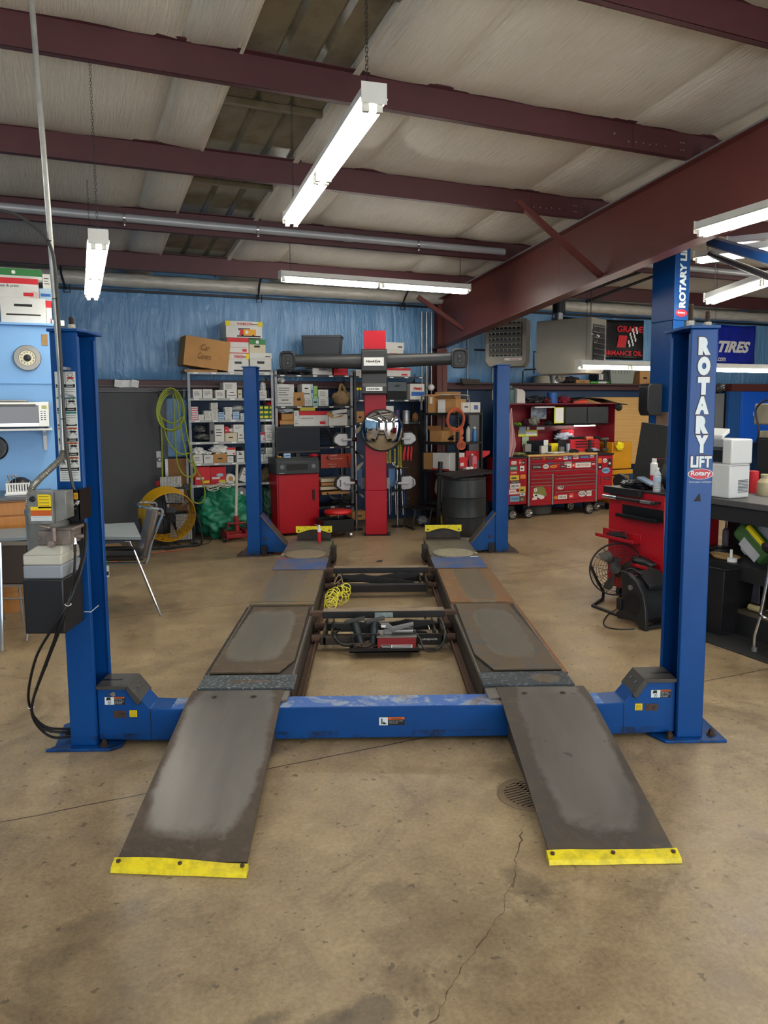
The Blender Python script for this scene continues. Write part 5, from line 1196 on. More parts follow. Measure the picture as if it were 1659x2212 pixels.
for fx in (.12,.86):sub_(lambda q:q.lathe((a+w_*fx,VC-.034,z1+hp_*.46),[(.03,0),(.03,.003),(.024,.004),(.022,.002)],20,axis=(0,-1,0)),'speaker',M['grayp'],pt_)
sub_(lambda q:[q.box(a+.05+.008*k,a+.055+.008*k,VC+.02+.0,VC+.09,zt,zt+.003) for k in range(int(w_*.55/.008))],'keyboard',M['grayp'],pt_)
sub_(lambda q:q.text('HUNTER',(a+.03,VC-.0345,z1+.012),X,Z,.01,.07,bold=.02),'lettering',M['paper'],pt_)
for sx in (0,1):
    for sy in (0,1):
        cx_,cy_=(a+.06,b-.06)[sx],(VC+.08,VC+.32)[sy]
        sub_(lambda q:(q.cyl((cx_-.016,cy_,.055),(cx_+.016,cy_,.055),.055,n=20),q.box(cx_-.025,cx_-.019,cy_-.03,cy_+.03,.04,z0),q.box(cx_+.019,cx_+.025,cy_-.03,cy_+.03,.04,z0),q.box(cx_-.02,cx_+.02,cy_-.03,cy_+.03,z0-.02,z0)),'caster',M['dark'],t)
ztop=zt
a2,b2,mz0,mz1=RC(c4,70,1068,492,1322,VC+.1)
t=thing('monitor','wide black monitor switched off on the red console','monitor',((a2+b2)/2,VC+.12,ztop))
sub_(lambda q:q.box(a2,b2,VC+.1,VC+.14,mz0,mz1),'bezel',M['black'],t,bev=.006)
sub_(lambda q:q.box(a2+.012,b2-.012,VC+.0985,VC+.1,mz0+.03,mz1-.012),'screen',mat('dark screen','#060c18',.4,spec=.25),t)
sub_(lambda q:(q.box((a2+b2)/2-.03,(a2+b2)/2+.03,VC+.12,VC+.16,ztop,mz0+.05),q.box((a2+b2)/2-.13,(a2+b2)/2+.13,VC+.04,VC+.24,ztop,ztop+.012)),'stand',M['black'],t,bev=.003)
sub_(lambda q:q.text('DELL',((a2+b2)/2-.012,VC+.0995,mz0+.01),X,Z,.008,.026),'lettering',M['grayp'],t)
a3,b3,z3,z4=RC(c4,145,1325,208,1366,VC+.05);carton(a3,b3,VC+.03,.05,ztop+.001,z4,'tiny blue and white packet on the red console top','bl')
lump('red_rag',(at_v(*c4(440,1350),VC+.05)[0],VC+.1,ztop+.018),(.06,.05,.02),redc,'crumpled red rag on console top by the monitor','rag',91,.5,3)
lump('yellow_rag',(at_v(*c4(115,1360),VC+.05)[0],VC+.1,ztop+.01),(.035,.04,.012),mat('dull yellow cloth','#c99f2c',.8),'small yellow cloth on console top corner','rag',92,.4,3)
# camera column (lift axis)
YC=6.25;redcol=mat('column red enamel','#ad0820',.38,spec=.3,n=.15,ns=2.5)
t=thing('camera_column','tall red wheel-alignment column with a black camera beam','alignment column',(-.02,YC+.1,0),'L')
def LX(c,x,y,Y):return at_y(*c(x,y),Y)
x0,_=LX(c5,42,1900,YC);x1,_=LX(c5,247,1900,YC);zt=LX(c5,120,150,YC)[1];zj=LX(c5,120,1680,YC)[1]
xt0,_=LX(c5,15,200,YC);xt1,_=LX(c5,218,200,YC);xm=(x0+x1)/2;hw=(xt1-xt0)/2;x0,x1=xm-hw-.008,xm+hw+.008
sub_(lambda q:(q.box(x0,x1,YC,YC+.16,.01,zj)),'lower_mast',redcol,t,bev=.008)
sub_(lambda q:(q.box(x0+.004,x1-.004,YC+.006,YC+.15,zj,zt)),'upper_mast',redcol,t,bev=.008)
sub_(lambda q:[q.cyl((x0+.03+(x1-x0-.06)*k/2,YC-.004,zj-.03),(x0+.03+(x1-x0-.06)*k/2,YC+.001,zj-.03),.005,n=8) for k in range(3)],'seam_screw',M['dark'],t)
sub_(lambda q:q.box(x0-.04,x1+.04,YC-.03,YC+.2,0,.01),'base_plate',M['dark'],t,bev=.002)
for sx in (x0-.025,x1+.025):sub_(lambda q:q.cyl((sx,YC-.01,.01),(sx,YC-.01,.03),.009,n=6),'anchor_bolt',M['steel'],t)
hx0,hz1=LX(c5,0,325,YC-.12);hx1,_=LX(c5,247,325,YC-.12);_,hz0=LX(c5,120,765,YC-.12);_,hm1=LX(c5,120,560,YC-.12);_,hm2=LX(c5,120,655,YC-.12)
gp_=mat('camera housing plastic','#2b2c2e',.45)
def housing(q):
    pr=[(YC,hz0),(YC-.12,hz0+.01),(YC-.12,hm2-.04),(YC-.095,hm2),(YC-.095,hm1),(YC-.13,hm1+.03),(YC-.13,hz1-.02),(YC-.1,hz1),(YC,hz1)]
    q.prism(pr,'x',hx0,hx1)
hs_=sub_(housing,'camera_housing',gp_,t,bev=.012,seg=3)
def badge(q,x_0,y_0,x_1,y_1,yy,s,shear=0.):
    xa,zb1=LX(c5,x_0,y_0,yy);xb,zb0=LX(c5,x_1,y_1,yy)
    q.box(xa,xb,yy-.002,yy,zb0,zb1,0);q.text(s,(xa+(xb-xa)*.1,yy-.0022,zb0+(zb1-zb0)*.28),X,Z,(zb1-zb0)*.42,(xb-xa)*.72,bold=.03,m=1,shear=shear)
sub_(lambda q:badge(q,25,408,218,485,YC-.133,'HawkEye',.2),'name_badge',[M['white'],INK],hs_,bev=0)
sub_(lambda q:(badge(q,45,690,205,728,YC-.122,'HUNTER')),'maker_badge',[M['white'],INK],hs_)
bz=(LX(c5,500,370,YC-.05)[1]+LX(c5,500,505,YC-.05)[1])/2
def beam(q):
    for s,cc,X_0,X_1 in ((-1,c4,885,250),(1,c5,245,870)):
        xa=LX(cc,X_0,440,YC-.03)[0];xb=LX(cc,X_1,430,YC-.03)[0];n_=8;vs=[];fs=[]
        za1,za0=LX(cc,X_0,372 if cc is c4 else 370,YC-.03)[1],LX(cc,X_0,522 if cc is c4 else 512,YC-.03)[1]
        zb1,zb0=LX(cc,X_1,380 if cc is c4 else 360,YC-.03)[1],LX(cc,X_1,498 if cc is c4 else 478,YC-.03)[1]
        for i in range(n_+1):
            t_=i/n_;xx=xa+(xb-xa)*t_;z1_=za1+(zb1-za1)*t_-.006*math.sin(PI*t_);z0_=za0+(zb0-za0)*t_+.004*math.sin(PI*t_)
            zc=(z0_+z1_)/2;h=(z1_-z0_)/2
            vs+=[(xx,YC-.06,zc-h*.8),(xx,YC-.075,zc),(xx,YC-.06,zc+h*.8),(xx,YC-.03,zc+h),(xx,YC+.02,zc+h*.9),(xx,YC+.02,zc-h*.9),(xx,YC-.03,zc-h)]
        for i in range(n_):
            for k in range(7):
                f=(i*7+k,i*7+(k+1)%7,(i+1)*7+(k+1)%7,(i+1)*7+k);fs.append(f if s<0 else f[::-1])
        q.add(vs,fs)
sub_(beam,'camera_beam',gp_,t,ang=50)
for cc,bx in ((c4,(103,345,258,532)),(c5,(862,320,1022,510))):
    xa,zb1=LX(cc,bx[0],bx[1],YC-.09);xb,zb0=LX(cc,bx[2],bx[3],YC-.09);cx_,cz_=(xa+xb)/2,(zb0+zb1)/2;rx,rz=(xb-xa)/2,(zb1-zb0)/2
    def sq(r,y,q,m):
        n_=28;return [(cx_+rx*r*math.copysign(abs(math.cos(2*PI*i/n_))**.5,math.cos(2*PI*i/n_)),y,cz_+rz*r*math.copysign(abs(math.sin(2*PI*i/n_))**.5,math.sin(2*PI*i/n_))) for i in range(n_)]
    def pod(q):
        rings=[(.85,YC+.05),(1,YC-.02),(1,YC-.09),(.9,YC-.1),(.8,YC-.098),(.72,YC-.075)];vs=[];fs=[]
        for r,y in rings:vs+=sq(r,y,q,0)
        for k in range(len(rings)-1):
            for i in range(28):fs.append((k*28+i,k*28+(i+1)%28,(k+1)*28+(i+1)%28,(k+1)*28+i))
        fs+=[list(range(28))[::-1],[len(rings)*28-28+i for i in range(28)]];q.add(vs,fs)
    p_=sub_(pod,'camera_pod',gp_,t,ang=45)
    sub_(lambda q:(q.box(cx_-.03,cx_+.03,YC-.082,YC-.075,cz_-.055,cz_+.055),[q.lathe((cx_+.0,YC-.082,cz_+dz),[(.017,0),(.017,.006),(.012,.007),(.01,.003)],18,axis=(0,-1,0),m=1) for dz in (-.028,.028)]),'camera_lens',[M['black'],mat('lens rim','#55585a',.2,.6)],p_)
# convex mirror on a bracket in front of the column
mc=LX(c5,202,1106,YC-.16);R_=abs(LX(c5,405,1106,YC-.16)[0]-LX(c5,0,1106,YC-.16)[0])/2
t=thing('convex_mirror','round convex mirror hung on the red column','mirror',(mc[0],YC-.12,mc[1]),'L')
nd=Vector((.0,-1,-.12)).normalized()
prof=[];Rs=R_*2.1
for k in range(13):r_=R_*.985*(1-k/12);prof.append((r_,math.sqrt(Rs*Rs-r_*r_)-math.sqrt(Rs*Rs-R_*R_)+.004))
sub_(lambda q:q.lathe((mc[0],YC-.12,mc[1]),prof,64,axis=nd),'mirror_dome',mat('mirror','#e6e6e6',.02,1),t,ang=60)
sub_(lambda q:q.lathe((mc[0],YC-.12,mc[1]),[(R_*.9,-.02),(R_,-.015),(R_*1.02,0),(R_,.01),(R_*.97,.012)],64,axis=nd),'rim',M['black'],t)
sub_(lambda q:q.box(mc[0]-.03,mc[0]+.03,YC-.11,YC-.0,mc[1]-.05,mc[1]+.05),'bracket',M['dark'],t)
# wheel targets on two poles
tw=mat('target white plastic','#ccced0',.4,n=.15,ns=10)
for k,(pc,px_,y0,y1,ds) in enumerate(((c4,826,560,1895,'bright clamp pole between console and red column'),(c5,345,1440,1900,'clamp pole on the shelf side of the red column'))):
    u_,zt_=at_v(*pc(px_,y0),6.35);zb_2=at_v(*pc(px_,y1),6.35)[1] if k else .0
    if not k:zt_=1.45
    t=thing('clamp_pole',ds,'pole',(u_,6.35,0));
    sub_(lambda q:q.cyl((u_,6.35,.01),(u_,6.35,zt_),.016,n=12),'pole',M['chrome'],t)
    sub_(lambda q:q.cyl((u_,6.35,0),(u_,6.35,.012),.09,n=20),'foot_plate',M['dark'],t)
    s=1 if not k else-1
    for cy,dy,s2 in ((((1115,0,1),(1310,1,1),(1470,0,1),(1690,1,1)) if not k else ((1465,0,1),(1660,1,1)))):
        _,zc=at_v(*(c4 if not k else c5)(px_,cy),6.33)
        up_=1 if dy==0 else-1
        sub_(lambda q:(q.prism([(u_-.02,zc-.02),(u_+.02*1,zc-.025),(u_+s*.09,zc+up_*.055),(u_+s*.1,zc+up_*.09),(u_+s*.075,zc+up_*.085),(u_-.02,zc+.02)],'y',6.31,6.335)),'wheel_clamp',mat('clamp alloy','#b3b0a2',.45,.3),t,bev=.002)
for (cc,x0,y0,x1,y1,mir,hand,ds,pk) in ((c4,612,1125,765,1266,1,0,'upper white wheel target beside the monitor',0),(c4,635,1530,793,1690,1,1,'lower white wheel target beside the red console',0),
        (c5,392,1115,532,1250,-1,0,'upper white wheel target half behind the mirror',1),(c5,370,1530,532,1680,-1,1,'lower white wheel target by the dark rods',1)):
    vv=6.25;a,b,z0,z1=RC(cc,x0,y0,x1,y1,vv);w,h=b-a,z1-z0;fl_=lambda x:a+w*x if mir>0 else b-w*x
    t=thing('wheel_target',ds,'wheel target',((a+b)/2,vv,z0))
    shp=[(.0,.42),(.05,.72),(.35,1),(.95,.98),(1.0,.9),(1.0,.08),(.9,0),(.4,.02),(.03,.3)]
    sub_(lambda q:q.prism([(fl_(x),z0+h*y) for x,y in shp][::(1 if mir<0 else-1)],'y',vv+.01,vv+.05),'black_frame',M['black'],t,bev=.004)
    sub_(lambda q:(q.prism([(fl_(.5+(x-.5)*.84),z0+h*(.5+(y-.5)*.84)) for x,y in shp][::(1 if mir<0 else-1)],'y',vv-.02,vv+.012)),'white_shell',tw,t,bev=.012,seg=3)
    sub_(lambda q:(q.cyl((fl_(.55),vv-.032,z0+h*.5),(fl_(1.15),vv-.012,z0+h*.5),h*.11,r2=h*.07,n=14)),'shell_ridge',tw,t)
    sub_(lambda q:[q.cyl((fl_(x),vv-.026,z0+h*y),(fl_(x),vv-.018,z0+h*y),.005,n=8) for x,y in ((.85,.2),(.85,.78),(.5,.5))],'screw',M['dark'],t)
    if hand:sub_(lambda q:q.tube([(fl_(.28),vv-.02,z0+h*.32),(fl_(.27),vv-.045,z0+h*.38),(fl_(.27),vv-.045,z0+h*.66),(fl_(.28),vv-.02,z0+h*.72)],.008,8),'handle',M['grayp'],t)
    pu_=at_v(*(c4(826,1190) if pk==0 else c5(345,1400)),6.33)[0]
    sub_(lambda q:(q.cyl((fl_(1.0),vv+.01,z0+h*.5),(pu_,6.33,z0+h*.5),.009,n=8),q.box(pu_-.025,pu_+.025,6.31,6.37,z0+h*.5-.03,z0+h*.5+.03)),'mounting_pin',M['chrome'],t)
q=MB()
for s,(x0,x1) in enumerate(((600,655),(915,970))):
    a,b,z0,z1=RC(e1,x0,1020,x1,1160,6.0);q.box(a,b,6.02,6.03,z0,z1)
solo('bracket_plate',q,M['galv'],'grey mounting plate behind the red column, blue bars beside it','bracket')
for k,(x0,x1) in enumerate(((540,605),(945,1030))):
    a,b,z0,z1=RC(e1,x0,905,x1,1140,6.4);q=MB();q.prism([(a,z1),(b,z1),(b,z0+.03),((a+b)/2,z0),(a,z0+.06)],'y',6.4,6.43);solo('blue_ramp_block',q,mat('dusty blue block','#5a7fae',.6,n=.3),['blue block behind the clamp pole, console side of red column','blue block behind the clamp pole, rod side of red column'][k],'block')
# red roller stool
st_=at_z(*c4(665,2080),.0);su,sv=at_v(*c4(665,1870),5.95)[0],5.95
t=thing('roller_stool','round red padded mechanic stool with black tray','stool',(su,sv,0))
sz=at_v(*c4(665,1900),5.95)[1];sr=abs(at_v(*c4(790,1870),5.95)[0]-at_v(*c4(540,1870),5.95)[0])/2
sub_(lambda q:q.lathe((su,sv,sz),[(sr*.9,0),(sr,.012),(sr*1.0,.035),(sr*.93,.052),(sr*.6,.058),(0.01,.06)],36),'seat',mat('red vinyl','#c71d22',.3,coat=.2),t,ang=60)
sub_(lambda q:q.cyl((su,sv,.2),(su,sv,sz),.016,n=12),'post',M['chrome'],t)
ta,tbx,tz0,tz1=RC(c4,520,1958,815,2078,5.8)
sub_(lambda q:(q.box(ta,tbx,5.78,6.12,tz0,tz0+.01),q.box(ta,tbx,5.78,5.79,tz0,tz1),q.box(ta,tbx,6.11,6.12,tz0,tz1),q.box(ta,ta+.01,5.78,6.12,tz0,tz1),q.box(tbx-.01,tbx,5.78,6.12,tz0,tz1)),'tool_tray',M['blackm'],t,bev=.003)
for cx_,cy_ in ((ta+.04,5.82),(tbx-.05,5.80),(ta+.04,6.08),(tbx-.03,6.08)):
    sub_(lambda q:(q.cyl((cx_-.012,cy_,.036),(cx_+.012,cy_,.036),.036,n=18),q.box(cx_-.018,cx_-.014,cy_-.015,cy_+.015,.03,tz0),q.box(cx_+.014,cx_+.018,cy_-.015,cy_+.015,.03,tz0)),'caster',M['chrome'],t)
# post stand with round base
p=at_z(*c5(733,2005),.03);pu2=p[0];pv2=p[1]
t=thing('post_stand','black steel post standing on a round disc base','stand',(pu2,pv2,0))
ph=at_v(*c5(775,1402),pv2)[1];lean=at_v(*c5(775,1402),pv2)[0]-pu2
sub_(lambda q:q.lathe((pu2,pv2,0),[(.17,0),(.175,.01),(.175,.03),(.15,.035),(.1,.03),(.04,.05)],36),'disc_base',M['dark'],t)
sub_(lambda q:q.cyl((pu2,pv2,.03),(pu2+lean*.6,pv2,ph),.033,n=18),'post',M['black'],t)
# small black table
a,b,z0,z1=RC(c5,475,1835,690,1862,6.0)
t=thing('side_table','low black steel table with bent tube legs','table',((a+b)/2,6.15,0))
sub_(lambda q:q.box(a,b,5.95,6.35,z0,z0+.02),'table_top',M['blackm'],t,bev=.003)
for uu in (a+.06,b-.04):
    sub_(lambda q:q.tube([(uu,5.97,z0),(uu-.03,5.97,.15),(uu-.05,5.97,.03),(uu-.01,6.0,.011),(uu,6.28,.011),(uu,6.32,.05),(uu,6.32,z0)],.011,8,sub=3),'leg',M['black'],t)
# ---- black steel rack by the barrels (stands at an angle, corner post towards the shop)
RP=Vector((3.70,5.94,0));RA=math.radians(26);RT_=Matrix.Translation(RP)@Matrix.Rotation(RA,4,'Z');LX_,LY_=.64,.67
def on_rack(x,y,left,off=.0):       # left: (y along the left side, z); else (x along the front, z)
    n=Vector((math.cos(RA),math.sin(RA),0)) if left else Vector((-math.sin(RA),math.cos(RA),0));P0=RP+n*off
    d=ray(x,y);db=Vector((d.dot(UD),d.dot(VD),d.z));cb=Vector((CAM.dot(UD),CAM.dot(VD),CAM.z));P=cb+db*((P0-cb).dot(n)/db.dot(n));l=RT_.inverted()@P
    return (l.y if left else l.x),l.z
rack=thing('steel_rack','black slotted-angle rack with orange cord hung on its corner post','rack',(RP.x,RP.y,0))
zs=[on_rack(*c5(918,y),True)[1] for y in (937,1222,1497,1810)]
slotm=mat('black slotted steel','#191a1b',.5)
def RS_(f,n,m,par=None,**k):
    q=MB();q.tf=RT_;f(q);return q.build(n,m,par or rack,**k)
for xx,yy in ((0,0),(LX_-.04,0),(0,LY_-.04),(LX_-.04,LY_-.04)):
    def up(q):
        q.box(xx,xx+.038,yy,yy+.003,0,zs[0]+.04);q.box(xx,xx+.003,yy,yy+.038,0,zs[0]+.04)
        k=.05
        while k<zs[0] and yy==0:
            q.cyl((xx+.02,yy-.0008,k),(xx+.02,yy,k),.006,n=6,m=1)
            if xx==0:q.cyl((-.0008,yy+.02,k),(0,yy+.02,k),.006,n=6,m=1)
            k+=.042
    RS_(up,'upright',[slotm,M['grayp']])
for z in zs+[.22]:RS_(lambda q:(q.box(.004,LX_-.004,.004,LY_-.004,z-.01,z),q.box(.003,LX_,-.002,.004,z-.035,z),q.box(-.002,.003,0,LY_,z-.035,z)),'shelf',slotm)
RS_(lambda q:q.tube([(.02,LY_,zs[0]),(.02,LY_-.02,zs[0]+.2),(.05,LY_-.08,zs[0]+.25),(.3,.1,zs[0]+.25),(.36,.06,zs[0]+.2),(.36,.05,zs[0])],.012,8,sub=4),'hoop_rail',M['steel'])
RK={}
def rb(x0,y0,x1,y1,z,m,ds,left=True,off=.02,d=.22,nm='carton',cat='box',pr=None):
    a_,z1=on_rack(*c5(x1 if left else x0,y0),left,off);b_,_=on_rack(*c5(x0 if left else x1,y0),left,off);a_=max(a_,.01)
    z0=z if z is not None else on_rack(*c5(x0,y1),left,off)[1]
    bx=(off,off+d,a_,b_) if left else (a_,b_,off,off+d)
    q=MB();q.tf=RT_;q.box(*bx,z0+.001,z1);o=solo(nm,q,m,ds,cat,bev=.003)
    if pr:
        h=z1-z0;q=MB();q.tf=RT_
        for (f0,f1,g0,g1) in pr[1]:
            if left:q.box(off-.0012,off,b_+(a_-b_)*f1,b_+(a_-b_)*f0,z0+h*g0,z0+h*g1)
            else:q.box(a_+(b_-a_)*f0,a_+(b_-a_)*f1,off-.0012,off,z0+h*g0,z0+h*g1)
        q.build('print',pr[0],o)
    return o,a_,b_,z0,z1
rb(638,760,700,925,zs[0],CARD,'tall dark kraft carton at the rack end by the conduits',d=.35,pr=(M['paper'],[(.3,.7,.5,.85)]))
rb(705,735,860,925,zs[0],CARD,'wide kraft carton behind an opened one on the black rack',off=.3,d=.25)
o,a_,b_,z0,z1=rb(735,805,905,920,zs[0],CARD,'opened kraft carton with white label on top of the rack',d=.26,pr=(M['paper'],[(.0,.42,.02,.98)]))
RS_(lambda q:q.add([(.02,b_,z1),(.02,a_,z1),(-.05,a_-.02,z1+.06),(-.06,b_+.02,z1+.04)],[(0,1,2,3)]),'flap',CARD,o)
rb(975,838,1043,910,zs[0],WB,'white carton beside the opened kraft one on the rack front',False,pr=(INK,[(.2,.7,.5,.62)]));rb(1048,836,1140,910,zs[0],WB,'white carton with violet square on the rack front',False,pr=(mat('violet print','#5b62a8',.6),[(.35,.75,.3,.72)]))
o,a_,b_,z0,z1=rb(655,1110,775,1216,zs[1],CARD,'small kraft carton with its flap up, middle rack shelf')
RS_(lambda q:q.add([(.02,b_,z1),(.02,a_,z1),(-.03,a_-.01,z1+.075),(-.03,b_+.02,z1+.07)],[(0,1,2,3)]),'flap',CARD,o)
rb(780,1075,885,1216,zs[1],CARD,'kraft carton behind the black cable ball',off=.2)
ya,za=on_rack(*c5(840,1178),True);c_=Vector((.06,ya,za));q=MB();q.tf=RT_
for k in range(9):q.tube([(c_.x+.03*math.sin(t_*2+k),c_.y+.05*math.cos(t_+k)*(.6+.1*(k%4)),c_.z+.033*math.sin(t_+k*.7)) for t_ in [PI*2*i/14 for i in range(14)]],.004,5,closed=True)
solo('cable_ball',q,M['black'],'ball of black cable on the middle rack shelf','cable')
def bottle(u,v,z,r,h,m,ds,cap=None,nm='spray_bottle',cat='bottle',neck=.35):
    q=MB();q.lathe((u,v,z),[(r*.95,0),(r,.006),(r,h*.6),(r*.8,h*.72),(r*neck,h*.8),(r*neck,h*.86)],20);o=solo(nm,q,m,ds,cat)
    q=MB()
    if cap is not None:q.lathe((u,v,z+h*.86),[(r*neck*1.15,0),(r*neck*1.15,h*.1),(r*.2,h*.14)],16);q.build('cap',cap,o)
    else:q.box(u-.012,u+.012,v-.03,v+.02,z+h*.86,z+h);q.box(u-.008,u+.008,v-.045,v-.03,z+h*.9,z+h*.97);q.build('trigger',M['dark'],o)
    return o
for x,y0,r_,m_,ds,cp,nm,nk in ((1022,1040,.03,mat('hazy plastic','#b9bdb9',.3),'hazy trigger spray bottle beside the blue can',None,'spray_bottle',.35),(1083,1068,.03,mat('bright blue can','#2a7cc0',.3),'bright blue spray can on the middle rack shelf',M['white'],'spray_can',.7)):
    xa,z1=on_rack(*c5(x,y0),False,.06);p_=RT_@Vector((xa,.06,0));bottle(p_.x,p_.y,zs[1],r_,z1-zs[1],m_,ds,cp,nm,'bottle' if cp is None else 'spray can',nk)
orm=mat('orange cord','#c4603a',.6);q=MB();cc=Vector(PV_(c5,915,990,5.84))
for k in range(9):
    r1,r2=.135+.012*(k%3),.135+.014*((k+1)%3);pts=[]
    for i in range(20):
        t_=2*PI*i/20;pts.append((cc.x+r1*math.cos(t_)*.9+.006*noise.noise(Vector((k,i*.4,0))),5.88-.008*(k%4),cc.z+r2*math.sin(t_)*.95+.012*noise.noise(Vector((k*2,i*.3,3)))-.01*k*.4))
    q.tube(pts,.0055,6,closed=True)
solo('extension_cord',q,orm,'round coil of orange cord hung on the rack post','cord')
q=MB();cc=Vector(PV_(c5,965,1190,5.84))
for k in range(8):
    o_=(k-3.5)*.008;q.tube([(cc.x+o_,5.88,cc.z+.17),(cc.x+o_*.6,5.86-.003*k,cc.z+.08),(cc.x-o_*.5,5.86,cc.z+.02),(cc.x+o_*2.2,5.86,cc.z-.06),(cc.x+o_*1.9,5.86,cc.z-.12),(cc.x+o_*.4,5.86,cc.z-.145)],.0052,6,sub=4)
for k in range(3):q.tube([(cc.x+.03*math.cos(t_),5.86+.02*math.sin(t_),cc.z+.005+.012*k) for t_ in [PI*2*i/10 for i in range(10)]],.0055,6,closed=True)
solo('extension_cord',q,orm,'bundled hank of orange cord below the round coil','cord')
rb(684,1325,843,1488,zs[2],WB,'white carton with red base, rack shelf above the sack',pr=(M['redink'],[(0,1,0,.1)]));rb(846,1325,905,1488,zs[2],WB,'white carton between red-based one and rack post',off=.03);rb(584,1322,680,1480,zs[2],CARD,'brown open carton at the rack end over the sack',off=.04)
rb(942,1366,1020,1445,zs[2],redc,'red detergent box between rack post and pink jug',False,.01,.06,pr=(WB,[(.1,.5,.35,.6)]))
xa,z1=on_rack(*c5(1068,1332),False,.05);w_=.055;t=thing('coolant_jug','pink plastic jug on the rack above the barrel','jug',tuple((RT_@Vector((xa,.05,zs[2])))));z2_=zs[2]
def JJ(f,n,m,**k):return RS_(f,n,m,t,**k)
JJ(lambda q:q.prism([(xa-w_,z2_),(xa+w_,z2_),(xa+w_,z1-.05),(xa+w_*.5,z1-.02),(xa-w_*.1,z1-.02),(xa-w_*.7,z1-.012),(xa-w_,z1-.07)],'y',.01,.09),'jug_body',mat('pink plastic','#c96f7c',.4),bev=.01);JJ(lambda q:q.cyl((xa-w_*.45,.05,z1-.015),(xa-w_*.45,.05,z1+.006),.018,n=14),'cap',M['white']);JJ(lambda q:q.box(xa-w_*.6,xa+w_*.7,.0085,.0095,z2_+.03,z2_+.075),'jug_label',M['redink'])
for k in range(3):q=MB();q.tf=RT_;q.cyl((.06+.09*k,-.03,z2_+.026),(.13+.09*k,-.03,z2_+.026),.025,n=16);solo('filter_cartridge',q,M['paper'] if k else M['steel'],'%s cartridge lying on the rack edge under the detergent box'%['grey','white','off-white end'][k],'filter')
(yA,z1),(yB,_)=on_rack(*c5(885,1525),True),on_rack(*c5(650,1525),True)
q=MB();q.tf=RT_;q.blob((.2,(yA+yB)/2,(zs[3]+z1)/2),(.17,(yB-yA)/2*1.05,(z1-zs[3])/2*1.15),55,.12,2.5,flat=zs[3]+.001);o=solo('printed_sack',q,mat('grey white sack','#b0aca0',.7,n=.4,bump=.4,bs=12),'white printed sack on the lower rack shelf','sack')
RS_(lambda q:(q.text('DRIDROP',(.02,yA+.16,z1-.08),-Y,Z,.024,.14,bold=.02),q.text('Adra',(.02,yB-.03,z1-.15),-Y,Z,.02,.06,bold=.02)),'lettering',INK,o)
lump('plastic_bag',tuple(RT_@Vector((.2,.3,.29))),(.13,.13,.08),mat('grey film','#8e9396',.3,spec=.7,bump=.4),'grey plastic bag heap under the printed sack','bag',61,.4,flat=.222)
q=MB();a,b,z0,z1=RC(c5,790,1918,905,2012,6.0);q.box(a,b,6.02,6.12,.005,z1);solo('yellow_step',q,mat('dull yellow plastic','#cfa91a',.5),'yellow plastic block on the floor behind the post stand','block',bev=.012)
lump('plastic_bag',(at_v(*c5(590,1920),6.3)[0],6.3,.07),(.08,.08,.07),mat('grey film','#8e9396',.3),'clear bag on the floor under the black table','bag',62,.3,flat=.001)
a,b,z0,z1=RC(c5,1025,948,1158,1290,6.8);q=MB();q.box(a,b,6.78,6.84,.0,z1);solo('creeper_board',q,M['grayp'],'grey plastic creeper board standing behind the rack','creeper',bev=.01)
q=MB();p=[PV_(c5,x,y,6.3) for x,y in ((1000,1302),(1232,1300),(1225,1335),(1115,1395),(1000,1395))];q.prism([(x[0],x[2]) for x in p][::-1],'y',6.3,6.34);solo('red_bin_lip',q,redc,'red wedge-shaped bin lip sticking out behind the pink jug','bin')
# barrels
bu,bv,_=at_z(*c5(1095,2128),0)
bc=at_v(*c5(1095,1800),bv+.0);r_=.29;bu=bc[0]-.01;bv=bv+r_
zt_=at_v(*c5(1095,1560),bv-r_)[1]
barm=mat('black barrel plastic','#232526',.45,n=.3,ns=5,dark='#34383a')
t=thing('plastic_barrel','big black plastic barrel beside the rear blue column','barrel',(bu,bv,0))
pr=[(r_*.9,0),(r_*.95,.02),(r_*.97,.1)]
for k in (.33,.66):pr+=[(r_,zt_*k-.02),(r_*1.012,zt_*k-.005),(r_*.985,zt_*k),(r_*1.012,zt_*k+.005),(r_,zt_*k+.02)]
pr+=[(r_*.99,zt_-.05),(r_*.97,zt_-.03),(r_*1.0,zt_-.02),(r_*1.0,zt_),(r_*.9,zt_)]
sub_(lambda q:q.lathe((bu,bv,0),pr,48),'drum',barm,t)
q=MB()
q.add([(bu-.34,bv-.3,zt_+.03),(bu+.36,bv-.26,zt_+.075),(bu+.36,bv+.24,zt_+.075),(bu-.3,bv+.24,zt_+.035),(bu-.34,bv-.3,zt_+.01),(bu+.36,bv-.26,zt_+.05),(bu+.36,bv+.24,zt_+.05),(bu-.3,bv+.24,zt_+.012)],[(0,1,2,3),(7,6,5,4),(0,4,5,1),(1,5,6,2),(2,6,7,3),(3,7,4,0)])
solo('barrel_cover',q,M['black'],'black sheet laid over the barrel top','cover')
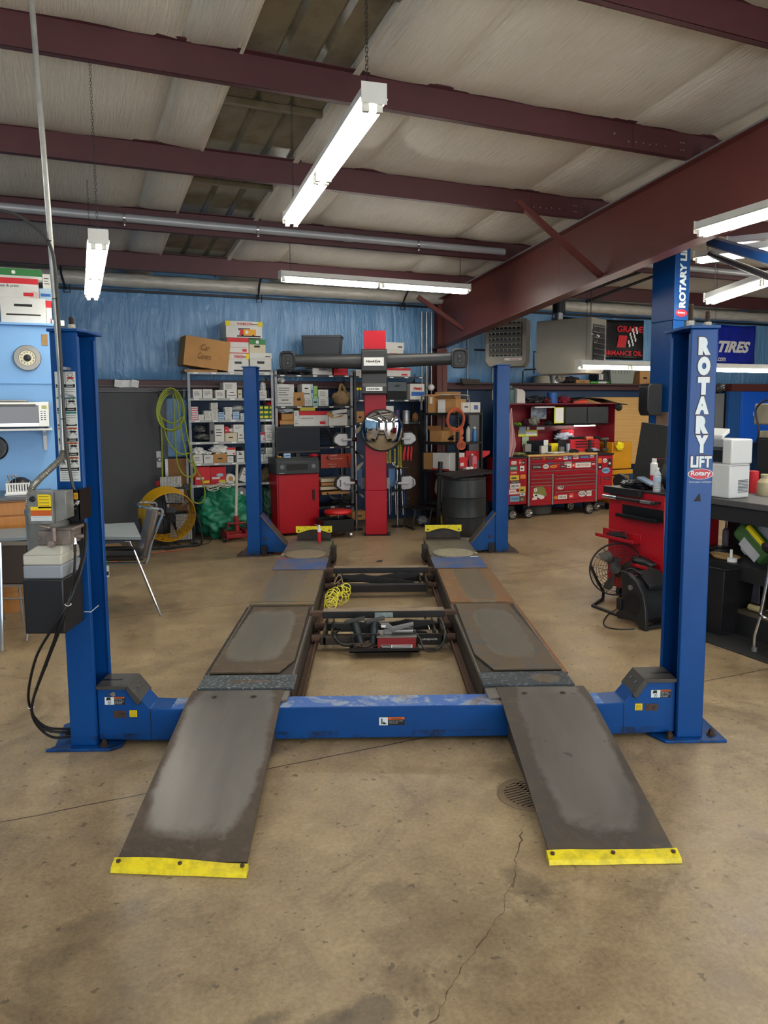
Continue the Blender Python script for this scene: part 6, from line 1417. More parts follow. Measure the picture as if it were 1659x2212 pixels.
# aerosol can on the runway, yellow coil hose, rolling jacks, turntables, floor items
p=at_z(690,1171,ZD,'L')
t=thing('aerosol_can','red and white aerosol can standing on the runway by the yellow stop','spray can',p,'L')
h_=at_y(690,1134,p[1])[1]-ZD;r_=.02
sub_(lambda q:q.lathe(p,[(r_*.95,0),(r_,.003),(r_,h_*.6)],20),'red_body',M['redink'],t);sub_(lambda q:q.lathe(p,[(r_,h_*.6),(r_,h_*.78),(r_*.7,h_*.84),(r_*.7,h_*.86)],20),'white_body',M['white'],t)
sub_(lambda q:(q.lathe(p,[(r_*.6,h_*.86),(r_*.6,h_*.98),(r_*.3,h_)],16),q.cyl((p[0],p[1],p[2]+h_*.96),(p[0]-.05,p[1],p[2]+h_*1.03),.0015,n=5)),'nozzle',M['white'],t)
for sx,mm,ds in ((-1,mat('dusty turntable tan','#8a7c66',.6,n=.4,ns=12),'worn round turntable on the runway near the aerosol can, red paint flecks'),(1,mat('dusty turntable grey','#98927c',.6,n=.4,ns=12),'worn grey-green turntable on the runway facing the barrel')):
    t=thing('turntable',ds,'turntable',(sx*.745,3.9,ZD),'L');xx=sx*.745
    sub_(lambda q:q.box(xx-.22,xx+.22,3.66,4.1,ZD+.0,ZD+.006),'base',deckm,t)
    sub_(lambda q:q.lathe((xx,3.88,ZD+.006),[(.2,0),(.205,.008),(.2,.02),(.01,.022)],40),'disc',mm,t)
    sub_(lambda q:q.box(xx+sx*.2-.05,xx+sx*.2+.03,3.66,3.72,ZD+.006,ZD+.014),'pointer',M['redink'] if sx<0 else M['paper'],t)
# floor drain
du,dv,_=at_z(1145,1716,0);dm=mat('rusty cast iron','#86735c',.7,.1,n=.5,ns=12,dark='#5b4c3c',bump=.4)
t=thing('floor_drain','round rusty floor drain grate partly under the ramp','drain',(du,dv,0));rD=.135
sub_(lambda q:q.lathe((du,dv,0),[(rD*1.06,.0),(rD*1.06,.004),(rD,.006),(rD*.95,.003),(rD*.82,.003),(rD*.82,.001)],40),'rim',dm,t)
sub_(lambda q:q.cyl((du,dv,.0008),(du,dv,.0016),rD*.82,n=30),'well',mat('drain dark','#090807',.9),t)
def slots(q):
    for k in range(-5,6):
        w=rD*.14*k;half=math.sqrt(max(0,(rD*.82)**2-w*w));q.box(du-half,du+half,dv+w-.0055,dv+w+.0055,.001,.0045)
    q.box(du-.008,du+.008,dv-rD*.8,dv+rD*.8,.001,.0045)
sub_(slots,'grate',dm,t)
# rolling jacks ------------------------------------------------------------
def LB(y0,x0,x1,z0,z1,d,q,m=0):q.box(x0,x1,y0,y0+d,z0,z1,m)
labm=mat('scratched label','#98a8a8',.5,n=.7,ns=30,dark='#3f4a4a')
for k,(yj,zj,ds) in enumerate(((1.65,.23,'rolling jack between the runways with red pump and tray'),(3.2,.215,'rolling jack farther along the runways, bare black scissor arms'))):
    t=thing('rolling_jack',ds,'jack',(0,yj,0),'L')
    tb_=sub_(lambda q:(q.box(-.43,.44,yj,yj+.10,zj-.05,zj)),'top_beam',jackm,t,bev=.004)
    sub_(lambda q:q.box(-.43,.44,yj+.004,yj+.096,zj,zj+.002),'worn_top',mat('worn tan steel','#8b7a63',.6,.2,n=.6,ns=8,dark='#4c4238'),tb_)
    for s in (-1,1):sub_(lambda q:(q.box(s*.475-.05,s*.475+.05,yj+.01,yj+.08,zj-.035,zj-.008),q.cyl((s*.475,yj+.045,zj-.008),(s*.475,yj+.045,zj-.0065),.02,n=16)),'extension_arm',rust,t)
    if k==0:sub_(lambda q:q.box(-.06,.07,yj-.001,yj,zj-.045,zj-.008),'scratched_label',labm,tb_)
    lo=.075
    sub_(lambda q:(q.box(-.44,.44,yj-.20,yj-.12,.05,.105) if k==0 else q.box(-.38,.4,yj-.28,yj-.20,.055,.12)),'base_frame',grime if k==0 else jackm,t,bev=.003)
    sub_(lambda q:q.box(-.43,.43,yj+.1,yj+.16,.06,.11),'rear_frame',jackm,t,bev=.003)
    for s in (-1,1):
        sub_(lambda q:(q.box(s*.41-.008,s*.41+.008,yj-(.2 if k==0 else .28),yj+.16,.05,.15),q.box(s*.36-.006,s*.36+.006,yj-.18,yj+.16,.07,.14)),'side_plate',grime,t)
        for dy in (-.16,.12):sub_(lambda q:q.cyl((s*.42,yj+dy,.085),(s*.5,yj+dy,.085),.028,n=18),'roller',rust,t)
    # scissor arms
    for s,zz,yy in ((1,0,yj-.12),(-1,0,yj-.06)):
        pr=[(-s*.36,.165),(-s*.35,.18),(-s*.26,.178),(-s*.16,.188),(-s*.12,.175),(s*.3,.115),(s*.31,.1),(-s*.1,.1),(-s*.34,.145)]
        pr=pr if s<0 else pr[::-1]
        def arm(q):
            q.prism(pr,'y',yy,yy+.014);q.cyl((-s*.34,yy-.006,.163),(-s*.34,yy,.163),.012,n=14);q.cyl((0,yy-.006,.13),(0,yy,.13),.014,n=14)
        sub_(arm,'scissor_arm',jackm,t,bev=.002)
    if k==0:
        sub_(lambda q:(q.box(-.235,.235,yj-.36,yj-.16,.045,.055),q.box(-.235,.235,yj-.36,yj-.355,.045,.075),q.box(-.235,.235,yj-.165,yj-.16,.045,.1),q.tube([(-.2,yj-.36,.07),(-.215,yj-.3,.155),(-.03,yj-.3,.155),(-.02,yj-.36,.07)],.006,6)),'drip_tray',M['blackm'],t,bev=.002)
        tr=sub_(lambda q:q.box(-.045,.215,yj-.355,yj-.2,.056,.145),'pump_tank',mat('dull red enamel','#8e1d24',.45,n=.3,ns=9),t,bev=.004)
        sub_(lambda q:(q.box(-.02,.19,yj-.3565,yj-.355,.072,.096,0),q.box(-.018,.045,yj-.3575,yj-.3565,.074,.094,1),q.box(.055,.18,yj-.3572,yj-.3565,.078,.082,1),q.box(.055,.18,yj-.3572,yj-.3565,.088,.091,1)),'maker_label',[M['white'],INK],tr)
        sub_(lambda q:q.text('NORCO',(-.014,yj-.3582,.079),X,Z,.011,.054,bold=.03),'lettering',M['white'],tr)
        sub_(lambda q:(q.box(-.05,.22,yj-.36,yj-.195,.145,.152),q.cyl((.06,yj-.28,.17),(.2,yj-.28,.17),.022,n=16),q.box(.0,.05,yj-.3,yj-.25,.152,.19)),'pump_body',M['steel'],t,bev=.002)
        sub_(lambda q:(q.prism([(.02,.2),(.06,.175),(.2,.215),(.2,.23),(.06,.2),(.03,.225),(-.02,.225),(-.02,.205)][::-1],'y',yj-.32,yj-.27)),'foot_pedal',M['grayp'],t,bev=.002)
        sub_(lambda q:q.box(-.018,.012,yj-.323,yj-.32,.207,.222),'pedal_pad',M['white'],t)
        for (x_,ln) in ((-.15,-.05),(-.075,.012)):
            sub_(lambda q:(q.cyl((x_,yj-.28,.07),(x_+ln,yj-.22,.215),.026,r2=.03,n=18),q.prism([(x_+ln-.07,.21),(x_+ln-.02,.222),(x_+ln+.07,.24),(x_+ln+.07,.248),(x_+ln-.06,.222)][::-1],'y',yj-.26,yj-.18)),'lift_adapter',mat('adapter grey','#2e3335',.4,.3),t)
        sub_(lambda q:q.tube([(-.31,yj-.1,.13),(-.34,yj-.18,.11),(-.28,yj-.26,.07),(-.17,yj-.26,.075),(-.06,yj-.24,.09),(.0,yj-.24,.13)],.011,8,sub=5),'air_hose',M['black'],t)
        sub_(lambda q:q.tube([(.2,yj-.28,.17),(.24,yj-.33,.13),(.27,yj-.38,.07),(.34,yj-.38,.06),(.4,yj-.33,.1),(.42,yj-.2,.16),(.4,yj-.05,.19)],.007,8,sub=5),'air_hose',M['black'],t)
        bag=sub_(lambda q:q.box(.24,.4,yj-.225,yj-.21,.05,.13),'maker_plate',M['blackm'],t)
        sub_(lambda q:q.text('UNIJACK',(.262,yj-.226,.083),X,Z,.015,.11,bold=.02),'lettering',M['white'],bag)
        sub_(lambda q:q.cyl((.3,yj+.02,.18),(.33,yj-.06,.1),.006,n=8),'release_rod',M['chrome'],t)
        lump('steel_wool',(-.13,yj-.3,.075),(.07,.04,.03),mat('brown debris','#4e4136',.9,bump=.6),'brown debris lying in the jack tray','debris',8,.6,3.5,flat=.056,) if False else sub_(lambda q:q.blob((-.13,yj-.29,.07),(.07,.04,.028),8,.6,3.5,flat=.056),'tray_debris',mat('brown debris','#4e4136',.9,bump=.6),t)
# yellow coiled air hose
def L3(x,y,z):return Vector(at_z(x,y,z,'L'))
yh=mat('yellow coil hose','#e8df4a',.35)
q=MB();path=smooth([L3(712,1312,.08),L3(715,1300,.16),L3(718,1285,.16),L3(735,1275,.15),L3(748,1270,.17),L3(742,1290,.12),L3(728,1292,.13),L3(710,1280,.18)],10)
pts=[];turns=15
for i in range(turns*12):
    f=i/(turns*12-1)*(len(path)-1);j=min(int(f),len(path)-2);c_=path[j].lerp(path[j+1],f-j);tg=(path[j+1]-path[j]).normalized()
    s1=tg.cross(Z).normalized();s2=s1.cross(tg);an=2*PI*i/12;rr=.044+.008*math.sin(i*.05)
    p_=c_+s1*(rr*math.cos(an))+s2*(rr*math.sin(an));p_.z=max(p_.z,.01);pts.append(p_)
q.tube(pts,.0042,6);solo('coil_hose',q,yh,'yellow coiled air hose heaped by the rolling jacks','hose',fr='L')
q=MB();q.tube([L3(738,1250,.17),L3(722,1262,.2),L3(735,1240,.2),L3(745,1275,.15),L3(760,1285,.01)],.003,5,sub=5);solo('thin_wire',q,mat('tan wire','#a58c6a',.5),'thin tan wire tangled over the coiled hose','wire',fr='L')
for (x,y,ds) in ((818,1214,'small dark scrap on the floor between the runways'),):
    p=L3(x,y,0);q=MB();q.add([p+Vector((-.04,0,.001)),p+Vector((.03,-.02,.001)),p+Vector((.05,.03,.02)),p+Vector((-.01,.03,.012))],[(0,1,2,3),(3,2,1,0)]);solo('floor_scrap',q,M['dark'],ds,'scrap',fr='L')
# floor jack with long white handle, tarp, cord
ju,jv,_=at_z(*c3(582,2165),0)
t=thing('floor_jack','red trolley jack with tall cream handle before the parts shelving','jack',(ju,jv,0))
jr=mat('jack red','#9c1f22',.45,n=.3,ns=10)
sub_(lambda q:(q.box(ju-.14,ju-.115,jv-.05,jv+.35,.035,.13),q.box(ju+.115,ju+.14,jv-.05,jv+.35,.035,.13),q.box(ju-.14,ju+.14,jv-.05,jv-.02,.05,.1),q.box(ju-.1,ju+.1,jv+.1,jv+.2,.04,.11)),'jack_frame',jr,t,bev=.006)
sub_(lambda q:q.tube([(ju-.12,jv+.02,.1),(ju-.11,jv-.03,.24),(ju+.11,jv-.03,.24),(ju+.12,jv+.02,.1)],.012,8),'guard_hoop',jr,t)
zh=at_v(*c3(568,1420),jv+.02)[1];uh=at_v(*c3(568,1420),jv+.02)[0]
sub_(lambda q:q.cyl((ju+.01,jv+.0,.14),(ju+.0,jv+.01,.33),.03,n=14),'handle_socket',jr,t)
sub_(lambda q:q.cyl((ju+.0,jv+.01,.3),(uh+.02,jv+.02,zh),.018,n=14),'handle',mat('cream handle','#cfc9b4',.5),t)
for s in (-1,1):
    for dy in (0,.3):sub_(lambda q:q.cyl((ju+s*.145,jv+dy,.035),(ju+s*.175,jv+dy,.035),.035,n=18),'wheel',M['dark'],t)
tarm=mat('green tarp','#1d7f5f',.38,n=.35,ns=5,dark='#0f4d3b')
def tarp(c,r,seed,m,ds):
    q=MB();q.blob(c,r,seed,.35,1.8,nu=90,nv=60,flat=.003)
    for i,p in enumerate(q.v):
        d=p-Vector(c);f=noise.noise(Vector((d.x*5,d.y*5,d.z*16+d.x*7+seed)))*.035+noise.noise(Vector((d.x*12,d.y*12,d.z*26)))*.014
        q.v[i]=p+d.normalized()*f;q.v[i].z=max(.003,q.v[i].z)
    return solo('tarp',q,m,ds,'tarp',ang=180)
a,b,z0,z1=RC(c3,225,1650,668,1990,6.45)
tarp(((a+b)/2,6.6,z1*.5-.01),((b-a)/2*1.02,.28,z1*.5),4,tarm,'bunched green tarp stuffed under the parts shelving')
a,b,z0,z1=RC(c3,820,1620,965,1880,6.6);tarp(((a+b)/2+.02,6.72,z1*.5-.02),((b-a)/2*1.2,.2,z1*.5),9,mat('dark green tarp','#214a3c',.5,n=.4,ns=6),'dark green tarp between the lift column and the red console')
q=MB();c_=Vector(PV_(c3,420,1640,6.42))
for k in range(8):
    cx_=c_.x+(k-3.5)*.03;q.tube([(cx_+.075*math.cos(t_)*(1+.2*math.sin(k)),6.36+.05*math.sin(t_)+.01*k,c_.z+.0+.028*math.sin(t_+k)+.012*(k%3)+.02*(k-3)*.25) for t_ in [PI*2*i/16 for i in range(16)]],.0045,6,closed=True)
solo('cord_loops',q,mat('white cord','#cfccbb',.6),'loops of white cord lying on the green tarp','cord')
q=MB();p=PV_(c3,635,1705,6.55);q.lathe((p[0],6.6,p[2]),[(.075,0),(.075,.2),(.03,.2)],24,axis=(0,1,0));q.lathe((p[0],6.598,p[2]),[(.022,0),(.022,.002)],16,m=1,axis=(0,-1,0));solo('dark_roll',q,[M['grayp'],M['white']],'dark grey roll behind the jack handle','roll')
lump('striped_rag',(at_z(595,1140,.08)[0],at_z(595,1150,0)[1]+.0,.07),(.07,.07,.08),mat('zebra cloth','#cfcfca',.8,n=.95,ns=14,dark='#101010',stretch=(1,1,3)),'black and white patterned cloth beside the red console','cloth',15,.35,flat=.002)
# ================================================================ PARTITION SIDE: door wall, hose, fan, table, chairs, kitchen bits
F_=lambda x,y:(x,y)
def lath(n,c,prof,m,par,ax=Z,k=24):return sub(lambda q:q.lathe(c,prof,k,axis=ax),n,m,par)
# emergency light
a,b,z0,z1=RC(F_,247,820,300,838,VW-.24)
t=thing('emergency_light','white twin-head emergency light above the charcoal door','emergency light',((a+b)/2,VW-.22,z0))
sub(lambda q:q.box(a+.02,b-.02,VW-.25,VW-.2,z0+.005,z1-.005),'housing',M['white'],t,bev=.006)
for k,uu in enumerate((a+.045,b-.05)):sub(lambda q:(q.prism([(uu-.05,z0+.015),(uu+.035,z0),(uu+.05,z1-.015),(uu-.04,z1)],'y',VW-.29,VW-.25,0),[q.box(uu-.035+.02*i,uu-.025+.02*i,VW-.292,VW-.29,z0+.03+.02*j,z0+.035+.02*j,1) for i in range(4) for j in range(3)]),'lamp_head',[M['white'],M['grayp']],t,bev=.004)
# hose coil
hosem=mat('yellow green hose','#93a02a',.4,n=.3,ns=6,dark='#5f6d20');VH=6.45
def H(x,y,o=0.):u,z=at_v(*d1(x,y),VH+o);return (u,VH+o,z)
q=MB()
for k in range(4):
    cx,cy,rx,ry=845+k*4,520+k*12,150-k*6,228-8*k
    q.tube([H(cx+rx*math.sin(t_)*(1-.12*math.cos(t_)),cy-ry*math.cos(t_),.012*k) for t_ in [2*PI*i/24 for i in range(24)]],.0095,8,closed=True)
for pl in ([(745,660),(752,900),(757,1260)],[(860,320),(880,420),(888,700),(905,960),(925,1120),(985,1230),(1060,1255),(1110,1210),(1090,1120),(1030,1060),(990,900),(950,680),(930,480),(880,310)],
           [(965,420),(1000,640),(1060,960),(1130,1180),(1190,1300),(1222,1430),(1200,1520),(1150,1545),(1090,1520),(1065,1420),(1080,1280),(1120,1210),(1095,1150)],
           [(720,560),(770,700),(810,850),(880,950),(960,1010),(1050,1000)],[(720,590),(800,650),(890,672),(990,600)]):
    q.tube([H(x,y,.02) for x,y in pl],.0095,8,sub=6)
solo('hose_coil',q,hosem,'yellow-green air hose coil hanging beside the charcoal door','hose')
q=MB();q.cyl(H(850,335,.35),H(850,335,-.06),.012,n=8);q.cyl((H(850,335)[0],VH-.07,H(850,335)[2]),(H(850,335)[0],VH-.06,H(850,335)[2]),.03,n=12);solo('wall_hook',q,M['dark'],'dark wall hook carrying the hose coil','hook')
# blue insulation seen behind the hose + brown board + cart with panels
a,b,z0,z1=RC(d1,770,400,1030,1045,VW-.06);q=MB();q.box(a,b,VW-.09,VW-.03,z0,z1);solo('blue_blanket',q,ins_m,'blue insulation strip showing behind the hose coil','insulation',bev=.02)
a,b,z0,z1=RC(d1,820,1060,1020,1340,6.8);q=MB();q.box(a,b,6.8,6.815,.35,z1);o=solo('wood_board',q,mat('brown hardboard','#8a5c28',.6,n=.2),'brown hardboard panel with pale edges behind the drum fan','board')
q=MB();q.box(a-.035,a,6.79,6.82,.35,z1);q.box(b,b+.03,6.79,6.82,.35,z1);q.build('edge_channel',M['galv'],o)
a,b,z0,z1=RC(d1,700,1310,740,1360,6.6);q=MB();q.box(a,b,6.68,6.7,z0,z1);solo('red_tag',q,redc,'small red tag beside the stacked white panels','tag')
cu0,cv0=at_z(*d1(1080,1990),0)[:2]
t=thing('panel_cart','black cart holding speckled white corrugated panels behind the drum fan','cart',(cu0-.25,6.45,0))
spk=mat('speckled white panel','#c9c9c2',.6,n=.9,ns=22,dark='#77766f',stretch=(1,1,3))
for k,(x0,y0,x1,y1) in enumerate(((735,1255,965,1370),(815,1390,995,1545),(905,1660,1050,1800),(920,1800,1080,1940))):
    a,b,z0,z1=RC(d1,x0,y0,x1,y1,6.45-.02*k);vv=6.45-.02*k
    def pan(q):
        n_=int((b-a)/.018);tl=.05
        for i in range(n_):u_=a+(b-a)*i/n_;q.box(u_,u_+(b-a)/n_*.8,vv-(.006 if i%2 else 0),vv+.02,z0,z1)
        q.box(a,b,vv+.015,vv+.02,z0,z1)
    sub(pan,'white_panel',spk,t)
pts=[H(770,1365,0),H(800,1480,0),H(830,1610,0)];sub(lambda q:q.tube(pts,.014,8),'white_strut',M['white'],t)
for x0,x1,s in ((1020,1110,0),(1045,1060,1)):sub(lambda q:q.tube([H(x0,1350,.0),H((x0+x1)/2+12,1600,0),H(x1,1950,0)],.012,8),'cart_rail',M['black'],t)
sub(lambda q:(q.tube([H(770,1385,-.02),H(1010,1375,-.02)],.014,8),q.tube([H(800,1545,-.02),H(1060,1545,-.02)],.008,8),q.tube([H(900,1640,-.02),H(1100,1640,-.02)],.01,8),q.box(H(990,1340)[0],H(1040,1340)[0],VH-.03,VH+.03,H(1000,1400)[2],H(1000,1335)[2])),'cross_bar',M['black'],t)
# drum fan
fv=6.1;fc=at_v(*d1(842,1692),fv);fr_=abs(at_v(*d1(1130,1700),fv)[0]-at_v(*d1(552,1700),fv)[0])/2;fc=(at_v(*d1(842,1700),fv)[0],fc[1]);fzc=fc[1]
t=thing('drum_fan','large yellow drum fan with grey blades in front of the white panels','fan',(fc[0],fv,0))
fy=mat('fan yellow','#e0a70f',.4);wirem=mat('fan wire','#2b2b2b',.4,.4)
ax=Vector((.17,-1.15,-.22)).normalized();FC=Vector((fc[0],fv,fzc))
def drum(q):
    n_=56;a_=ax.orthogonal().normalized();b_=ax.cross(a_);vs=[];fs=[]
    R_=[(fr_,.0),(fr_*1.015,.01),(fr_,.02),(fr_*.99,.03),(fr_*1.0,-.25),(fr_*1.01,-.26),(fr_*.985,-.26),(fr_*.975,0)]
    for r,z in R_:vs+=q.ring(FC+ax*z,a_,b_,r,n_)
    for i in range(len(R_)):
        j=(i+1)%len(R_);fs+=[(i*n_+k,i*n_+(k+1)%n_,j*n_+(k+1)%n_,j*n_+k) for k in range(n_)]
    q.add(vs,fs)
sub(drum,'drum',fy,t)
a_=ax.orthogonal().normalized();b_=ax.cross(a_)
def ringp(r,o,n_=40):return [FC+ax*o+a_*(r*math.cos(2*PI*i/n_))+b_*(r*math.sin(2*PI*i/n_)) for i in range(n_)]
def grille(q):
    for k in range(1,9):q.tube(ringp(fr_*k/8.5,.02+.04*(1-k/9)),.0016,4,closed=True)
    for k in range(28):an=2*PI*k/28;d_=a_*math.cos(an)+b_*math.sin(an);q.tube([FC+ax*.055+d_*fr_*.1,FC+ax*.04+d_*fr_*.5,FC+ax*.012+d_*fr_*.985],.0016,4)
sub(grille,'grille',wirem,t)
sub(lambda q:(q.cyl(FC-ax*.05,FC+ax*.06,fr_*.18,n=26),q.cyl(FC+ax*.06,FC+ax*.075,fr_*.1,n=20)),'motor_hub',M['black'],t)
for an in (1.0,3.05,5.1):
    def blade(q):
        vs=[];n_=8
        for i in range(n_+1):
            r=fr_*(.15+.78*i/n_);w=.05+.28*i/n_*.45
            for s in (-1,1):
                th=an+s*w*(.9 if i<n_ else .75);vs.append(FC+a_*(r*math.cos(th))+b_*(r*math.sin(th))+ax*(-.02+s*.03))
        q.add(vs,[(i*2,i*2+1,i*2+3,i*2+2) for i in range(n_)])
    sub(blade,'blade',mat('dusty grey blade','#a89f90',.5,n=.3,ns=6),t)
sub(lambda q:q.box(FC.x-.05,FC.x+.06,FC.y-.06,FC.y-.02,FC.z+.06,FC.z+.12),'switch_box',M['black'],t)
x0,x1=fc[0]-fr_-.02,fc[0]+fr_+.04
sub(lambda q:(q.tube([(x0-.02,fv,fzc),(x0,fv,fzc-.18),(x0+.02,fv,.05),(x0+.05,fv-.1,.02),(x1-.1,fv-.1,.02),(x1+.02,fv,.05),(x1+.0,fv,fzc-.1),(x1-.03,fv,fzc+.02)],.013,8,sub=4),q.tube([(x0+.05,fv-.1,.02),(x0+.05,fv+.25,.02),(x1-.1,fv+.25,.02),(x1-.1,fv-.1,.02)],.012,8)),'stand_tube',M['dark'],t)
sub(lambda q:q.cyl((x1-.09,fv-.04,.055),(x1-.05,fv-.04,.055),.055,n=22),'stand_wheel',M['dark'],t)
for an in (.5,2.4):sub(lambda q:q.cyl(FC+a_*(fr_*.96*math.cos(an))+b_*(fr_*.96*math.sin(an))-ax*.02,FC+a_*(fr_*1.06*math.cos(an))+b_*(fr_*1.06*math.sin(an))-ax*.02,.016,n=10),'rim_clip',M['black'],t)
q=MB();q.tube([at_z(*d1(x,y),.006) for x,y in ((720,2030),(760,1990),(830,2010),(790,2050),(900,2030),(960,2000),(870,1975))],.004,6,sub=6);solo('fan_cable',q,M['black'],'black cable looped on the floor under the drum fan','cable')
q=MB();q.tube([at_z(*d1(x,y),.005) for x,y in ((1130,1990),(1230,1985),(1285,1950),(1250,1925),(1180,1930))],.004,6,sub=6);solo('floor_cable',q,M['black'],'short black cable on the floor by the fan wheel','cable')
# table -----------------------------------------------------------
TZ=.745
pts=[(-.91,2.46),(-.885,3.21),(-2.2,3.36),(-2.2,2.86),(-1.6,2.82)]
lam=mat('grey speckled laminate','#7f8688',.45,n=.3,ns=60,dark='#6b7274')
t=thing('work_table','grey laminate table behind the blue lift column','table',(-1.5,2.95,0))
sub(lambda q:q.prism(pts[::-1] if False else pts,'z',TZ-.03,TZ),'table_top',lam,t,bev=.004)
sub(lambda q:q.prism([(x,y) for x,y in pts],'z',TZ-.038,TZ-.0302),'edge_band',M['dark'],t)
sub(lambda q:q.box(-2.1,-.98,3.1,3.14,.60,TZ-.04),'skirt_panel',mat('navy speckle panel','#4a5164',.7,n=.5,ns=70,dark='#2e3443'),t)
for x,y in ((-1.4,2.92),(-2.1,3.2)):sub(lambda q:q.cyl((x,y,0),(x,y,TZ-.03),.02,n=12),'leg',M['chrome'],t)
# items beneath/behind
u_,v_,_=at_z(233,1247,0);q=MB();q.box(u_-.12,u_+.015,v_,v_+.12,0,.28,0);q.box(u_-.121,u_+.016,v_-.001,v_,.12,.2,1);q.box(u_-.03,u_+.01,v_-.001,v_,.02,.06,2);solo('paper_carton',q,[WB,M['greenink'],INK],'small white and green carton on the floor under the table','box')
u_,z_=at_v(228,1170,3.3);q=MB();q.prism([(u_-.25,z_-.03),(u_+.13,z_-.045),(u_+.1,z_-.02),(u_+.02,z_-.01),(u_-.02,z_+.03),(u_-.25,z_+.04)],'y',3.3,3.32);solo('wood_offcut',q,mat('pale wood','#c39a63',.6,n=.3,ns=5),'pale wood offcut showing behind the table edge','wood')
q=MB();q.tube([at_z(x,y,.01) for x,y in ((230,1212),(262,1206),(285,1200),(262,1190),(300,1196),(420,1185))],.006,6,sub=5);q.tube([at_z(x,y,.015) for x,y in ((236,1215),(268,1209),(244,1205),(266,1196),(250,1188))],.006,6,sub=5);solo('extension_cord',q,mat('orange cord floor','#b4553a',.6),'orange cord straggling on the floor beyond the table','cord')
u_,z_=at_v(215,1120,3.9);q=MB();q.blob((u_-.03,3.9,0+.44),(.08,.1,.45),7,.1,2,flat=0.001);solo('paper_sack',q,mat('printed paper sack','#cdbb9c',.8,n=.5,ns=7,dark='#a8674f'),'pale printed sack standing behind the lift column','sack')
# chrome chair, side view
chm=M['chrome'];vin=mat('brown vinyl','#33291f',.3,n=.2)
def cpt(x,y,Y):a_,b_=at_y(x,y,Y);return (a_,Y,b_)
cb=thing('stacking_chair','chrome chair with brown vinyl seat beside the blue lift column','chair',(-2.0,2.5,0),'L')
CH0=len(bpy.data.objects)
for k,Y_ in enumerate((2.42,2.85)):
    fo=cpt(348,1330,2.43);fo=(fo[0],Y_,0.005);bt=(cpt(290,1188,2.43)[0],Y_,cpt(290,1188,2.43)[2]);ft=(cpt(222,1186,2.43)[0],Y_,bt[2])
    sub(lambda q:q.tube([fo,bt,ft,(ft[0]-.0,Y_,.005)],.011,8),'leg',chm,cb)
    sub(lambda q:q.tube([(cpt(225,1230,2.43)[0],Y_,.44),(cpt(300,1228,2.43)[0],Y_,.44),(cpt(318,1222,2.43)[0],Y_,.45),(cpt(330,1180,2.43)[0],Y_,.62),(cpt(352,1110,2.43)[0],Y_,cpt(352,1110,2.43)[2]),(cpt(345,1098,2.43)[0],Y_,cpt(345,1098,2.43)[2])],.011,8,sub=4),'side_rail',chm,cb)
x0,x1=cpt(222,1220,2.43)[0],cpt(312,1220,2.43)[0]
sub(lambda q:q.box(x0,x1,2.43,2.84,.455,.50),'seat',vin,cb,bev=.018,seg=3)
a_,b_=cpt(316,1222,2.43),cpt(340,1105,2.43)
sub(lambda q:q.prism([(a_[0]-.03,a_[2]+.06),(a_[0]+.02,a_[2]+.06),(b_[0]+.02,b_[2]),(b_[0]-.035,b_[2]+.01)],'y',2.44,2.83),'backrest',mat('shiny taupe vinyl','#6a5f54',.25),cb,bev=.02,seg=3)
sub(lambda q:q.tube([(cpt(345,1098,2.43)[0],2.42,b_[2]+.02),(cpt(320,1095,2.43)[0]-.04,2.5,b_[2]+.03),(cpt(320,1095,2.43)[0]-.04,2.77,b_[2]+.03),(cpt(345,1098,2.43)[0],2.85,b_[2]+.02)],.011,8,sub=4),'top_rail',chm,cb)
sub(lambda q:q.box(cpt(225,1188,2.43)[0],cpt(288,1188,2.43)[0],2.405,2.44,bt[2]+.008,bt[2]+.03),'arm_pad',M['black'],cb,bev=.006)
for o_ in cb.children:
    for v_ in o_.data.vertices:v_.co.x-=(v_.co.y+2.5-2.42)*.40
# brown folding chair seen from behind
cf=thing('folding_chair','brown upholstered metal chair facing the kitchen counter','chair',(-2.75,1.75,0),'L')
tau=mat('taupe metal frame','#8a7d6f',.4,.4);cX0,cX1=-2.95,-2.45;cYb=1.9
zt=at_y(30,1168,cYb)[1];zb=at_y(30,1262,cYb)[1];xr=at_y(64,1200,cYb)[0];xl=xr-.44
sub(lambda q:q.box(xl+.03,xr-.02,cYb,cYb+.03,zb,zt-.03),'backrest',mat('brown fabric','#3b2f27',.7),cf,bev=.012)
sub(lambda q:q.box(xl,xr,cYb+.05,cYb+.45,.44,.475),'seat',mat('brown fabric','#3b2f27',.7),cf,bev=.015)
sub(lambda q:q.box(xl,xr,cYb-.006,cYb+.012,zt-.035,zt-.008),'back_bar',tau,cf);sub(lambda q:q.box(xl,xr,cYb-.006,cYb+.012,zb-.02,zb),'back_bar',tau,cf)
for xx in (xl,xr):sub(lambda q:(q.tube([(xx,cYb-.12,.004),(xx,cYb,zb),(xx,cYb,zt)],.012,8)),'rear_leg',tau,cf);sub(lambda q:q.tube([(xx,cYb+.46,.004),(xx,cYb+.3,.45)],.012,8),'front_leg',tau,cf)
sub(lambda q:q.cyl((xl,cYb-.04,.3),(xr,cYb-.04,.3),.009,n=8),'stretcher',tau,cf)
p=at_z(8,1405,0,'L')
q=MB();q.cyl((p[0]-.01,p[1],.0),(p[0]-.03,p[1]+.1,.75),.014,n=10);solo('chrome_leg',q,M['chrome'],'bright chrome leg of a cropped seat at the picture edge','chair leg',fr='L')
p=at_z(50,1342,0,'L');q=MB();q.cyl((p[0],p[1],0),(p[0]-.02,p[1],.45),.012,n=10);solo('chrome_leg',q,M['chrome'],'bright chrome leg behind the brown folding chair','chair leg',fr='L')
p=at_z(15,1320,0,'L');t=thing('office_chair_base','black star base with caster behind the folding chair','chair base',(p[0]-.1,p[1],0),'L')
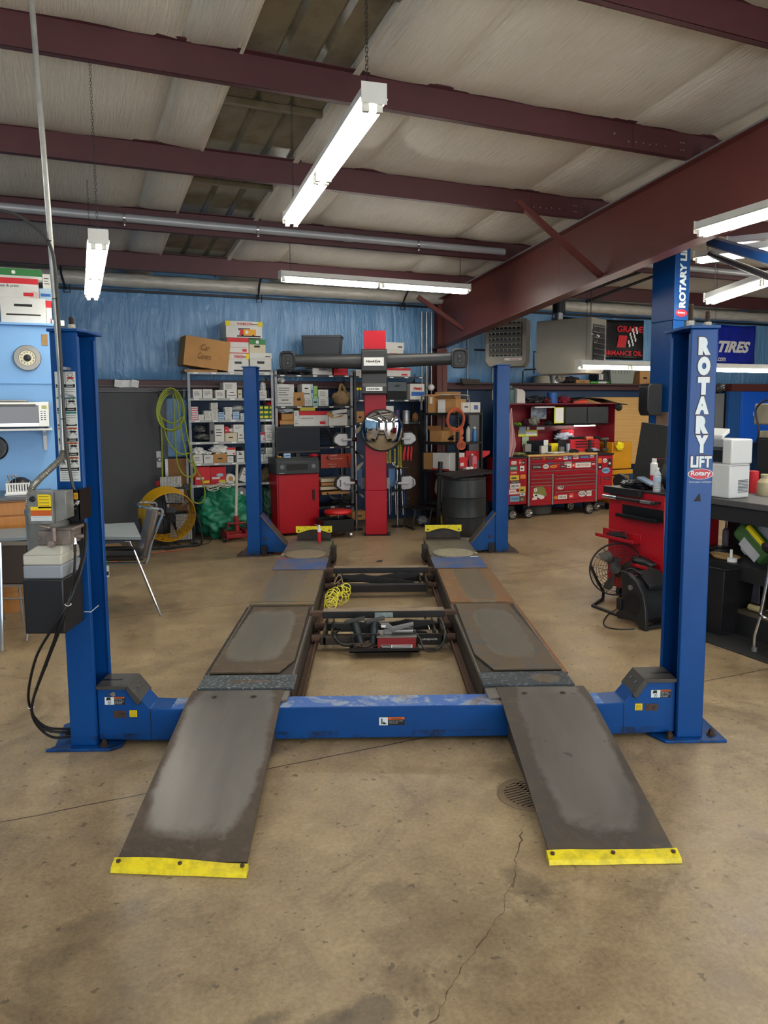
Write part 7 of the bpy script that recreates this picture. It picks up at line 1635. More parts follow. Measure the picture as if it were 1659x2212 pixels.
for k in range(5):
    an=2*PI*k/5+.2;e_=(p[0]-.15+.24*math.cos(an),p[1]+.24*math.sin(an));sub(lambda q:q.tube([(p[0]-.15,p[1],.13),(e_[0],e_[1],.09)],[.028,.018],8),'base_arm',M['black'],t);sub(lambda q:(q.cyl((e_[0]-.018,e_[1],.03),(e_[0]+.018,e_[1],.03),.03,n=14),q.cyl((e_[0],e_[1],.05),(e_[0],e_[1],.09),.008,n=8)),'caster',M['black'],t)
sub(lambda q:q.cyl((p[0]-.15,p[1],.1),(p[0]-.15,p[1],.42),.025,n=14),'gas_lift',M['black'],t)
# counter and cabinets
CV=3.55;zc=at_v(40,1073,CV)[1];uR=at_v(76,1080,CV)[0]
oak=mat('honey oak','#b9792f',.4,n=.4,ns=5,dark='#8f5620',stretch=(4,4,.5))
t=thing('base_cabinet','honey oak base cabinet under the grey worktop','cabinet',(uR-.6,CV+.3,0))
uc=at_v(62,1110,CV)[0]
sub(lambda q:q.box(uc-1.2,uc,CV+.02,PVW-.005,.0,zc-.03),'carcass',oak,t)
for k in range(2):
    u1_=uc-.01-.6*k;u0_=u1_-.57;zd=at_v(40,1114,CV)[1]
    sub(lambda q:q.box(u0_,u1_,CV,CV+.02,zd+.006,zc-.045),'drawer',oak,t,bev=.004)
    d_=sub(lambda q:(q.box(u0_,u1_,CV,CV+.02,.12,zd-.006)),'door',oak,t,bev=.004)
    sub(lambda q:q.box(u0_+.06,u1_-.06,CV-.006,CV,.18,zd-.06),'raised_panel',oak,d_,bev=.005)
q=MB();q.box(uc-1.4,uR+.12,CV-.02,PVW-.002,zc-.03,zc);solo('worktop',q,mat('dark grey worktop','#4b4d50',.3),'grey kitchen worktop below the toaster oven','worktop',bev=.004)
q=MB();q.box(uc+.02,uR+.1,CV+.05,PVW-.01,0,zc-.035);solo('mini_fridge',q,M['black'],'black appliance under the worktop end','appliance',bev=.006)
# dish rack
a,b,z0,z1=RC(F_,10,1043,68,1068,CV+.15)
t=thing('dish_rack','white dish rack with black pan lid and spoons','dish rack',((a+b)/2,CV+.25,zc+.001));wpl=M['white']
sub(lambda q:q.box(a,b,CV+.1,CV+.42,zc+.001,zc+.014),'drip_tray',wpl,t,bev=.003)
def basket(q):
    n_=9
    for vv in (CV+.13,CV+.39):
        for k in range(n_):u_=a+.02+(b-a-.04)*k/(n_-1);q.box(u_-.006,u_+.006,vv,vv+.004,zc+.014,z1)
        q.box(a+.01,b-.01,vv-.002,vv+.006,z1-.012,z1);q.box(a+.01,b-.01,vv-.002,vv+.006,zc+.014,zc+.03)
    for uu in (a+.01,b-.014):q.box(uu,uu+.004,CV+.13,CV+.39,zc+.014,z1)
sub(basket,'basket',wpl,t)
sub(lambda q:q.lathe(((a+b)/2+.02,CV+.25,z1-.01),[(.09,-.02),(.085,0),(.05,.03),(.012,.04)],24,axis=(.1,-.5,1)),'pan_lid',M['black'],t)
for k in range(3):sub(lambda q:(q.cyl((a+.04+.02*k,CV+.2,z1-.02),(a+.03+.028*k,CV+.2,z1+.045),.003,n=6),q.blob((a+.03+.028*k,CV+.2,z1+.055),(.01,.004,.014),k,0)),'spoon',M['steel'],t)
# shelf, toaster oven, clocks
zs_=at_v(50,925,PVW-.1)[1];ur=at_v(113,925,PVW-.25)[0]
t=thing('wall_shelf','white wall shelf under the toaster oven','shelf',(ur-.5,PVW-.15,zs_))
sub(lambda q:q.box(ur-1.5,ur,PVW-.3,PVW-.001,zs_-.018,zs_),'shelf_board',M['white'],t,bev=.002)
sub(lambda q:q.prism([(PVW-.005,zs_-.02),(PVW-.2,zs_-.02),(PVW-.19,zs_-.035),(PVW-.03,zs_-.07),(PVW-.005,zs_-.2)],'x',ur-.08,ur-.05),'bracket',M['white'],t)
a,b,z0,z1=RC(F_,0,868,107,921,PVW-.3);a=b-.48
t=thing('toaster_oven','stainless toaster oven on the white wall shelf','toaster oven',((a+b)/2,PVW-.15,zs_))
sub(lambda q:q.box(a,b,PVW-.3,PVW-.03,zs_+.012,z1),'oven_body',mat('stainless','#b4b1a8',.3,.7),t,bev=.006)
bd=b-.085
d_=sub(lambda q:q.box(a+.02,bd,PVW-.312,PVW-.3,zs_+.03,z1-.03),'glass_door',mat('dark glass','#111110',.08),t,bev=.003)
sub(lambda q:(q.cyl((a+.04,PVW-.34,z1-.03),(bd-.02,PVW-.34,z1-.03),.009,n=10),q.box(a+.02,bd,PVW-.316,PVW-.31,zs_+.02,zs_+.045)),'door_handle',M['chrome'],d_)
sub(lambda q:(q.box(b-.06,b-.02,PVW-.302,PVW-.3,z1-.06,z1-.03,0),[q.box(b-.07+.025*i,b-.055+.025*i,PVW-.303,PVW-.3,z1-.085-.018*j,z1-.078-.018*j,1) for i in range(2) for j in range(5)]),'control_panel',[mat('lcd','#b3b86a',.4),M['dark']],t)
for x,y in ((a+.03,PVW-.27),(b-.03,PVW-.27),(a+.03,PVW-.06),(b-.03,PVW-.06)):sub(lambda q:q.cyl((x,y,zs_),(x,y,zs_+.014),.012,n=10),'foot',M['black'],t)
q=MB();q.box(a-.1,b-.17,PVW-.28,PVW-.05,z1+.001,z1+.018);solo('baking_tray',q,M['steel'],'metal baking tray on top of the toaster oven','tray',bev=.004)
cu,cz=at_v(59,773,PVW-.03);cr=abs(at_v(89,773,PVW-.03)[0]-at_v(28,773,PVW-.03)[0])/2
t=thing('wall_clock','round steel-rimmed clock with cream dial on pale blue wall','clock',(cu,PVW,cz))
lath('rim',(cu,PVW-.002,cz),[(cr,0),(cr,.02),(cr*.95,.028),(cr*.62,.03),(cr*.58,.022)],M['steel'],t,-Y,40)
lath('dial',(cu,PVW-.022,cz),[(cr*.62,0),(cr*.62,.003)],mat('cream dial','#e6e0c2',.6),t,-Y,36)
lath('hub_cap',(cu,PVW-.026,cz),[(cr*.28,0),(cr*.24,.012),(cr*.05,.02)],M['dark'],t,-Y,24)
def nums(q):
    for k,s_ in enumerate(('12','1','2','3','4','5','6','7','8','9','10','11')):an=PI/2-k*PI/6;q.text(s_,(cu+cr*.46*math.cos(an),PVW-.0255,cz+cr*.46*math.sin(an)-.008),X,Z,.016,align='C',bold=.02)
sub(nums,'numerals',INK,t)
cu,cz=at_v(-12,968,PVW-.03);cr=at_v(18,968,PVW-.03)[0]-cu
t=thing('wall_clock','dark-rimmed round clock with green dial, cut by the picture edge','clock',(cu,PVW,cz))
lath('rim',(cu,PVW-.002,cz),[(cr,0),(cr,.02),(cr*.9,.026),(cr*.88,.02)],M['blackm'],t,-Y,40);lath('dial',(cu,PVW-.02,cz),[(cr*.88,0),(cr*.88,.002)],mat('green dial','#8fc2b0',.4,n=.4,ns=20),t,-Y,36)
a,b,z0,z1=RC(F_,90,722,103,746,PVW-.01);q=MB();q.box(a,b,PVW-.006,PVW,z0,z1);solo('wood_patch',q,mat('wood patch','#9c7a4a',.6,n=.4,ns=20),'small wood-toned picture on the pale blue wall beside the lift column','picture')
# boxes on the partition
def pb(x0,y0,x1,y1,v,d,st,ds,zz=None,**k):
    a,b,z0,z1=RC(F_,x0,y0,x1,y1,v);return carton(a,b,v,d,zz if zz is not None else z0,z1,ds,st,**k),a,b,z0,z1
zp=PZ+.019
o,a,b,_,z1=pb(1,643,99,700,PVW+.0,.32,'wl','plain scuffed white box on the partition ledge',zp)
o.children[0].hide_render=False
o,a,b,z0,z2=pb(-30,600,83,643,PVW+.06,.3,'redw','red-topped copy paper box stacked on the scuffed white one',z1+.001)
w_,h_=b-a,z2-z1;q=MB();q.text('copy & print',(a+w_*.2,PVW+.058,z1+h_*.52),X,Z,h_*.16,w_*.42);q.build('lettering',INK,o)
q=MB();[q.tube([(b-.04+r_*math.cos(2*PI*i/14),PVW+.059,z1+.03+r_*math.sin(2*PI*i/14)) for i in range(15) if True],.0012,4) for r_ in (.015,.025,.035)];q.build('ring_print',M['redink'],o)
o,a,b,z0,z3=pb(-30,579,90,600,PVW+.1,.3,'wl','green-banded paper box topmost on the partition pile',z2+.001)
q=MB();q.box(a,b,PVW+.098,PVW+.0995,z2+(z3-z2)*.3,z3-.003,0);q.lathe((b-w_*.55,PVW+.098,z2+(z3-z2)*.62),[(.016,0),(.016,.001)],16,m=1,axis=(0,-1,0));q.build('green_band',[M['greenink'],M['paper']],o)
_,a,b,_,z1=pb(100,650,112,701,PVW+.14,.2,'redw','slim white and red box beside the scuffed white one',zp)
_,a,b,_,z1=pb(85,624,112,650,PVW+.16,.2,'bl','white box with blue label tucked behind the pile',z1+.001)
_,a,b,_,z1=pb(92,592,110,624,PVW+.2,.2,'w','pale grey box, highest of the narrow stack behind',z1+.001)
q=MB();a,b,z0,z1=RC(F_,126,692,139,705,PVW+.1);q.box(a-.05,b,PVW+.1,PVW+.25,zp,z1);solo('small_carton',q,WB,'tiny white box at the ledge end behind the conduit','box')
# conduit, flex, cable at the near column
PC=lambda x,y,Y_=-.045:(at_y(x,y,Y_)[0],Y_,at_y(x,y,Y_)[1])
t=thing('electrical_conduit','tall grey conduit running from roof to lift motor','conduit',PC(140,975),'L')
p0=Vector(PC(137,975));p1=Vector(PC(118,640));p2=Vector(PC(68,0));p3=p2+(p2-p1)*.45
sub(lambda q:q.tube([p0,Vector(PC(130,800)),p1,Vector(PC(100,400)),p2,p3],.0125,12),'conduit_pipe',mat('pale conduit','#b9b9b2',.35,.6,n=.4,ns=20),t)
def flex(q):
    pa=smooth([Vector(PC(137,975)),Vector(PC(132,990,-.06)),Vector(PC(110,1012,-.09)),Vector(PC(84,1036,-.13)),Vector(PC(68,1056,-.17)),Vector(PC(63,1085,-.17)),Vector(PC(67,1110,-.16))],14)
    q.tube(pa,[.0135 if i%2 else .0165 for i in range(len(pa))],12)
sub(flex,'flexible_conduit',mat('flex steel','#9c988c',.35,.7),t)
sub(lambda q:q.tube([Vector(PC(-20,452,-.1)),Vector(PC(30,462,-.09)),Vector(PC(75,490,-.07)),Vector(PC(104,522,-.062)),Vector(PC(118,570,-.062)),Vector(PC(126,680,-.062)),Vector(PC(133,800,-.062)),Vector(PC(142,950,-.062)),Vector(PC(155,1040,-.07)),Vector(PC(162,1060,-.07))],.0075,8,sub=5),'black_cable',mat('grey black cable','#3a3936',.5),t)
for x,y in ((137,796),(142,856)):sub(lambda q:(q.box(PC(x-9,y)[0],PC(x+9,y)[0],-.062,-.001,PC(x,y+3)[2],PC(x,y-3)[2])),'conduit_strap',M['galv'],t)
for x,y in ((106,520),(119,645),(136,905)):sub(lambda q:q.tube([PC(x-5,y,-.075),PC(x+4,y,-.075),PC(x+6,y,-.03),PC(x-6,y,-.03)],.002,5,closed=True),'zip_tie',M['black'],t)
# ================================================================ TOOL CHEST WALL
VT=6.2;dm_=mat('chest red','#a31226',.28,coat=.4,n=.1,ns=3)
T1=lambda x,y,v=VT:at_v(*tb(x,y),v)
chest=thing('tool_chest','wide red roller tool chest with wooden top, many stickers and a skull','tool chest',(5.7,VT+.3,0))
a=T1(475,800)[0];b=T1(1355,800)[0];z1=T1(900,500)[1];z0=.19
sub(lambda q:q.box(a,b,VT,VT+.6,z0,z1),'carcass',dm_,chest,bev=.005)
sub(lambda q:q.box(a-.01,b+.0,VT-.015,VT+.6,z1,z1+.03),'wooden_top',mat('maple top','#c9a05c',.45,n=.3,ns=5,stretch=(.6,5,5)),chest,bev=.003)
for x in (485,790,1348):uu=T1(x,800)[0];sub(lambda q:q.box(uu-.014,uu+.014,VT-.012,VT,z0 if x != 790 else z0,z1 if x != 790 else T1(790,735)[1]),'trim_strip',M['galv'],chest)
dr=[(505,1340,505,575),(505,1340,580,670),(505,1340,678,730),(505,775,740,785),(505,775,788,828),(505,775,832,872),(505,775,876,1080),(815,1335,735,768),(815,1335,775,815),(815,1335,820,858),(815,1335,862,935),(815,1335,940,1055)]
for k,(x0,x1,y0,y1) in enumerate(dr):
    ua,ub=T1(x0,800)[0],T1(x1,800)[0];za,zb=T1((x0+x1)/2,y1)[1],T1((x0+x1)/2,y0)[1];za=max(za,z0+.01)
    d_=sub(lambda q:q.box(ua,ub,VT-.012,VT,za+.003,zb-.003),'drawer',dm_,chest,bev=.002)
    sub(lambda q:q.box(ua+.005,ub-.005,VT-.024,VT-.012,zb-.018,zb-.008),'drawer_pull',M['chrome'],d_)
stk=[mat('sticker %d'%i,c,.5) for i,c in enumerate(('#d8d8d0','#1c1c1e','#2e5fa0','#d88a2a','#2c6b52','#c9b23a','#74a7c9','#c7402e'))]
def sticker(par,x0,y0,x1,y1,c,txt=None,tc=1,oval=False,v=VT-.013,name='sticker'):
    (ua,zb),(ub,za)=T1(x0,y0,v),T1(x1,y1,v)
    def f(q):
        if oval:q.tf=Matrix.Translation(((ua+ub)/2,v,(za+zb)/2))@Matrix.Diagonal(((ub-ua)/2,1,(zb-za)/2,1));q.cyl((0,-.0012,0),(0,0,0),1,n=24,m=0);q.tf=None
        else:q.box(ua,ub,v-.0012,v,za,zb,0)
        if txt:q.text(txt,((ua+ub)/2,v-.0014,za+(zb-za)*.28),X,Z,(zb-za)*.42,(ub-ua)*.78,bold=.02,m=1,align='C')
        else:q.box(ua+(ub-ua)*.15,ub-(ub-ua)*.3,v-.0016,v-.0012,za+(zb-za)*.3,za+(zb-za)*.55,1)
    return sub(f,name,[stk[c],stk[tc]],par)
for s_ in ((520,525,650,552,1,'SPARK',3),(672,515,700,548,3,'H',1,True),(710,518,815,548,1,'HARLEY',3),(822,515,852,545,3,'H',1,True),(862,512,918,548,7,None,0),(930,508,985,548,0,None,2),(992,505,1040,545,2,None,0),(1060,500,1120,540,0,None,7),(1145,500,1260,530,2,'Champion',0),(1275,492,1320,520,0,None,1),
           (530,625,655,668,1,'DYNO',0),(668,612,745,665,0,'SPBT',1,True),(555,602,618,612,2),(730,585,795,612,2,'Ford',0,True),(755,622,850,655,3,'CHEVY',1,True),(820,588,878,620,7),(888,588,935,604,1,'OEM',0),(945,578,1035,612,0,'MOTOR',7),(888,622,970,652,1,'TRUCK',0),(975,615,1033,655,0,None,1),(1042,590,1080,645,7,None,0),(1085,590,1280,645,0,'MUSIC CITY TATTOO',7),(1292,598,1335,612,0,None,7),
           (855,880,935,930,0,'OEM',1,True),(805,1018,858,1055,3,None,7,True),(862,1005,975,1050,0,'CAPE COD',1),(1002,980,1062,1045,7,None,0),(1122,950,1218,1022,0,'GS',1,True),(1228,945,1288,1012,0,'HVY',1)):
    sticker(chest,*s_,**{}) if len(s_)<8 else sticker(chest,*s_[:7],oval=True)
def skull(q):
    P=lambda x,y:T1(x,y,VT-.013)
    q.prism([P(x,y) for x,y in ((540,975),(555,940),(570,905),(610,892),(660,892),(695,920),(705,965),(722,1000),(712,1012),(640,1000),(545,985))][::-1],'y',VT-.0155,VT-.013,0)
    q.prism([P(x,y) for x,y in ((545,985),(640,1000),(690,1015),(680,1045),(645,1058),(610,1040),(598,1020),(590,1062),(530,1068),(535,1040),(560,1030),(540,1010))][::-1],'y',VT-.015,VT-.013,1)
    q.prism([P(x,y) for x,y in ((560,1000),(590,998),(598,1015),(570,1020))][::-1],'y',VT-.0156,VT-.015,2);c_=P(572,938);q.cyl((c_[0],VT-.0162,c_[1]),(c_[0],VT-.0155,c_[1]),.03,n=18,m=1)
    q.text('3',(c_[0]-.01,VT-.0166,c_[1]-.016),X,Z,.032,.02,bold=.03,m=2)
sub(skull,'skull_sticker',[mat('olive sticker','#77783a',.5),stk[0],INK],chest)
def spoked(par,u_,v_,r,):
    sub(lambda q:(q.lathe((u_,v_-.03,r),[(r,0),(r,.05),(r*.7,.052),(r*.66,.03)],26,axis=(0,1,0))),'caster_tyre',M['dark'],par)
    sub(lambda q:(q.lathe((u_,v_-.032,r),[(r*.72,0),(r*.72,.003),(r*.62,.004),(r*.6,.0)],26,axis=(0,1,0)),[q.cyl((u_,v_-.034,r),(u_+r*.66*math.cos(2*PI*k/8),v_-.034,r+r*.66*math.sin(2*PI*k/8)),.006,n=5) for k in range(8)],q.cyl((u_,v_-.04,r),(u_,v_-.03,r),.014,n=12)),'spoked_rim',M['chrome'],par)
    sub(lambda q:q.box(u_-.06,u_+.06,v_+.03,v_+.06,r,.2),'caster_bracket',M['dark'],par)
for uu,vv in ((T1(490,1240)[0],VT+.03),(T1(1265,1200)[0],VT+.03),(T1(1020,1180,6.6)[0],6.62),(T1(700,1180,6.6)[0],6.62)):spoked(chest,uu,vv,.082)
# side lockers
def locker(x0,x1,y0,y1,label,cat='locker'):
    ua,ub=T1(x0,800)[0],T1(x1,800)[0];za,zb=max(T1(x0,y1)[1],.15),T1((x0+x1)/2,y0)[1]
    t=thing('side_locker',label,cat,((ua+ub)/2,VT+.3,0));sub(lambda q:q.box(ua+.004,ub-.004,VT+.01,VT+.6,za,zb),'locker_body',dm_,t,bev=.004)
    sub(lambda q:q.box(ua+.015,ub-.015,VT,VT+.01,za+.015,zb-.015),'door',dm_,t,bev=.002);sub(lambda q:q.box(ua,ub,VT-.01,VT+.6,zb,zb+.028),'rubber_top',M['dark'],t);return t,ua,ub,za,zb
lk,*_=locker(215,470,535,1135,'red locker plastered with stickers, partly behind the blue lift column')
for s_ in ((265,572,328,612,0,'AG',7),(358,560,398,612,7,None,0),(402,560,440,610,1,None,0),(245,632,342,690,4,'NATIONAL',0),(375,630,430,695,0,None,1),(248,703,338,735,7,'ACTRON',0),(248,752,362,812,5,None,1),(382,745,445,790,3,None,7),(250,822,378,850,1,'Snap-on',0),(248,860,378,920,0,'SPEED PRO',1),(235,935,325,992,0,'RACING',7),(325,965,365,992,0,None,7),(365,895,445,975,5,None,1),(372,965,440,1010,0,None,1),(248,1018,365,1083,6,'DODGE',1),(378,1028,430,1080,4,None,5)):
    sticker(lk,*s_,v=VT-.0015)
spoked(lk,T1(285,1190)[0],VT+.03,.075);spoked(lk,T1(285,1190)[0],VT+.5,.075)
lk,*_=locker(1362,1565,492,1068,'red locker with key lock, at the pegboard end of the chest')
for s_ in ((1378,535,1420,590,3,'SIS',7),(1505,540,1545,640,1,None,0),(1380,605,1420,675,1,None,0),(1455,775,1530,805,1,'Snap-on',3)):sticker(lk,*s_,v=VT-.0015)
sticker(lk,1435,535,1490,590,0,'O',1,True,v=VT-.0015);sticker(lk,1425,652,1525,722,6,'AWC',1,True,v=VT-.0015)
u_,z_=T1(1410,750);sub(lambda q:q.box(u_-.004,u_+.004,VT-.02,VT,z_-.13,z_),'handle',M['chrome'],lk);sub(lambda q:q.cyl((T1(1387,787)[0],VT-.012,T1(1387,787)[1]),(T1(1387,787)[0],VT,T1(1387,787)[1]),.01,n=10),'lock',M['chrome'],lk)
spoked(lk,T1(1500,1100)[0],VT+.3,.07)
ctop=T1(900,500)[1]+.03
# hutch
dkr=mat('hutch dark red','#7d1827',.35,n=.2,ns=3,dark='#5c0f1b')
ht=thing('tool_hutch','dark red hutch on the tool chest with two black cabinet doors','hutch',(5.7,6.5,ctop))
hu0,hz1=at_v(*t1(185,985),6.35);hu1=at_v(*t1(1240,985),6.35)[0];hz0=ctop+.002
sub(lambda q:q.box(hu0,hu1,6.76,6.78,hz0,hz1),'back_panel',dkr,ht);sub(lambda q:q.box(hu0,hu1,6.35,6.78,hz1,hz1+.015),'top_panel',dkr,ht)
for uu in (hu0,hu1-.012):sub(lambda q:q.box(uu,uu+.012,6.35,6.78,hz0,hz1),'side_panel',dkr,ht)
sz=at_v(*t1(600,1190),6.45)[1];sub(lambda q:q.box(hu0+.012,hu1-.2,6.45,6.76,sz-.012,sz),'hutch_shelf',M['blackm'],ht)
ca,cbb=at_v(*t1(740,1080),6.4)[0],at_v(*t1(1175,1080),6.4)[0];cz0,cz1=at_v(*t1(900,1178),6.4)[1],at_v(*t1(900,1008),6.4)[1]
sub(lambda q:q.box(ca,cbb,6.41,6.74,cz0,cz1),'wall_cabinet',M['blackm'],ht)
for k in range(2):w_=(cbb-ca)/2;d_=sub(lambda q:q.box(ca+.01+w_*k,ca+w_*(k+1)-.01,6.398,6.41,cz0+.008,cz1-.008),'black_door',mat('dark grey door','#303336',.3),ht,bev=.003);sub(lambda q:q.cyl((ca+w_+(.03 if k else-.03),6.375,cz0+.03),(ca+w_+(.03 if k else-.03),6.398,cz0+.03),.01,n=12),'knob',M['chrome'],d_)
ua,ub,za,zb=RC(t1,835,1182,1035,1206,6.5);sub(lambda q:q.cyl((ua,6.5,(za+zb)/2),(ub,6.5,(za+zb)/2),.012,n=12),'lit_tube',mat('small lit tube','#fff8e8',.4,emit=25.),ht)
ua,ub,za,zb=RC(t1,440,1005,640,1018,6.45);sub(lambda q:q.box(ua,ub,6.45,6.52,za,zb),'lamp_bar',M['white'],ht)
def flat(c,x0,y0,x1,y1,v,m,name,label,cat,d=.002,txt=None,tm=None,**k):
    a,b,z0,z1=RC(c,x0,y0,x1,y1,v);q=MB();q.box(a,b,v,v+d,z0,z1);o=solo(name,q,m,label,cat,**k)
    if txt:q=MB();q.text(txt,((a+b)/2,v-.001,z0+(z1-z0)*.4),X,Z,(z1-z0)*.25,(b-a)*.7,align='C');q.build('lettering',tm or INK,o)
    return o
ylp=mat('yellow sheet','#e2e04a',.7)
flat(t1,632,1012,730,1172,6.43,ylp,'yellow_notice','yellow-bordered notice hung before the shelf, touching black doors','notice');flat(t1,645,1022,720,1160,6.427,M['paper'],'notice_page','white page on the yellow-bordered notice','paper')
flat(t1,275,1240,465,1302,6.75,ylp,'yellow_note','wide yellow notes pinned on the hutch back panel','note');flat(t1,355,1255,455,1290,6.747,M['paper'],'note_page','white slip on the wide yellow note','note');flat(t1,285,1207,350,1280,6.744,ltblue,'blue_note','blue-white sticker overlapping the yellow note','sticker');flat(t1,458,1208,535,1234,6.75,M['paper'],'white_strip','white strip sticker high on the hutch back','sticker');flat(t1,360,1208,385,1236,6.75,M['paper'],'round_sticker','small white sticker between note and white strip','sticker');flat(t1,312,1305,378,1400,6.74,mat('pale green sheet','#b6c9a6',.7),'paper_sheet','pale sheet hanging below the yellow note','paper')
flat(t1,400,1015,555,1130,6.62,mat('photo print','#596b86',.4,n=.9,ns=14,dark='#b9b7a8'),'photo_print','blue-toned car photo standing on the hutch shelf','photo',d=.004)
# shelf clutter
for (x,y,rx,rz,m_,nm,ds,cat,sd,v_) in ((430,1130,.08,.07,mat('mixed clutter','#8f8c7c',.6,n=.9,ns=18,dark='#2d3346'),'sticker_jumble','jumble of patterned small things before the car photo','trinkets',3,6.5),(575,1165,.07,.035,M['black'],'baseball_cap','black cap on the hutch shelf beside the yellow notice','cap',4,6.5),(345,1120,.05,.05,mat('maroon cloth','#4a1822',.8),'maroon_cloth','maroon cloth at the dark end of the hutch shelf','cloth',5,6.6),(265,1165,.06,.025,mat('lime tool','#6f9a2c',.5),'lime_tool','lime green tool on the hutch shelf end','tool',6,6.5)):
    lump(nm,(at_v(*t1(x,y),v_)[0],v_,sz+rz*.9),(rx,.06,rz),m_,ds,cat,sd,.45,3.2,flat=sz+.001)
# top of hutch
ztop=hz1+.016
for (x,rx,rz,m_,nm,ds,cat,sd) in ((720,.1,.06,mat('crimson rag','#8e1f38',.8),'crimson_rag','crumpled crimson rags on top of the hutch','rag',11),(440,.17,.06,M['black'],'black_sling','black straps heaped on top of the hutch','straps',12),(545,.06,.055,mat('maroon cup','#5d1a24',.5),'maroon_helmet','maroon bundle between straps and blue cups','bundle',13)):
    lump(nm,(at_v(*t1(x,960),6.5)[0],6.5,ztop+rz*.8),(rx,.1,rz),m_,ds,cat,sd,.45,3,flat=ztop+.001)
for x,y0,w_,ds in ((610,868,60,'taller blue cup on top of the hutch'),(637,915,36,'smaller bright blue cup on the hutch top')):
    u_=at_v(*t1(x,950),6.48)[0];h_=at_v(*t1(x,y0),6.48)[1]-ztop;q=MB();q.lathe((u_,6.48,ztop),[(w_*.0011,0),(w_*.0013,h_),(w_*.0012,h_),(w_*.001,.005)],18);solo('cup',q,M['bluep'],ds,'cup')
ua,ub,za,zb=RC(t1,825,935,970,975,6.45);q=MB();q.box(ua,ub,6.45,6.7,ztop,zb-.02);q.box(ua+.03,ub-.01,6.46,6.68,zb-.02,zb);solo('orange_case',q,mat('orange red plastic','#d2421c',.4),'orange-red flat case on top of the hutch','case',bev=.006)
q=MB();p=[at_v(*t1(x,y),6.55) for x,y in ((760,960),(900,920),(1050,930),(1200,975),(1300,990))];ps=[(x[0],6.55,x[1]) for x in p]
for i in range(4):a_,b_=ps[i],ps[i+1];q.add([(a_[0],6.4,a_[2]),(b_[0],6.4,b_[2]),(b_[0],6.75,b_[2]),(a_[0],6.75,a_[2]),(a_[0],6.4,a_[2]+.012),(b_[0],6.4,b_[2]+.012),(b_[0],6.75,b_[2]+.012),(a_[0],6.75,a_[2]+.012)],[(0,3,2,1),(4,5,6,7),(0,1,5,4),(2,3,7,6)])
solo('curved_panel',q,mat('brown black panel','#2a211d',.5),'long dark curved panel lying over the hutch top','panel')
u_=at_v(*t1(300,900),6.45)[0];t=thing('white_jug','white plastic jug on the hutch beside the blue lift column','jug',(u_,6.5,ztop))
h_=at_v(*t1(300,822),6.45)[1]-ztop;sub(lambda q:q.prism([(u_-.075,ztop),(u_+.075,ztop),(u_+.075,ztop+h_*.75),(u_+.03,ztop+h_*.92),(u_-.05,ztop+h_*.95),(u_-.08,ztop+h_),(u_-.085,ztop+h_*.93),(u_-.07,ztop+h_*.8)],'y',6.44,6.56),'jug_body',mat('milky plastic','#cfc9c2',.4),t,bev=.012)
u_=at_v(*t1(215,900),6.5)[0];q=MB();q.lathe((u_,6.55,ztop),[(.07,0),(.075,.01),(.075,.2),(.03,.24),(.03,.27)],18);solo('teal_bottle',q,mat('teal grey plastic','#55706c',.4),'teal-grey bottle wedged behind the blue lift column','bottle')
# bench-top items on the chest
def stuff(x0,y0,x1,y1,m_,nm,ds,cat,v=6.45,d=.12,bev=.006):
    a,b,z0,z1=RC(tb,x0,y0,x1,y1,v);q=MB();q.box(a,b,v,v+d,ctop+.001,z1);return solo(nm,q,m_,ds,cat,bev=bev),a,b,z1
stuff(470,305,680,445,mat('dark screen','#07101f',.15),'laptop','dark laptop screen standing open on the chest top','laptop',6.6,.02)
o,a,b,z1=stuff(1020,285,1400,435,redc,'small_tool_box','small bright red tool box with black top on the chest','tool box',6.5,.22)
q=MB();q.box(a,b,6.495,6.72,z1,z1+.035);q.build('lid',M['blackm'],o)
for k in range(3):q=MB();q.box(a+.1,b-.12,6.49,6.5,z1-.045-.045*k,z1-.03-.045*k);q.build('drawer_pull',M['dark'],o)
a,b,z0,z1=RC(tb,885,165,1058,270,6.6);q=MB();q.prism([(a,z0-.04),(b,z0-.04),(b,z1-.03),(b-.03,z1),(a+.03,z1),(a,z1-.02)],'y',6.58,6.7);o=solo('charger_pack',q,redc,'red rounded charger box above the tool clutter','charger',bev=.01);q=MB();q.box(a-.035,a,6.58,6.7,z0-.04,z1-.02);q.build('black_side',M['black'],o)
q=MB();q.text('Snap-on',(a+.03,6.578,z1-.045),X,Z,.022,.1,bold=.03);q.build('lettering',INK,o);q=MB();q.box(a-.04,b+.15,6.58,6.72,z0-.055,z0-.042);solo('riser_shelf',q,M['blackm'],'thin black riser shelf carrying the red charger','shelf')
stuff(860,300,1010,440,M['black'],'black_charger','black battery charger block with white print','charger',6.55,.1);stuff(985,345,1015,442,ltblue,'blue_can','pale blue can beside the black charger block','can',6.42,.04)
stuff(650,375,735,450,mat('milky cup','#c9c9bd',.4),'plastic_cup','milky plastic cup before the laptop','cup',6.35,.06);stuff(443,352,520,440,mat('grey cup','#9a9a94',.3,.3),'steel_cup','grey tumbler beside the laptop','cup',6.4,.07)
stuff(775,340,865,372,M['yellow'],'yellow_tape','yellow tool on the black charger tray','tool',6.5,.06);stuff(760,372,890,440,M['black'],'black_tray','black tray with grey ribs beneath the yellow tool','tray',6.5,.1);stuff(895,385,945,440,M['grayp'],'grey_cup','grey cup beside the pale blue can','cup',6.38,.05);stuff(680,300,738,372,M['paper'],'paper_card','white card propped behind the milky cup','card',6.58,.01)
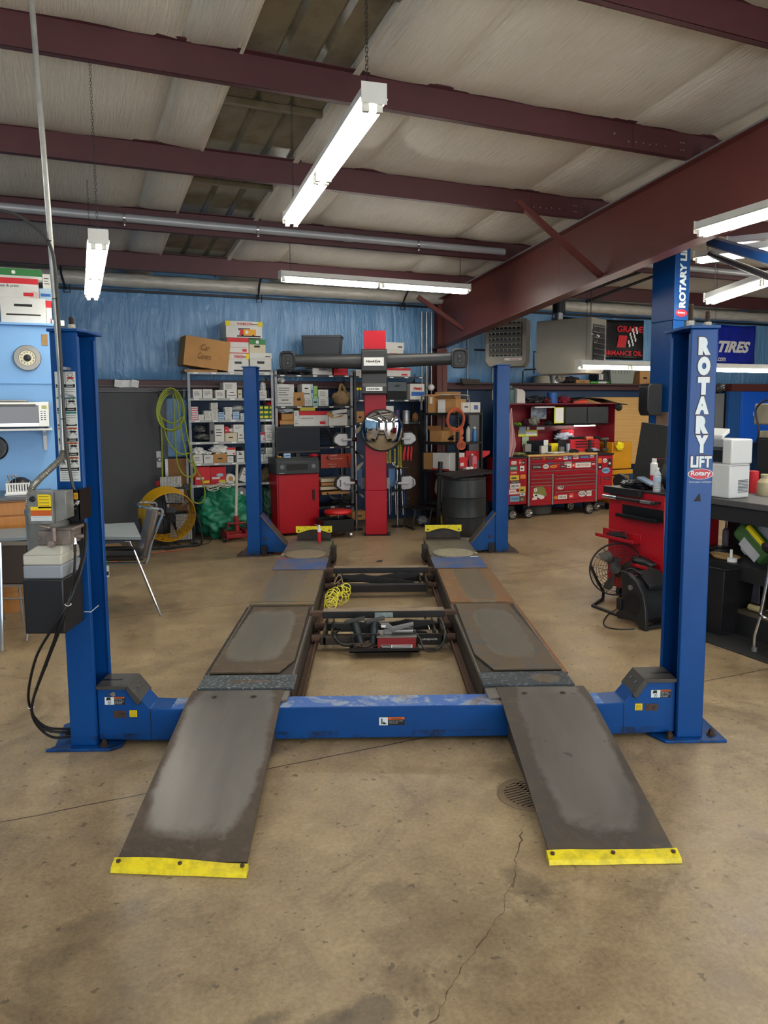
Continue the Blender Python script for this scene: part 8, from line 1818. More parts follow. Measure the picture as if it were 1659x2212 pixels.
lump('paper_heap',(T1(880,450)[0],6.3,ctop+.012),(.17,.09,.016),M['paper'],'white papers spread on the wooden chest top','papers',22,.3,2,flat=ctop+.001);lump('white_bags',(T1(1140,240)[0],6.6,T1(1140,262,6.6)[1]+.02),(.16,.06,.06),mat('white blue plastic bags','#bcc6d6',.4,n=.4,ns=8,dark='#5a7fb3'),'white and blue plastic packs on the small red tool box','bags',23,.5,2.6)
lump('green_cloth',(T1(380,470)[0],6.3,ctop+.015),(.13,.08,.02),mat('green cream rag','#9aa565',.8),'green and cream rag heap over the locker top','rag',24,.6,3.4,flat=ctop);lump('pliers_heap',(T1(560,450)[0],6.32,ctop+.015),(.16,.07,.022),M['dark'],'dark pliers and sockets scattered before the laptop','tools',25,.6,4,flat=ctop+.001);lump('maroon_box',(T1(380,420)[0],6.55,ctop+.04),(.07,.05,.04),redc,'red cloth bundle at the chest corner by the towel','cloth',26,.4,3,flat=ctop)
for k,(x,y,c_,ds) in enumerate(((1265,280,'#d4562a','orange and black cordless drill standing on its battery'),(1465,290,'#4b473c','dark olive impact drill on the locker top'))):
    u_,zc=T1(x,y,6.35);t=thing('cordless_drill',ds,'drill',(u_,6.35,ctop))
    sub(lambda q:q.cyl((u_-.08,6.35,zc),(u_+.06,6.35,zc+.005),.03,r2=.024,n=16),'drill_body',mat('drill shell %d'%k,c_,.4),t);sub(lambda q:q.prism([(u_-.01,zc-.02),(u_+.03,zc-.02),(u_+.02,ctop+.05),(u_-.02,ctop+.05)],'y',6.335,6.365),'grip',M['black'],t,bev=.006);sub(lambda q:q.box(u_-.055,u_+.045,6.315,6.385,ctop,ctop+.055),'battery',M['black'] if not k else mat('battery mix','#3b3622',.5),t,bev=.008);sub(lambda q:q.cyl((u_-.12,6.35,zc),(u_-.08,6.35,zc),.014,n=10),'chuck',M['dark'],t)
for x,ds,c_ in ((1075,'dark toy car before the small red tool box','#2c2224'),(1330,'silver-blue toy car before the small red tool box','#9aa6bf')):
    u_,z_=T1(x,400,6.35);t=thing('toy_car',ds,'toy car',(u_,6.35,ctop));sub(lambda q:q.prism([(u_-.08,ctop+.012),(u_+.08,ctop+.012),(u_+.08,ctop+.035),(u_+.04,ctop+.042),(u_+.015,ctop+.062),(u_-.035,ctop+.062),(u_-.06,ctop+.042),(u_-.08,ctop+.036)],'y',6.33,6.39),'car_body',mat('toy '+c_,c_,.3),t,bev=.005);[sub(lambda q:q.cyl((u_+s*.05,6.325,ctop+.014),(u_+s*.05,6.395,ctop+.014),.014,n=12),'wheel',M['black'],t) for s in (-1,1)]
# towel hung by the lift column, tyre under the chest
towm=mat('pink towel','#b98f92',.9,n=.2,bump=.5,bs=60)
q=MB();vs=[];n_,k_=14,22;pl=[at_v(*t1(x,y),6.1) for x,y in ((205,1022),(270,1360),(185,1510),(150,1400))]
for i in range(k_+1):
    f=i/k_;zt=pl[0][1]+(pl[2][1]-pl[0][1])*f;wl=.01+.1*min(1,f*1.6);wr=.008+.075*min(1,f*1.3)-(max(0,f-.75))*.28
    for j in range(n_+1):g=j/n_;vs.append((pl[0][0]-wl+(wl+max(wr,-.05))*g,6.1+.022*math.sin(g*15+f*2)*min(1,f*2),zt+(.0 if j else 0)))
q.add(vs,[(i*(n_+1)+j,i*(n_+1)+j+1,(i+1)*(n_+1)+j+1,(i+1)*(n_+1)+j) for i in range(k_) for j in range(n_)]);o=solo('hand_towel',q,towm,'dusty pink towel hanging beside the rear blue column','towel')
md=o.modifiers.new('thick','SOLIDIFY');md.thickness=.006
q=MB();a,b,z0,z1=RC(tb,560,1160,845,1245,6.35);r_=(b-a)/2;q.lathe(((a+b)/2,6.35+r_,0.0),[(r_*.55,.02),(r_*.85,.0),(r_,.03),(r_,.13),(r_*.85,.16),(r_*.55,.14)],40);solo('spare_tyre',q,mat('grey tyre','#55544f',.85,bump=.5,bs=12),'small grey tyre lying under the tool chest','tyre')
# ================================================================ LEDGE ON THE GIRT, HEATERS, BANNERS
lz=2.063;VL=VW-.2
q=MB();q.box(4.2,9.4,VL-.22,VW-.03,lz-.03,lz-.004);solo('girt_ledge',q,mat('dark brown board','#3a2722',.6),'long dark brown ledge board above the tool hutch','ledge')
lz-=.004
def ledge(c,x0,y0,x1,y1,st,ds,v=VL-.15,d=.28):a,b,z0,z1=RC(c,x0,y0,x1,y1,v);return carton(a,b,v,d,lz,z1,ds,st)
ledge(t1,850,740,985,810,'card','open kraft box with print on the brown ledge under big heater');ledge(t3,700,1045,783,1165,'card','tall kraft carton on ledge beside the blue lift tower')
a,b,z0,z1=RC(t3,478,1030,665,1165,VL-.15);q=MB();q.prism([(a+.03,lz),(b-.05,lz),(b-.02,z1-.09),(b,z1),(a,z1),(a+.01,z1-.09)],'y',VL-.15,VL+.12);o=solo('grey_tote',q,mat('grey green tote','#8d948c',.5),'grey-green storage tote with ribbed lid on the ledge','tote',bev=.008);q=MB();[q.box(a+.05+k*.06,a+.055+k*.06,VL-.153,VL-.15,z1-.08,z1-.01) for k in range(int((b-a-.1)/.06))];q.build('rib',M['dark'],o)
a,b,z0,z1=RC(t3,385,1050,475,1165,VL-.1);q=MB();q.box(a,b,VL-.1,VL+.12,lz,z1);o=solo('black_crate',q,M['dark'],'black crate with white marks beside the grey-green tote','crate',bev=.01);q=MB();[q.box(a+.03+.03*k,a+.05+.03*k,VL-.101,VL-.1,z1-.13,z1-.04) for k in range(3)];q.build('print',M['paper'],o)
q=MB();a,b,z0,z1=RC(t3,330,1145,470,1166,VL-.15);q.cyl((a,VL-.14,lz+.02),(a+(b-a)*.42,VL-.14,lz+.02),.018,n=10,m=0);q.cyl((a+(b-a)*.42,VL-.14,lz+.02),(b-.06,VL-.14,lz+.02),.018,n=10,m=1);q.cyl((b-.06,VL-.14,lz+.02),(b,VL-.14,lz+.02),.015,n=10,m=0);solo('green_rollers',q,[mat('bright green','#4fae3c',.5),M['paper']],'green and white rolls lying on the ledge before the totes','roll')
for k,(x0,x1,y0,m_,ds) in enumerate(((452,600,700,mat('bone plastic','#aaa593',.5),'bone-coloured plastic bucket on the ledge'),(607,700,690,M['galv'],'galvanised can with rag on the ledge'))):
    a,b,z0,z1=RC(t1,x0,y0,x1,822,VL-.1);c_=(a+b)/2;q=MB();q.lathe((c_,VL-.05,lz),[((b-a)*.5,0),((b-a)*(.42 if k==0 else .5),z1-lz),((b-a)*.3,z1-lz)],24);solo('ledge_bucket',q,m_,ds,'bucket')
lump('grey_rag',(at_v(*t1(680,740),VL-.12)[0],VL-.15,at_v(*t1(680,720),VL-.12)[1]),(.09,.05,.06),mat('grey rag','#8b867b',.9),'grey rag draped over the galvanised can','rag',33,.5);lump('dark_bag',(at_v(*t1(790,790),VL)[0],VL-.02,lz+.05),(.16,.1,.07),mat('dark brown bag','#2c231e',.8),'dark brown bag slumped behind the open kraft box','bag',34,.35,flat=lz)
q=MB();a,b,z0,z1=RC(c5,945,610,1145,690,6.9);q.prism([(a,z1),(b-.05,z1-.01),(b,z0),(a+.04,z0+.02)][::-1],'y',6.86,6.9);solo('olive_panel',q,mat('olive panel','#453f33',.6),'olive trapezoid panel leaning on the girt by the conduits','panel')
lump('white_jar',(at_v(*c5(675,725),6.7)[0],6.72,1.98),(.05,.05,.05),M['white'],'small white tub over the kraft cartons by the column','tub',35,.1)
# heaters
grh=mat('heater beige','#8c877b',.4,.15,n=.1);lou=mat('louvre grey','#8f8c82',.4,.2)
def heater(u0,u1,v,d,z0,z1,ang,ds,louvre):
    c_=Vector(((u0+u1)/2,v+d/2,z0));t=thing('unit_heater',ds,'heater',tuple(c_));w=(u1-u0)/2;h=z1-z0
    T=Matrix.Translation(c_)@Matrix.Rotation(ang,4,'Z');
    def S(f,n,m,**k):
        q=MB();q.tf=T;f(q);return q.build(n,m,t,**k)
    S(lambda q:q.prism([(-w+.02,.05),(-w+.06,0),(w-.06,0),(w-.02,.05),(w,.08),(w,h),(-w,h),(-w,.08)][::1],'y',-d/2,d/2),'heater_casing',grh,bev=.008)
    if louvre:
        S(lambda q:q.box(-w*.8,w*.8,-d/2-.004,-d/2-.001,h*.22,h*.93),'dark_opening',M['blackm'])
        for k in range(6):z_=h*(.24+.115*k);S(lambda q:q.add([(-w*.78,-d/2-.006,z_+.06),(w*.78,-d/2-.006,z_+.06),(w*.78,-d/2-.06,z_+.012),(-w*.78,-d/2-.06,z_+.012),(-w*.78,-d/2-.004,z_+.055),(w*.78,-d/2-.004,z_+.055),(w*.78,-d/2-.058,z_+.004),(-w*.78,-d/2-.058,z_+.004)],[(0,3,2,1),(4,5,6,7),(0,1,5,4),(2,3,7,6),(1,2,6,5),(3,0,4,7)]),'louvre',lou)
        S(lambda q:[q.cyl((-w*.7+i*w*.2,-d/2-.01,h*(.235+.115*k)-.012),(-w*.7+i*w*.2,-d/2-.01,h*(.235+.115*k)+.01),.008,n=8) for i in range(8) for k in range(7)],'fin_tube',M['steel'])
        S(lambda q:(q.box(-w*.05,w*.78,-d/2-.0015,-d/2,h*.13,h*.18,0),q.text('REZNOR',(w*.2,-d/2-.002,h*.14),X,Z,h*.025,w*.45,bold=.03,m=1)),'maker_badge',[M['paper'],M['redink']])
    else:
        S(lambda q:q.box(w-.0,w+.004,-d/2+.05,d/2-.05,h*.12,h*.88),'fan_opening',M['blackm'])
        S(lambda q:[q.tube([(w+.012+.03*math.sin(PI*i/6),-d/2+.03,h*(.14+.1*i)),(w+.03,0,h*(.13+.1*i)),(w+.012,d/2-.03,h*(.14+.1*i))],.005,5,sub=3) for i in range(8)],'guard_wire',M['steel'])
        S(lambda q:[q.tube([(w+.008,-d/4+r_*math.cos(a__),h*.7+r_*math.sin(a__)) for a__ in [2*PI*i/20 for i in range(20)]],.004,4,closed=True) for r_ in (.04,.07,.1)],'guard_ring',M['chrome'])
    for s in (-1,1):S(lambda q:q.cyl((s*w*.7,0,h),(s*w*.7,0,3.45-z0),.006,n=6),'hanger_rod',M['dark'])
    return t
heater(4.42,5.02,6.1,.35,2.27,2.95,-.75,'beige louvred unit heater hung above the rear blue column',True)
a=at_v(1200,740,5.0)[0];b=at_v(1303,740,5.0)[0];heater(a-.02,b+.0,4.95,.45,2.12,2.84,-1.13,'big plain beige unit heater hanging over the tool hutch',False)
u_,z_=at_v(*t1(680,60),5.4);q=MB();q.cyl((u_,5.4,2.86),(u_,5.4,z_-.02),.055,n=20);q.cyl((u_,5.4,z_-.02),(u_,5.4,3.4),.085,n=20,m=1);solo('flue_pipe',q,[M['galv'],M['dark']],'galvanised flue pipe rising from the big plain heater','flue')
for k,pl in enumerate((((430,680),(430,455),(590,525),(590,600)),((330,640),(640,625)),((-160,440),(50,448)),((320,650),(320,780)))):
    q=MB();q.tube([(at_v(*t1(x,y),6.6)[0],6.6,at_v(*t1(x,y),6.6)[1]) for x,y in pl],.012,8);solo('gas_pipe',q,M['dark'],['bent black gas pipe between the two heaters','level black gas pipe under the big heater','level black gas pipe touching the louvred heater, column side','short black drop pipe beside the rear blue column'][k],'pipe')
for k,pts_ in enumerate((((700,305),(130,505)),((845,320),(300,525)))):
    q=MB();q.cyl(*[(at_v(*t3(x,y),5.0)[0],5.0,at_v(*t3(x,y),5.0)[1]) for x,y in pts_],.02,n=8);solo('sloping_pipe',q,M['black'],['upper thin black bar running down past the rafter','lower black bar running down beside the rafter'][k],'bar')
# banners
def banner(x0,y0,x1,y1,v,m_,label,z0f=None):
    a,b,z0,z1=RC(t3,x0,y0,x1,y1,v);q=MB();vs=[];n_=30;k_=12
    for i in range(n_+1):
        for j in range(k_+1):f,g=i/n_,j/k_;vs.append((a+(b-a)*f,v+.02*noise.noise(Vector((f*6,g*2,a)))-.02,z0+(z1-z0)*g-.02*math.sin(PI*f)*g))
    q.add(vs,[(i*(k_+1)+j,(i+1)*(k_+1)+j,(i+1)*(k_+1)+j+1,i*(k_+1)+j+1) for i in range(n_) for j in range(k_)]);o=solo('banner',q,m_,label,'banner');o.modifiers.new('thick','SOLIDIFY').thickness=.003;return o,a,b,z0,z1
vb=VW-.17
o,a,b,z0,z1=banner(60,650,722,955,vb,mat('black vinyl','#141316',.3),'black banner with red words and a checkered flag behind big heater');w_,h_=b-a,z1-z0;vv=vb-.035
q=MB();q.text('GRADE',(b-w_*.32,vv,z0+h_*.68),X,Z,h_*.16,w_*.3,bold=.03);q.text('PERFORMANCE OIL',(b-w_*.62,vv,z0+h_*.1),X,Z,h_*.12,w_*.6,bold=.03);q.build('red_lettering',M['redink'],o)
q=MB();q.prism([(b-w_*.32,z0+h_*.3),(b-w_*.22,z0+h_*.3),(b-w_*.2,z0+h_*.6),(b-w_*.3,z0+h_*.6)],'y',vv-.001,vv,0)
for i in range(5):
    for j in range(5):
        if (i+j)%2:s_=w_*.022;x_=b-w_*.2+i*s_*.9+j*s_*.4;z_=z0+h_*.3+j*s_*1.6+i*.01;q.box(x_,x_+s_*.8,vv-.001,vv,z_,z_+s_*1.4,1)
q.build('flag_print',[M['redink'],M['paper']],o)
o,a,b,z0,z1=banner(1272,700,1555,990,vb,mat('blue vinyl','#1a2ba8',.3,n=.5,ns=2,dark='#0b0f3f'),'shiny blue tyre banner with white italic word');w_,h_=b-a,z1-z0
q=MB();q.text('TIRES',(a+w_*.02,vv,z0+h_*.28),X,Z,h_*.3,w_*.84,bold=.05,shear=.35);q.text('.com',(a+.0,vv,z0+h_*.05),X,Z,h_*.1,w_*.22,bold=.02);q.build('white_lettering',M['white'],o)
# blue cabinet and neighbours at the far side
a,b,z0,z1=RC(F_,1600,846,1700,955,6.5);t=thing('blue_cabinet','bright blue steel cabinet on the back wall beyond the printer','cabinet',(a+.5,6.7,z0))
bc_=mat('bright blue enamel','#0a55c4',.35);sub(lambda q:q.box(a,a+1.2,6.5,6.95,z0,z1),'cabinet_body',bc_,t,bev=.004);d_=sub(lambda q:q.box(a+.02,a+1.1,6.488,6.5,z0+.03,z1-.03),'door',bc_,t,bev=.003)
ua,za=at_v(1627,898,6.485);sub(lambda q:(q.text('11',(ua,6.486,za),X,Z,.07,.07,bold=.01)),'lettering',M['paper'],d_);sub(lambda q:q.box(ua+.0,ua+.06,6.46,6.486,za-.06,za-.03),'latch',M['chrome'],d_)
ua0=at_v(1573,900,6.5)[0];q=MB();q.box(ua0,a-.01,6.5,6.56,z0,z1);solo('blue_side_panel',q,mat('dim blue panel','#174a86',.5),'darker blue panel joining the bright blue cabinet','panel')
a,b,z0,z1=RC(F_,1548,850,1563,955,6.6);q=MB();q.box(a-.3,b,6.6,6.7,z0-.2,z1);q.box(b+.02,b+.05,6.58,6.7,z0-.2,z1,1);solo('grey_locker',q,[M['grayp'],M['dark']],'grey locker strip between the lift column and blue panel','locker')
q=MB();a,b,z0,z1=RC(F_,1566,830,1660,846,6.85);q.box(a,b+.6,6.7,6.9,z0,z1);solo('brown_box_beam',q,raf,'reddish brown steel box section over the blue cabinet','beam')
lump('wire_coil',(at_v(1555,838,6.8)[0],6.8,at_v(1555,838,6.8)[1]),(.1,.08,.07),M['steel'],'tangle of silver cans and wire above the grey locker','wire',44,.6,5)
# yellow cart with glove
a,b,z0,z1=RC(F_,1322,955,1364,1012,6.35);t=thing('yellow_cart','yellow steel cart with a bright rag, behind the dark carpet piece','cart',(a+.3,6.5,0));ym=mat('mustard enamel','#c58a12',.4,n=.3,ns=5)
sub(lambda q:q.box(a,b,6.35,6.8,z0,z1),'cart_body',ym,t,bev=.004);sub(lambda q:q.box(a,b+.02,6.33,6.8,z0-.09,z0-.02),'drawer',ym,t,bev=.003);sub(lambda q:q.box(a+.05,b,6.4,6.8,.1,z0-.12),'lower_box',ym,t);sub(lambda q:[q.cyl((x_,6.5,.06),(x_+.05,6.5,.06),.06,n=18) for x_ in (a+.05,b-.1)],'wheel',M['dark'],t)
p=at_v(1340,958,6.3);lump('yellow_rag',(p[0],6.31,p[1]-.04),(.07,.03,.06),M['yellow'],'bright yellow rag hung over the mustard cart edge','rag',45,.5,2.6)
p=at_v(1337,1040,4.3);q=MB();q.lathe((p[0],4.3,p[1]+.0),[(.09,0),(.1,.02),(.1,.06),(.09,.08)],26,axis=(.9,.3,0));o=solo('rubber_roller',q,M['dark'],'dark rubber wheel showing behind the red chest top','wheel')
q=MB();q.cyl((p[0]+.02,4.33,0),(p[0]+.02,4.33,p[1]),.012,n=8);q.build('axle_post',M['dark'],o)
# fan guard helmet / bracket on hutch side
p=at_v(*t1(1270,1010),6.3);lump('black_respirator',(p[0],6.3,p[1]),(.06,.05,.06),M['dark'],'black mask hooked on the hutch side by the pegboard','mask',46,.3)
q=MB();q.tube([(at_v(*t2(x,y),6.7)[0],6.7,at_v(*t2(x,y),6.7)[1]) for x,y in ((470,400),(430,390),(400,375),(410,350),(440,360))],.008,6,sub=4);solo('peg_hook',q,M['steel'],'bent wire hook sticking out of the tan pegboard','hook')
# ================================================================ TWO-POST LIFT, BENCH ROW
tp=thing('two_post_lift','tall blue two-post lift tower with vertical lettering, beyond the bench','car lift',(4.55,2.95,0));v0=2.8
ua,ub=at_v(1455,690,v0)[0],at_v(1486,690,v0)[0];dv=.32
zseam=at_v(1470,692,v0)[1]
sub(lambda q:(q.box(ua,ub-.05,v0,v0+.012,.012,zseam),q.box(ua,ua+.012,v0+.012,v0+dv,.012,zseam),q.box(ua,ub,v0+dv-.012,v0+dv,.012,zseam),q.box(ub-.065,ub-.05,v0,v0+.06,.012,zseam)),'lower_tower',bluem,tp,bev=.006)
ut=sub(lambda q:q.box(ua-.004,ub+.004,v0-.004,v0+dv,zseam,3.62),'upper_tower',bluem,tp,bev=.006)
sub(lambda q:q.box(ua-.1,ub+.1,v0-.1,v0+dv+.1,0,.012),'base_plate',bluem,tp)
za,zb=at_v(1470,665,v0)[1],at_v(1472,545,v0)[1];cxx=(ua+ub)/2
def vt(q):
    h=(ub-ua)*.42;q.text('ROTARY LIFT',(cxx+h*.62,v0-.0055,za),Z,-X,h*1.1,(zb-za)*1.22,bold=.05)
sub(vt,'lettering',WHT,ut)
zc_=at_v(1468,676,v0)[1];sub(lambda q:(setattr(q,'tf',Matrix.Translation((cxx,v0-.005,zc_))@Matrix.Diagonal((1,1,.5,1))),q.cyl((0,-.001,0),(0,0,0),(ub-ua)*.4,n=24,m=1),setattr(q,'tf',None),q.text('Rotary',(cxx-.05,v0-.007,zc_-.012),X,Z,.025,.1,bold=.03,m=0)),'oval_badge',[WHT,DRED],ut)
a,b,z0,z1=RC(F_,1408,828,1440,898,v0-.0);q=MB()
sub(lambda q:q.prism([(a,z0+.06),(a+.03,z0),(b,z0),(b,z1),(a+.03,z1),(a,z1-.03)],'y',v0+.06,v0+.2),'control_box',M['black'],tp,bev=.01)
a,b,z0,z1=RC(F_,1443,890,1456,972,v0+.2);sub(lambda q:q.box(ua-.003,ua,v0+.03,v0+.2,z0,z1),'bare_patch',mat('tan bare metal','#8a6f5a',.6,n=.5,ns=10),tp)
ov0,ov1=at_v(1535,528,2.2),at_v(1659,566,1.0)
q=MB();P0=Vector((ov0[0],2.2,ov0[1]));P1=Vector((ov1[0],1.0,ov1[1]));d_=(P1-P0)
def ovb(q):
    s_=d_.cross(Z).normalized()*.04;P2=P1+d_*.6
    for m_,o_,h_ in ((0,0,.07),(1,-.012,.012)):
        vs=[P0+s_+Z*o_,P0-s_+Z*o_,P2-s_+Z*o_,P2+s_+Z*o_];q.add(vs+[v_+Z*h_ for v_ in vs],[(0,1,2,3),(7,6,5,4),(0,4,5,1),(1,5,6,2),(2,6,7,3),(3,7,4,0)],m_)
sub(ovb,'overhead_bar',[bluem,M['galv']],tp);sub(lambda q:q.cyl(P0+Z*-.09,P1+d_*.6+Z*-.12,.028,n=12),'padded_bar',M['dark'],tp)
# bench along the bay
UB=3.0;BZ=1.0
bmat=mat('black bench paint','#1a1b1c',.5,n=.3,ns=5);gtop=mat('grey bench top','#4a4a4b',.6,n=.4,ns=30,dark='#333334')
bench=thing('workbench','long black workbench with grey top carrying the printer','workbench',(UB+.4,.2,0))
sub(lambda q:q.box(UB-.03,UB+.75,-1.4,1.26,BZ-.045,BZ),'bench_top',gtop,bench,bev=.004)
sub(lambda q:q.box(UB,UB+.7,-1.35,1.22,BZ-.16,BZ-.046),'apron',bmat,bench)
sub(lambda q:q.box(UB+.02,UB+.72,-1.3,1.2,.50,.53),'middle_shelf',bmat,bench);sub(lambda q:q.box(UB+.02,UB+.05,-1.3,1.2,.42,.50),'shelf_rail',bmat,bench)
sub(lambda q:q.box(UB+.05,UB+.72,-1.3,1.2,.17,.2),'lower_shelf',mat('dusty wood shelf','#4c4031',.7,n=.4,ns=6),bench);sub(lambda q:q.box(UB+.05,UB+.08,-1.3,1.2,.0,.17),'kick_board',bmat,bench)
for x_,y_ in ((UB,1.13),(UB+.62,1.13),(UB,-1.35),(UB+.62,-1.35)):sub(lambda q:q.box(x_,x_+.09,y_,y_+.09,0,BZ-.16),'leg',bmat,bench)
sub(lambda q:q.box(UB+.73,UB+.75,-1.35,1.22,0,BZ-.16),'back_board',bmat,bench)
# printer: faces the aisle (-u)
pz=lambda x,y:at_u(x,y,UB+.02)
v1_,z1_=pz(1548,948);v0_,_=pz(1578,1000);zt_=pz(1600,950)[1]
pr_=thing('laser_printer','white multifunction laser printer on the bench behind the lift column','printer',(UB+.25,(v0_+.55)/1,BZ));vE=v0_+.48;UPr=UB+.02;UE=at_v(1624,1000,v0_)[0];ph=zt_-BZ
pw_=mat('printer white','#d4d7d6',.4)
sub(lambda q:q.box(UPr,UE-.012,v0_,vE,BZ+.001,BZ+ph*.58),'lower_body',pw_,pr_,bev=.012,seg=3)
sub(lambda q:q.box(UPr+.0,UE,v0_-.005,v0_+.08,BZ+ph*.58,BZ+ph),'scanner_side',pw_,pr_,bev=.012,seg=3);sub(lambda q:(q.box(UPr+.06,UE-.01,v0_+.08,vE,BZ+ph*.58,BZ+ph*.99)),'output_core',mat('printer grey','#6e7173',.5),pr_)
sub(lambda q:(q.box(UPr+.0,UE,v0_+.07,vE,BZ+ph*.86,BZ+ph)),'scanner_front',mat('printer mid grey','#8b9093',.5),pr_,bev=.006);sub(lambda q:q.box(UPr+.055,UPr+.06,v0_+.12,vE-.02,BZ+ph*.6,BZ+ph*.8),'paper_mouth',M['blackm'],pr_)
sub(lambda q:q.box(UPr-.002,UPr,v0_+.12,vE,BZ+ph*.02,BZ+ph*.28),'paper_drawer',pw_,pr_);sub(lambda q:q.box(UPr+.0,UE-.015,v0_-.0015,v0_,BZ+ph*.55,BZ+ph*.56),'seam',M['grayp'],pr_);sub(lambda q:[q.box(UE-.13,UE-.03,v0_-.002,v0_,BZ+ph*(.1+.025*k),BZ+ph*(.11+.025*k)) for k in range(9)],'vent_slots',M['dark'],pr_)
sub(lambda q:q.add([(UPr+.02,v0_+.1,BZ+ph*1.0),(UE-.12,v0_+.1,BZ+ph*1.1),(UE-.12,vE,BZ+ph*1.12),(UPr+.02,vE,BZ+ph*1.02),(UPr+.02,v0_+.1,BZ+ph*1.06),(UE-.12,v0_+.1,BZ+ph*1.17),(UE-.12,vE,BZ+ph*1.19),(UPr+.02,vE,BZ+ph*1.08)],[(0,3,2,1),(4,5,6,7),(0,1,5,4),(1,2,6,5),(2,3,7,6),(3,0,4,7)]),'document_feeder',pw_,pr_,bev=.004)
def bp(x,y,u=UB+.1):v,z=at_u(x,y,u);return v,z
q=MB();va=at_z(1580,1050,BZ)[1];ua_=at_z(1600,1045,BZ)
for k,(x,y,w_,d2,an) in enumerate(((1605,1045,.3,.22,.5),(1645,1050,.3,.21,.9),(1640,1040,.28,.2,.3))):
    p=at_z(x,y,BZ);q=MB();q.tf=Matrix.Translation((p[0]+.04,p[1],BZ+.001+.007*k))@Matrix.Rotation(an,4,'Z');q.box(-w_/2,w_/2,-d2/2,d2/2,0,.006);solo('paper_stack',q,M['paper'],['white papers fanned against the printer base','printed sheets nearest the bench edge','upper white folder on the bench papers'][k],'papers')
p=at_z(1631,1036,BZ);q=MB();u_=UB+.52;v_=bp(1630,1000,u_)[0];q.cyl((u_,v_,BZ),(u_,v_,BZ+.17),.035,n=20);solo('red_can',q,redc,'red canister behind the printer','canister')
u_=UB+.45;v_,z_=bp(1655,1025,u_);q=MB();q.lathe((u_,v_,BZ),[(.055,0),(.06,.02),(.06,.1),(.035,.13),(.038,.16)],20);solo('cream_jug',q,mat('dirty cream plastic','#b5a987',.6,n=.4,ns=8),'dirty cream jug at the picture edge on the bench','jug')
vm,zm=bp(1650,905,UB+.9);t=thing('valve_machine','beige and black machine with hoses at the picture edge, behind bench','machine',(UB+.9,vm,0));bge=mat('machine beige','#8f8671',.5,n=.4,ns=9)
z_t,z_m,z_b=at_u(1650,872,UB+.9)[1],at_u(1650,930,UB+.9)[1],at_u(1650,985,UB+.9)[1]
sub(lambda q:(q.box(UB+.82,UB+1.1,vm-.25,vm+.03,z_m+.05,z_t),q.box(UB+.84,UB+1.1,vm-.25,vm+.0,z_m-.06,z_m-.0)),'machine_head',bge,t,bev=.01);sub(lambda q:(q.box(UB+.84,UB+1.1,vm-.25,vm+.0,z_b-.2,z_m-.06),q.box(UB+.86,UB+1.0,vm-.2,vm-.05,0,z_b-.2)),'machine_base',M['black'],t,bev=.01)
sub(lambda q:q.tube([(UB+.8,vm-.02,z_m-.1),(UB+.78,vm-.06,z_m),(UB+.78,vm-.02,z_t-.05),(UB+.78,vm-.12,z_t+.03),(UB+.8,vm-.2,z_t)],.008,8,sub=5),'black_hose',M['black'],t)
# things on the bench shelves
gy=mat('soil bag green','#3d6230',.5);wf=mat('white film bag','#b9bcc0',.35,n=.2)
v_,z_=bp(1648,1215,UB+.12);t=thing('soil_bag','green, white and yellow bag leaning on the bench middle shelf','bag',(UB+.15,v_,.531))
T_=Matrix.Translation((UB+.16,v_+.0,.60))@Matrix.Rotation(-.9,4,'X')
def BG(f,n,m,**k):
    q=MB();q.tf=T_;f(q);return q.build(n,m,t,**k)
BG(lambda q:q.box(-.05,.05,-.075,.075,-.02,.3),'bag_body',gy,bev=.03,seg=3);BG(lambda q:q.box(-.054,-.05,.0,.075,.02,.2),'bag_panel',wf);BG(lambda q:q.box(-.052,-.02,-.085,-.055,-.0,.24),'yellow_stripe',M['yellow'],bev=.004)
lump('white_sheet',(UB+.3,bp(1640,1150,UB+.3)[0],.68),(.06,.18,.15),wf,'white crumpled film behind the green and yellow bag','film',71,.4,2,flat=.531)
v_,z_=bp(1567,1165,UB+.4);q=MB();q.lathe((UB+.4,v_,.531),[(.022,0),(.024,.01),(.024,.16),(.008,.18),(.004,.25)],14);solo('sealant_tube',q,mat('sealant tube','#7d6f72',.4),'sealant tube standing on the dark bench shelf','tube');lump('battery_pack',(UB+.25,bp(1560,1175,UB+.25)[0],.56),(.08,.1,.035),M['black'],'black battery pack on the bench shelf','battery',72,.15,2,flat=.531)
q=MB();v_=bp(1560,1200,UB+.1)[0]
for k in range(4):q.tube([(UB+.13+.06*math.cos(a_),v_+(.1+.01*k)*math.sin(a_),.54+.006*k) for a_ in [2*PI*i/16 for i in range(16)]],.004,5,closed=True)
solo('cable_loop',q,mat('tan cable','#9a7a44',.5),'loops of tan and black cable on the bench shelf edge','cable')
q=MB();v_=bp(1582,1198,UB+.08)[0];q.cyl((UB+.08,v_,.531),(UB+.08,v_,.56),.035,n=16);q.cyl((UB+.08,v_+.01,.56),(UB+.08,v_+.01,.62),.01,n=10);solo('white_adapter',q,M['white'],'white adapter puck on the bench shelf edge','adapter');q=MB();v_=bp(1590,1270,UB+.2)[0];q.box(UB+.3,UB+.31,v_-.12,v_+.04,.201,.42);solo('cardboard_sheet',q,mat('mauve grey card','#74727d',.7),'grey card standing on the lower bench shelf','card')
q=MB();v_=bp(1628,1312,UB+.08)[0];q.cyl((UB+.1,v_-.05,.225),(UB+.1,v_+.05,.225),.024,n=14);solo('tape_roll',q,mat('cream tape','#b3a777',.6),'cream roll on the lower bench shelf behind the stool','roll')
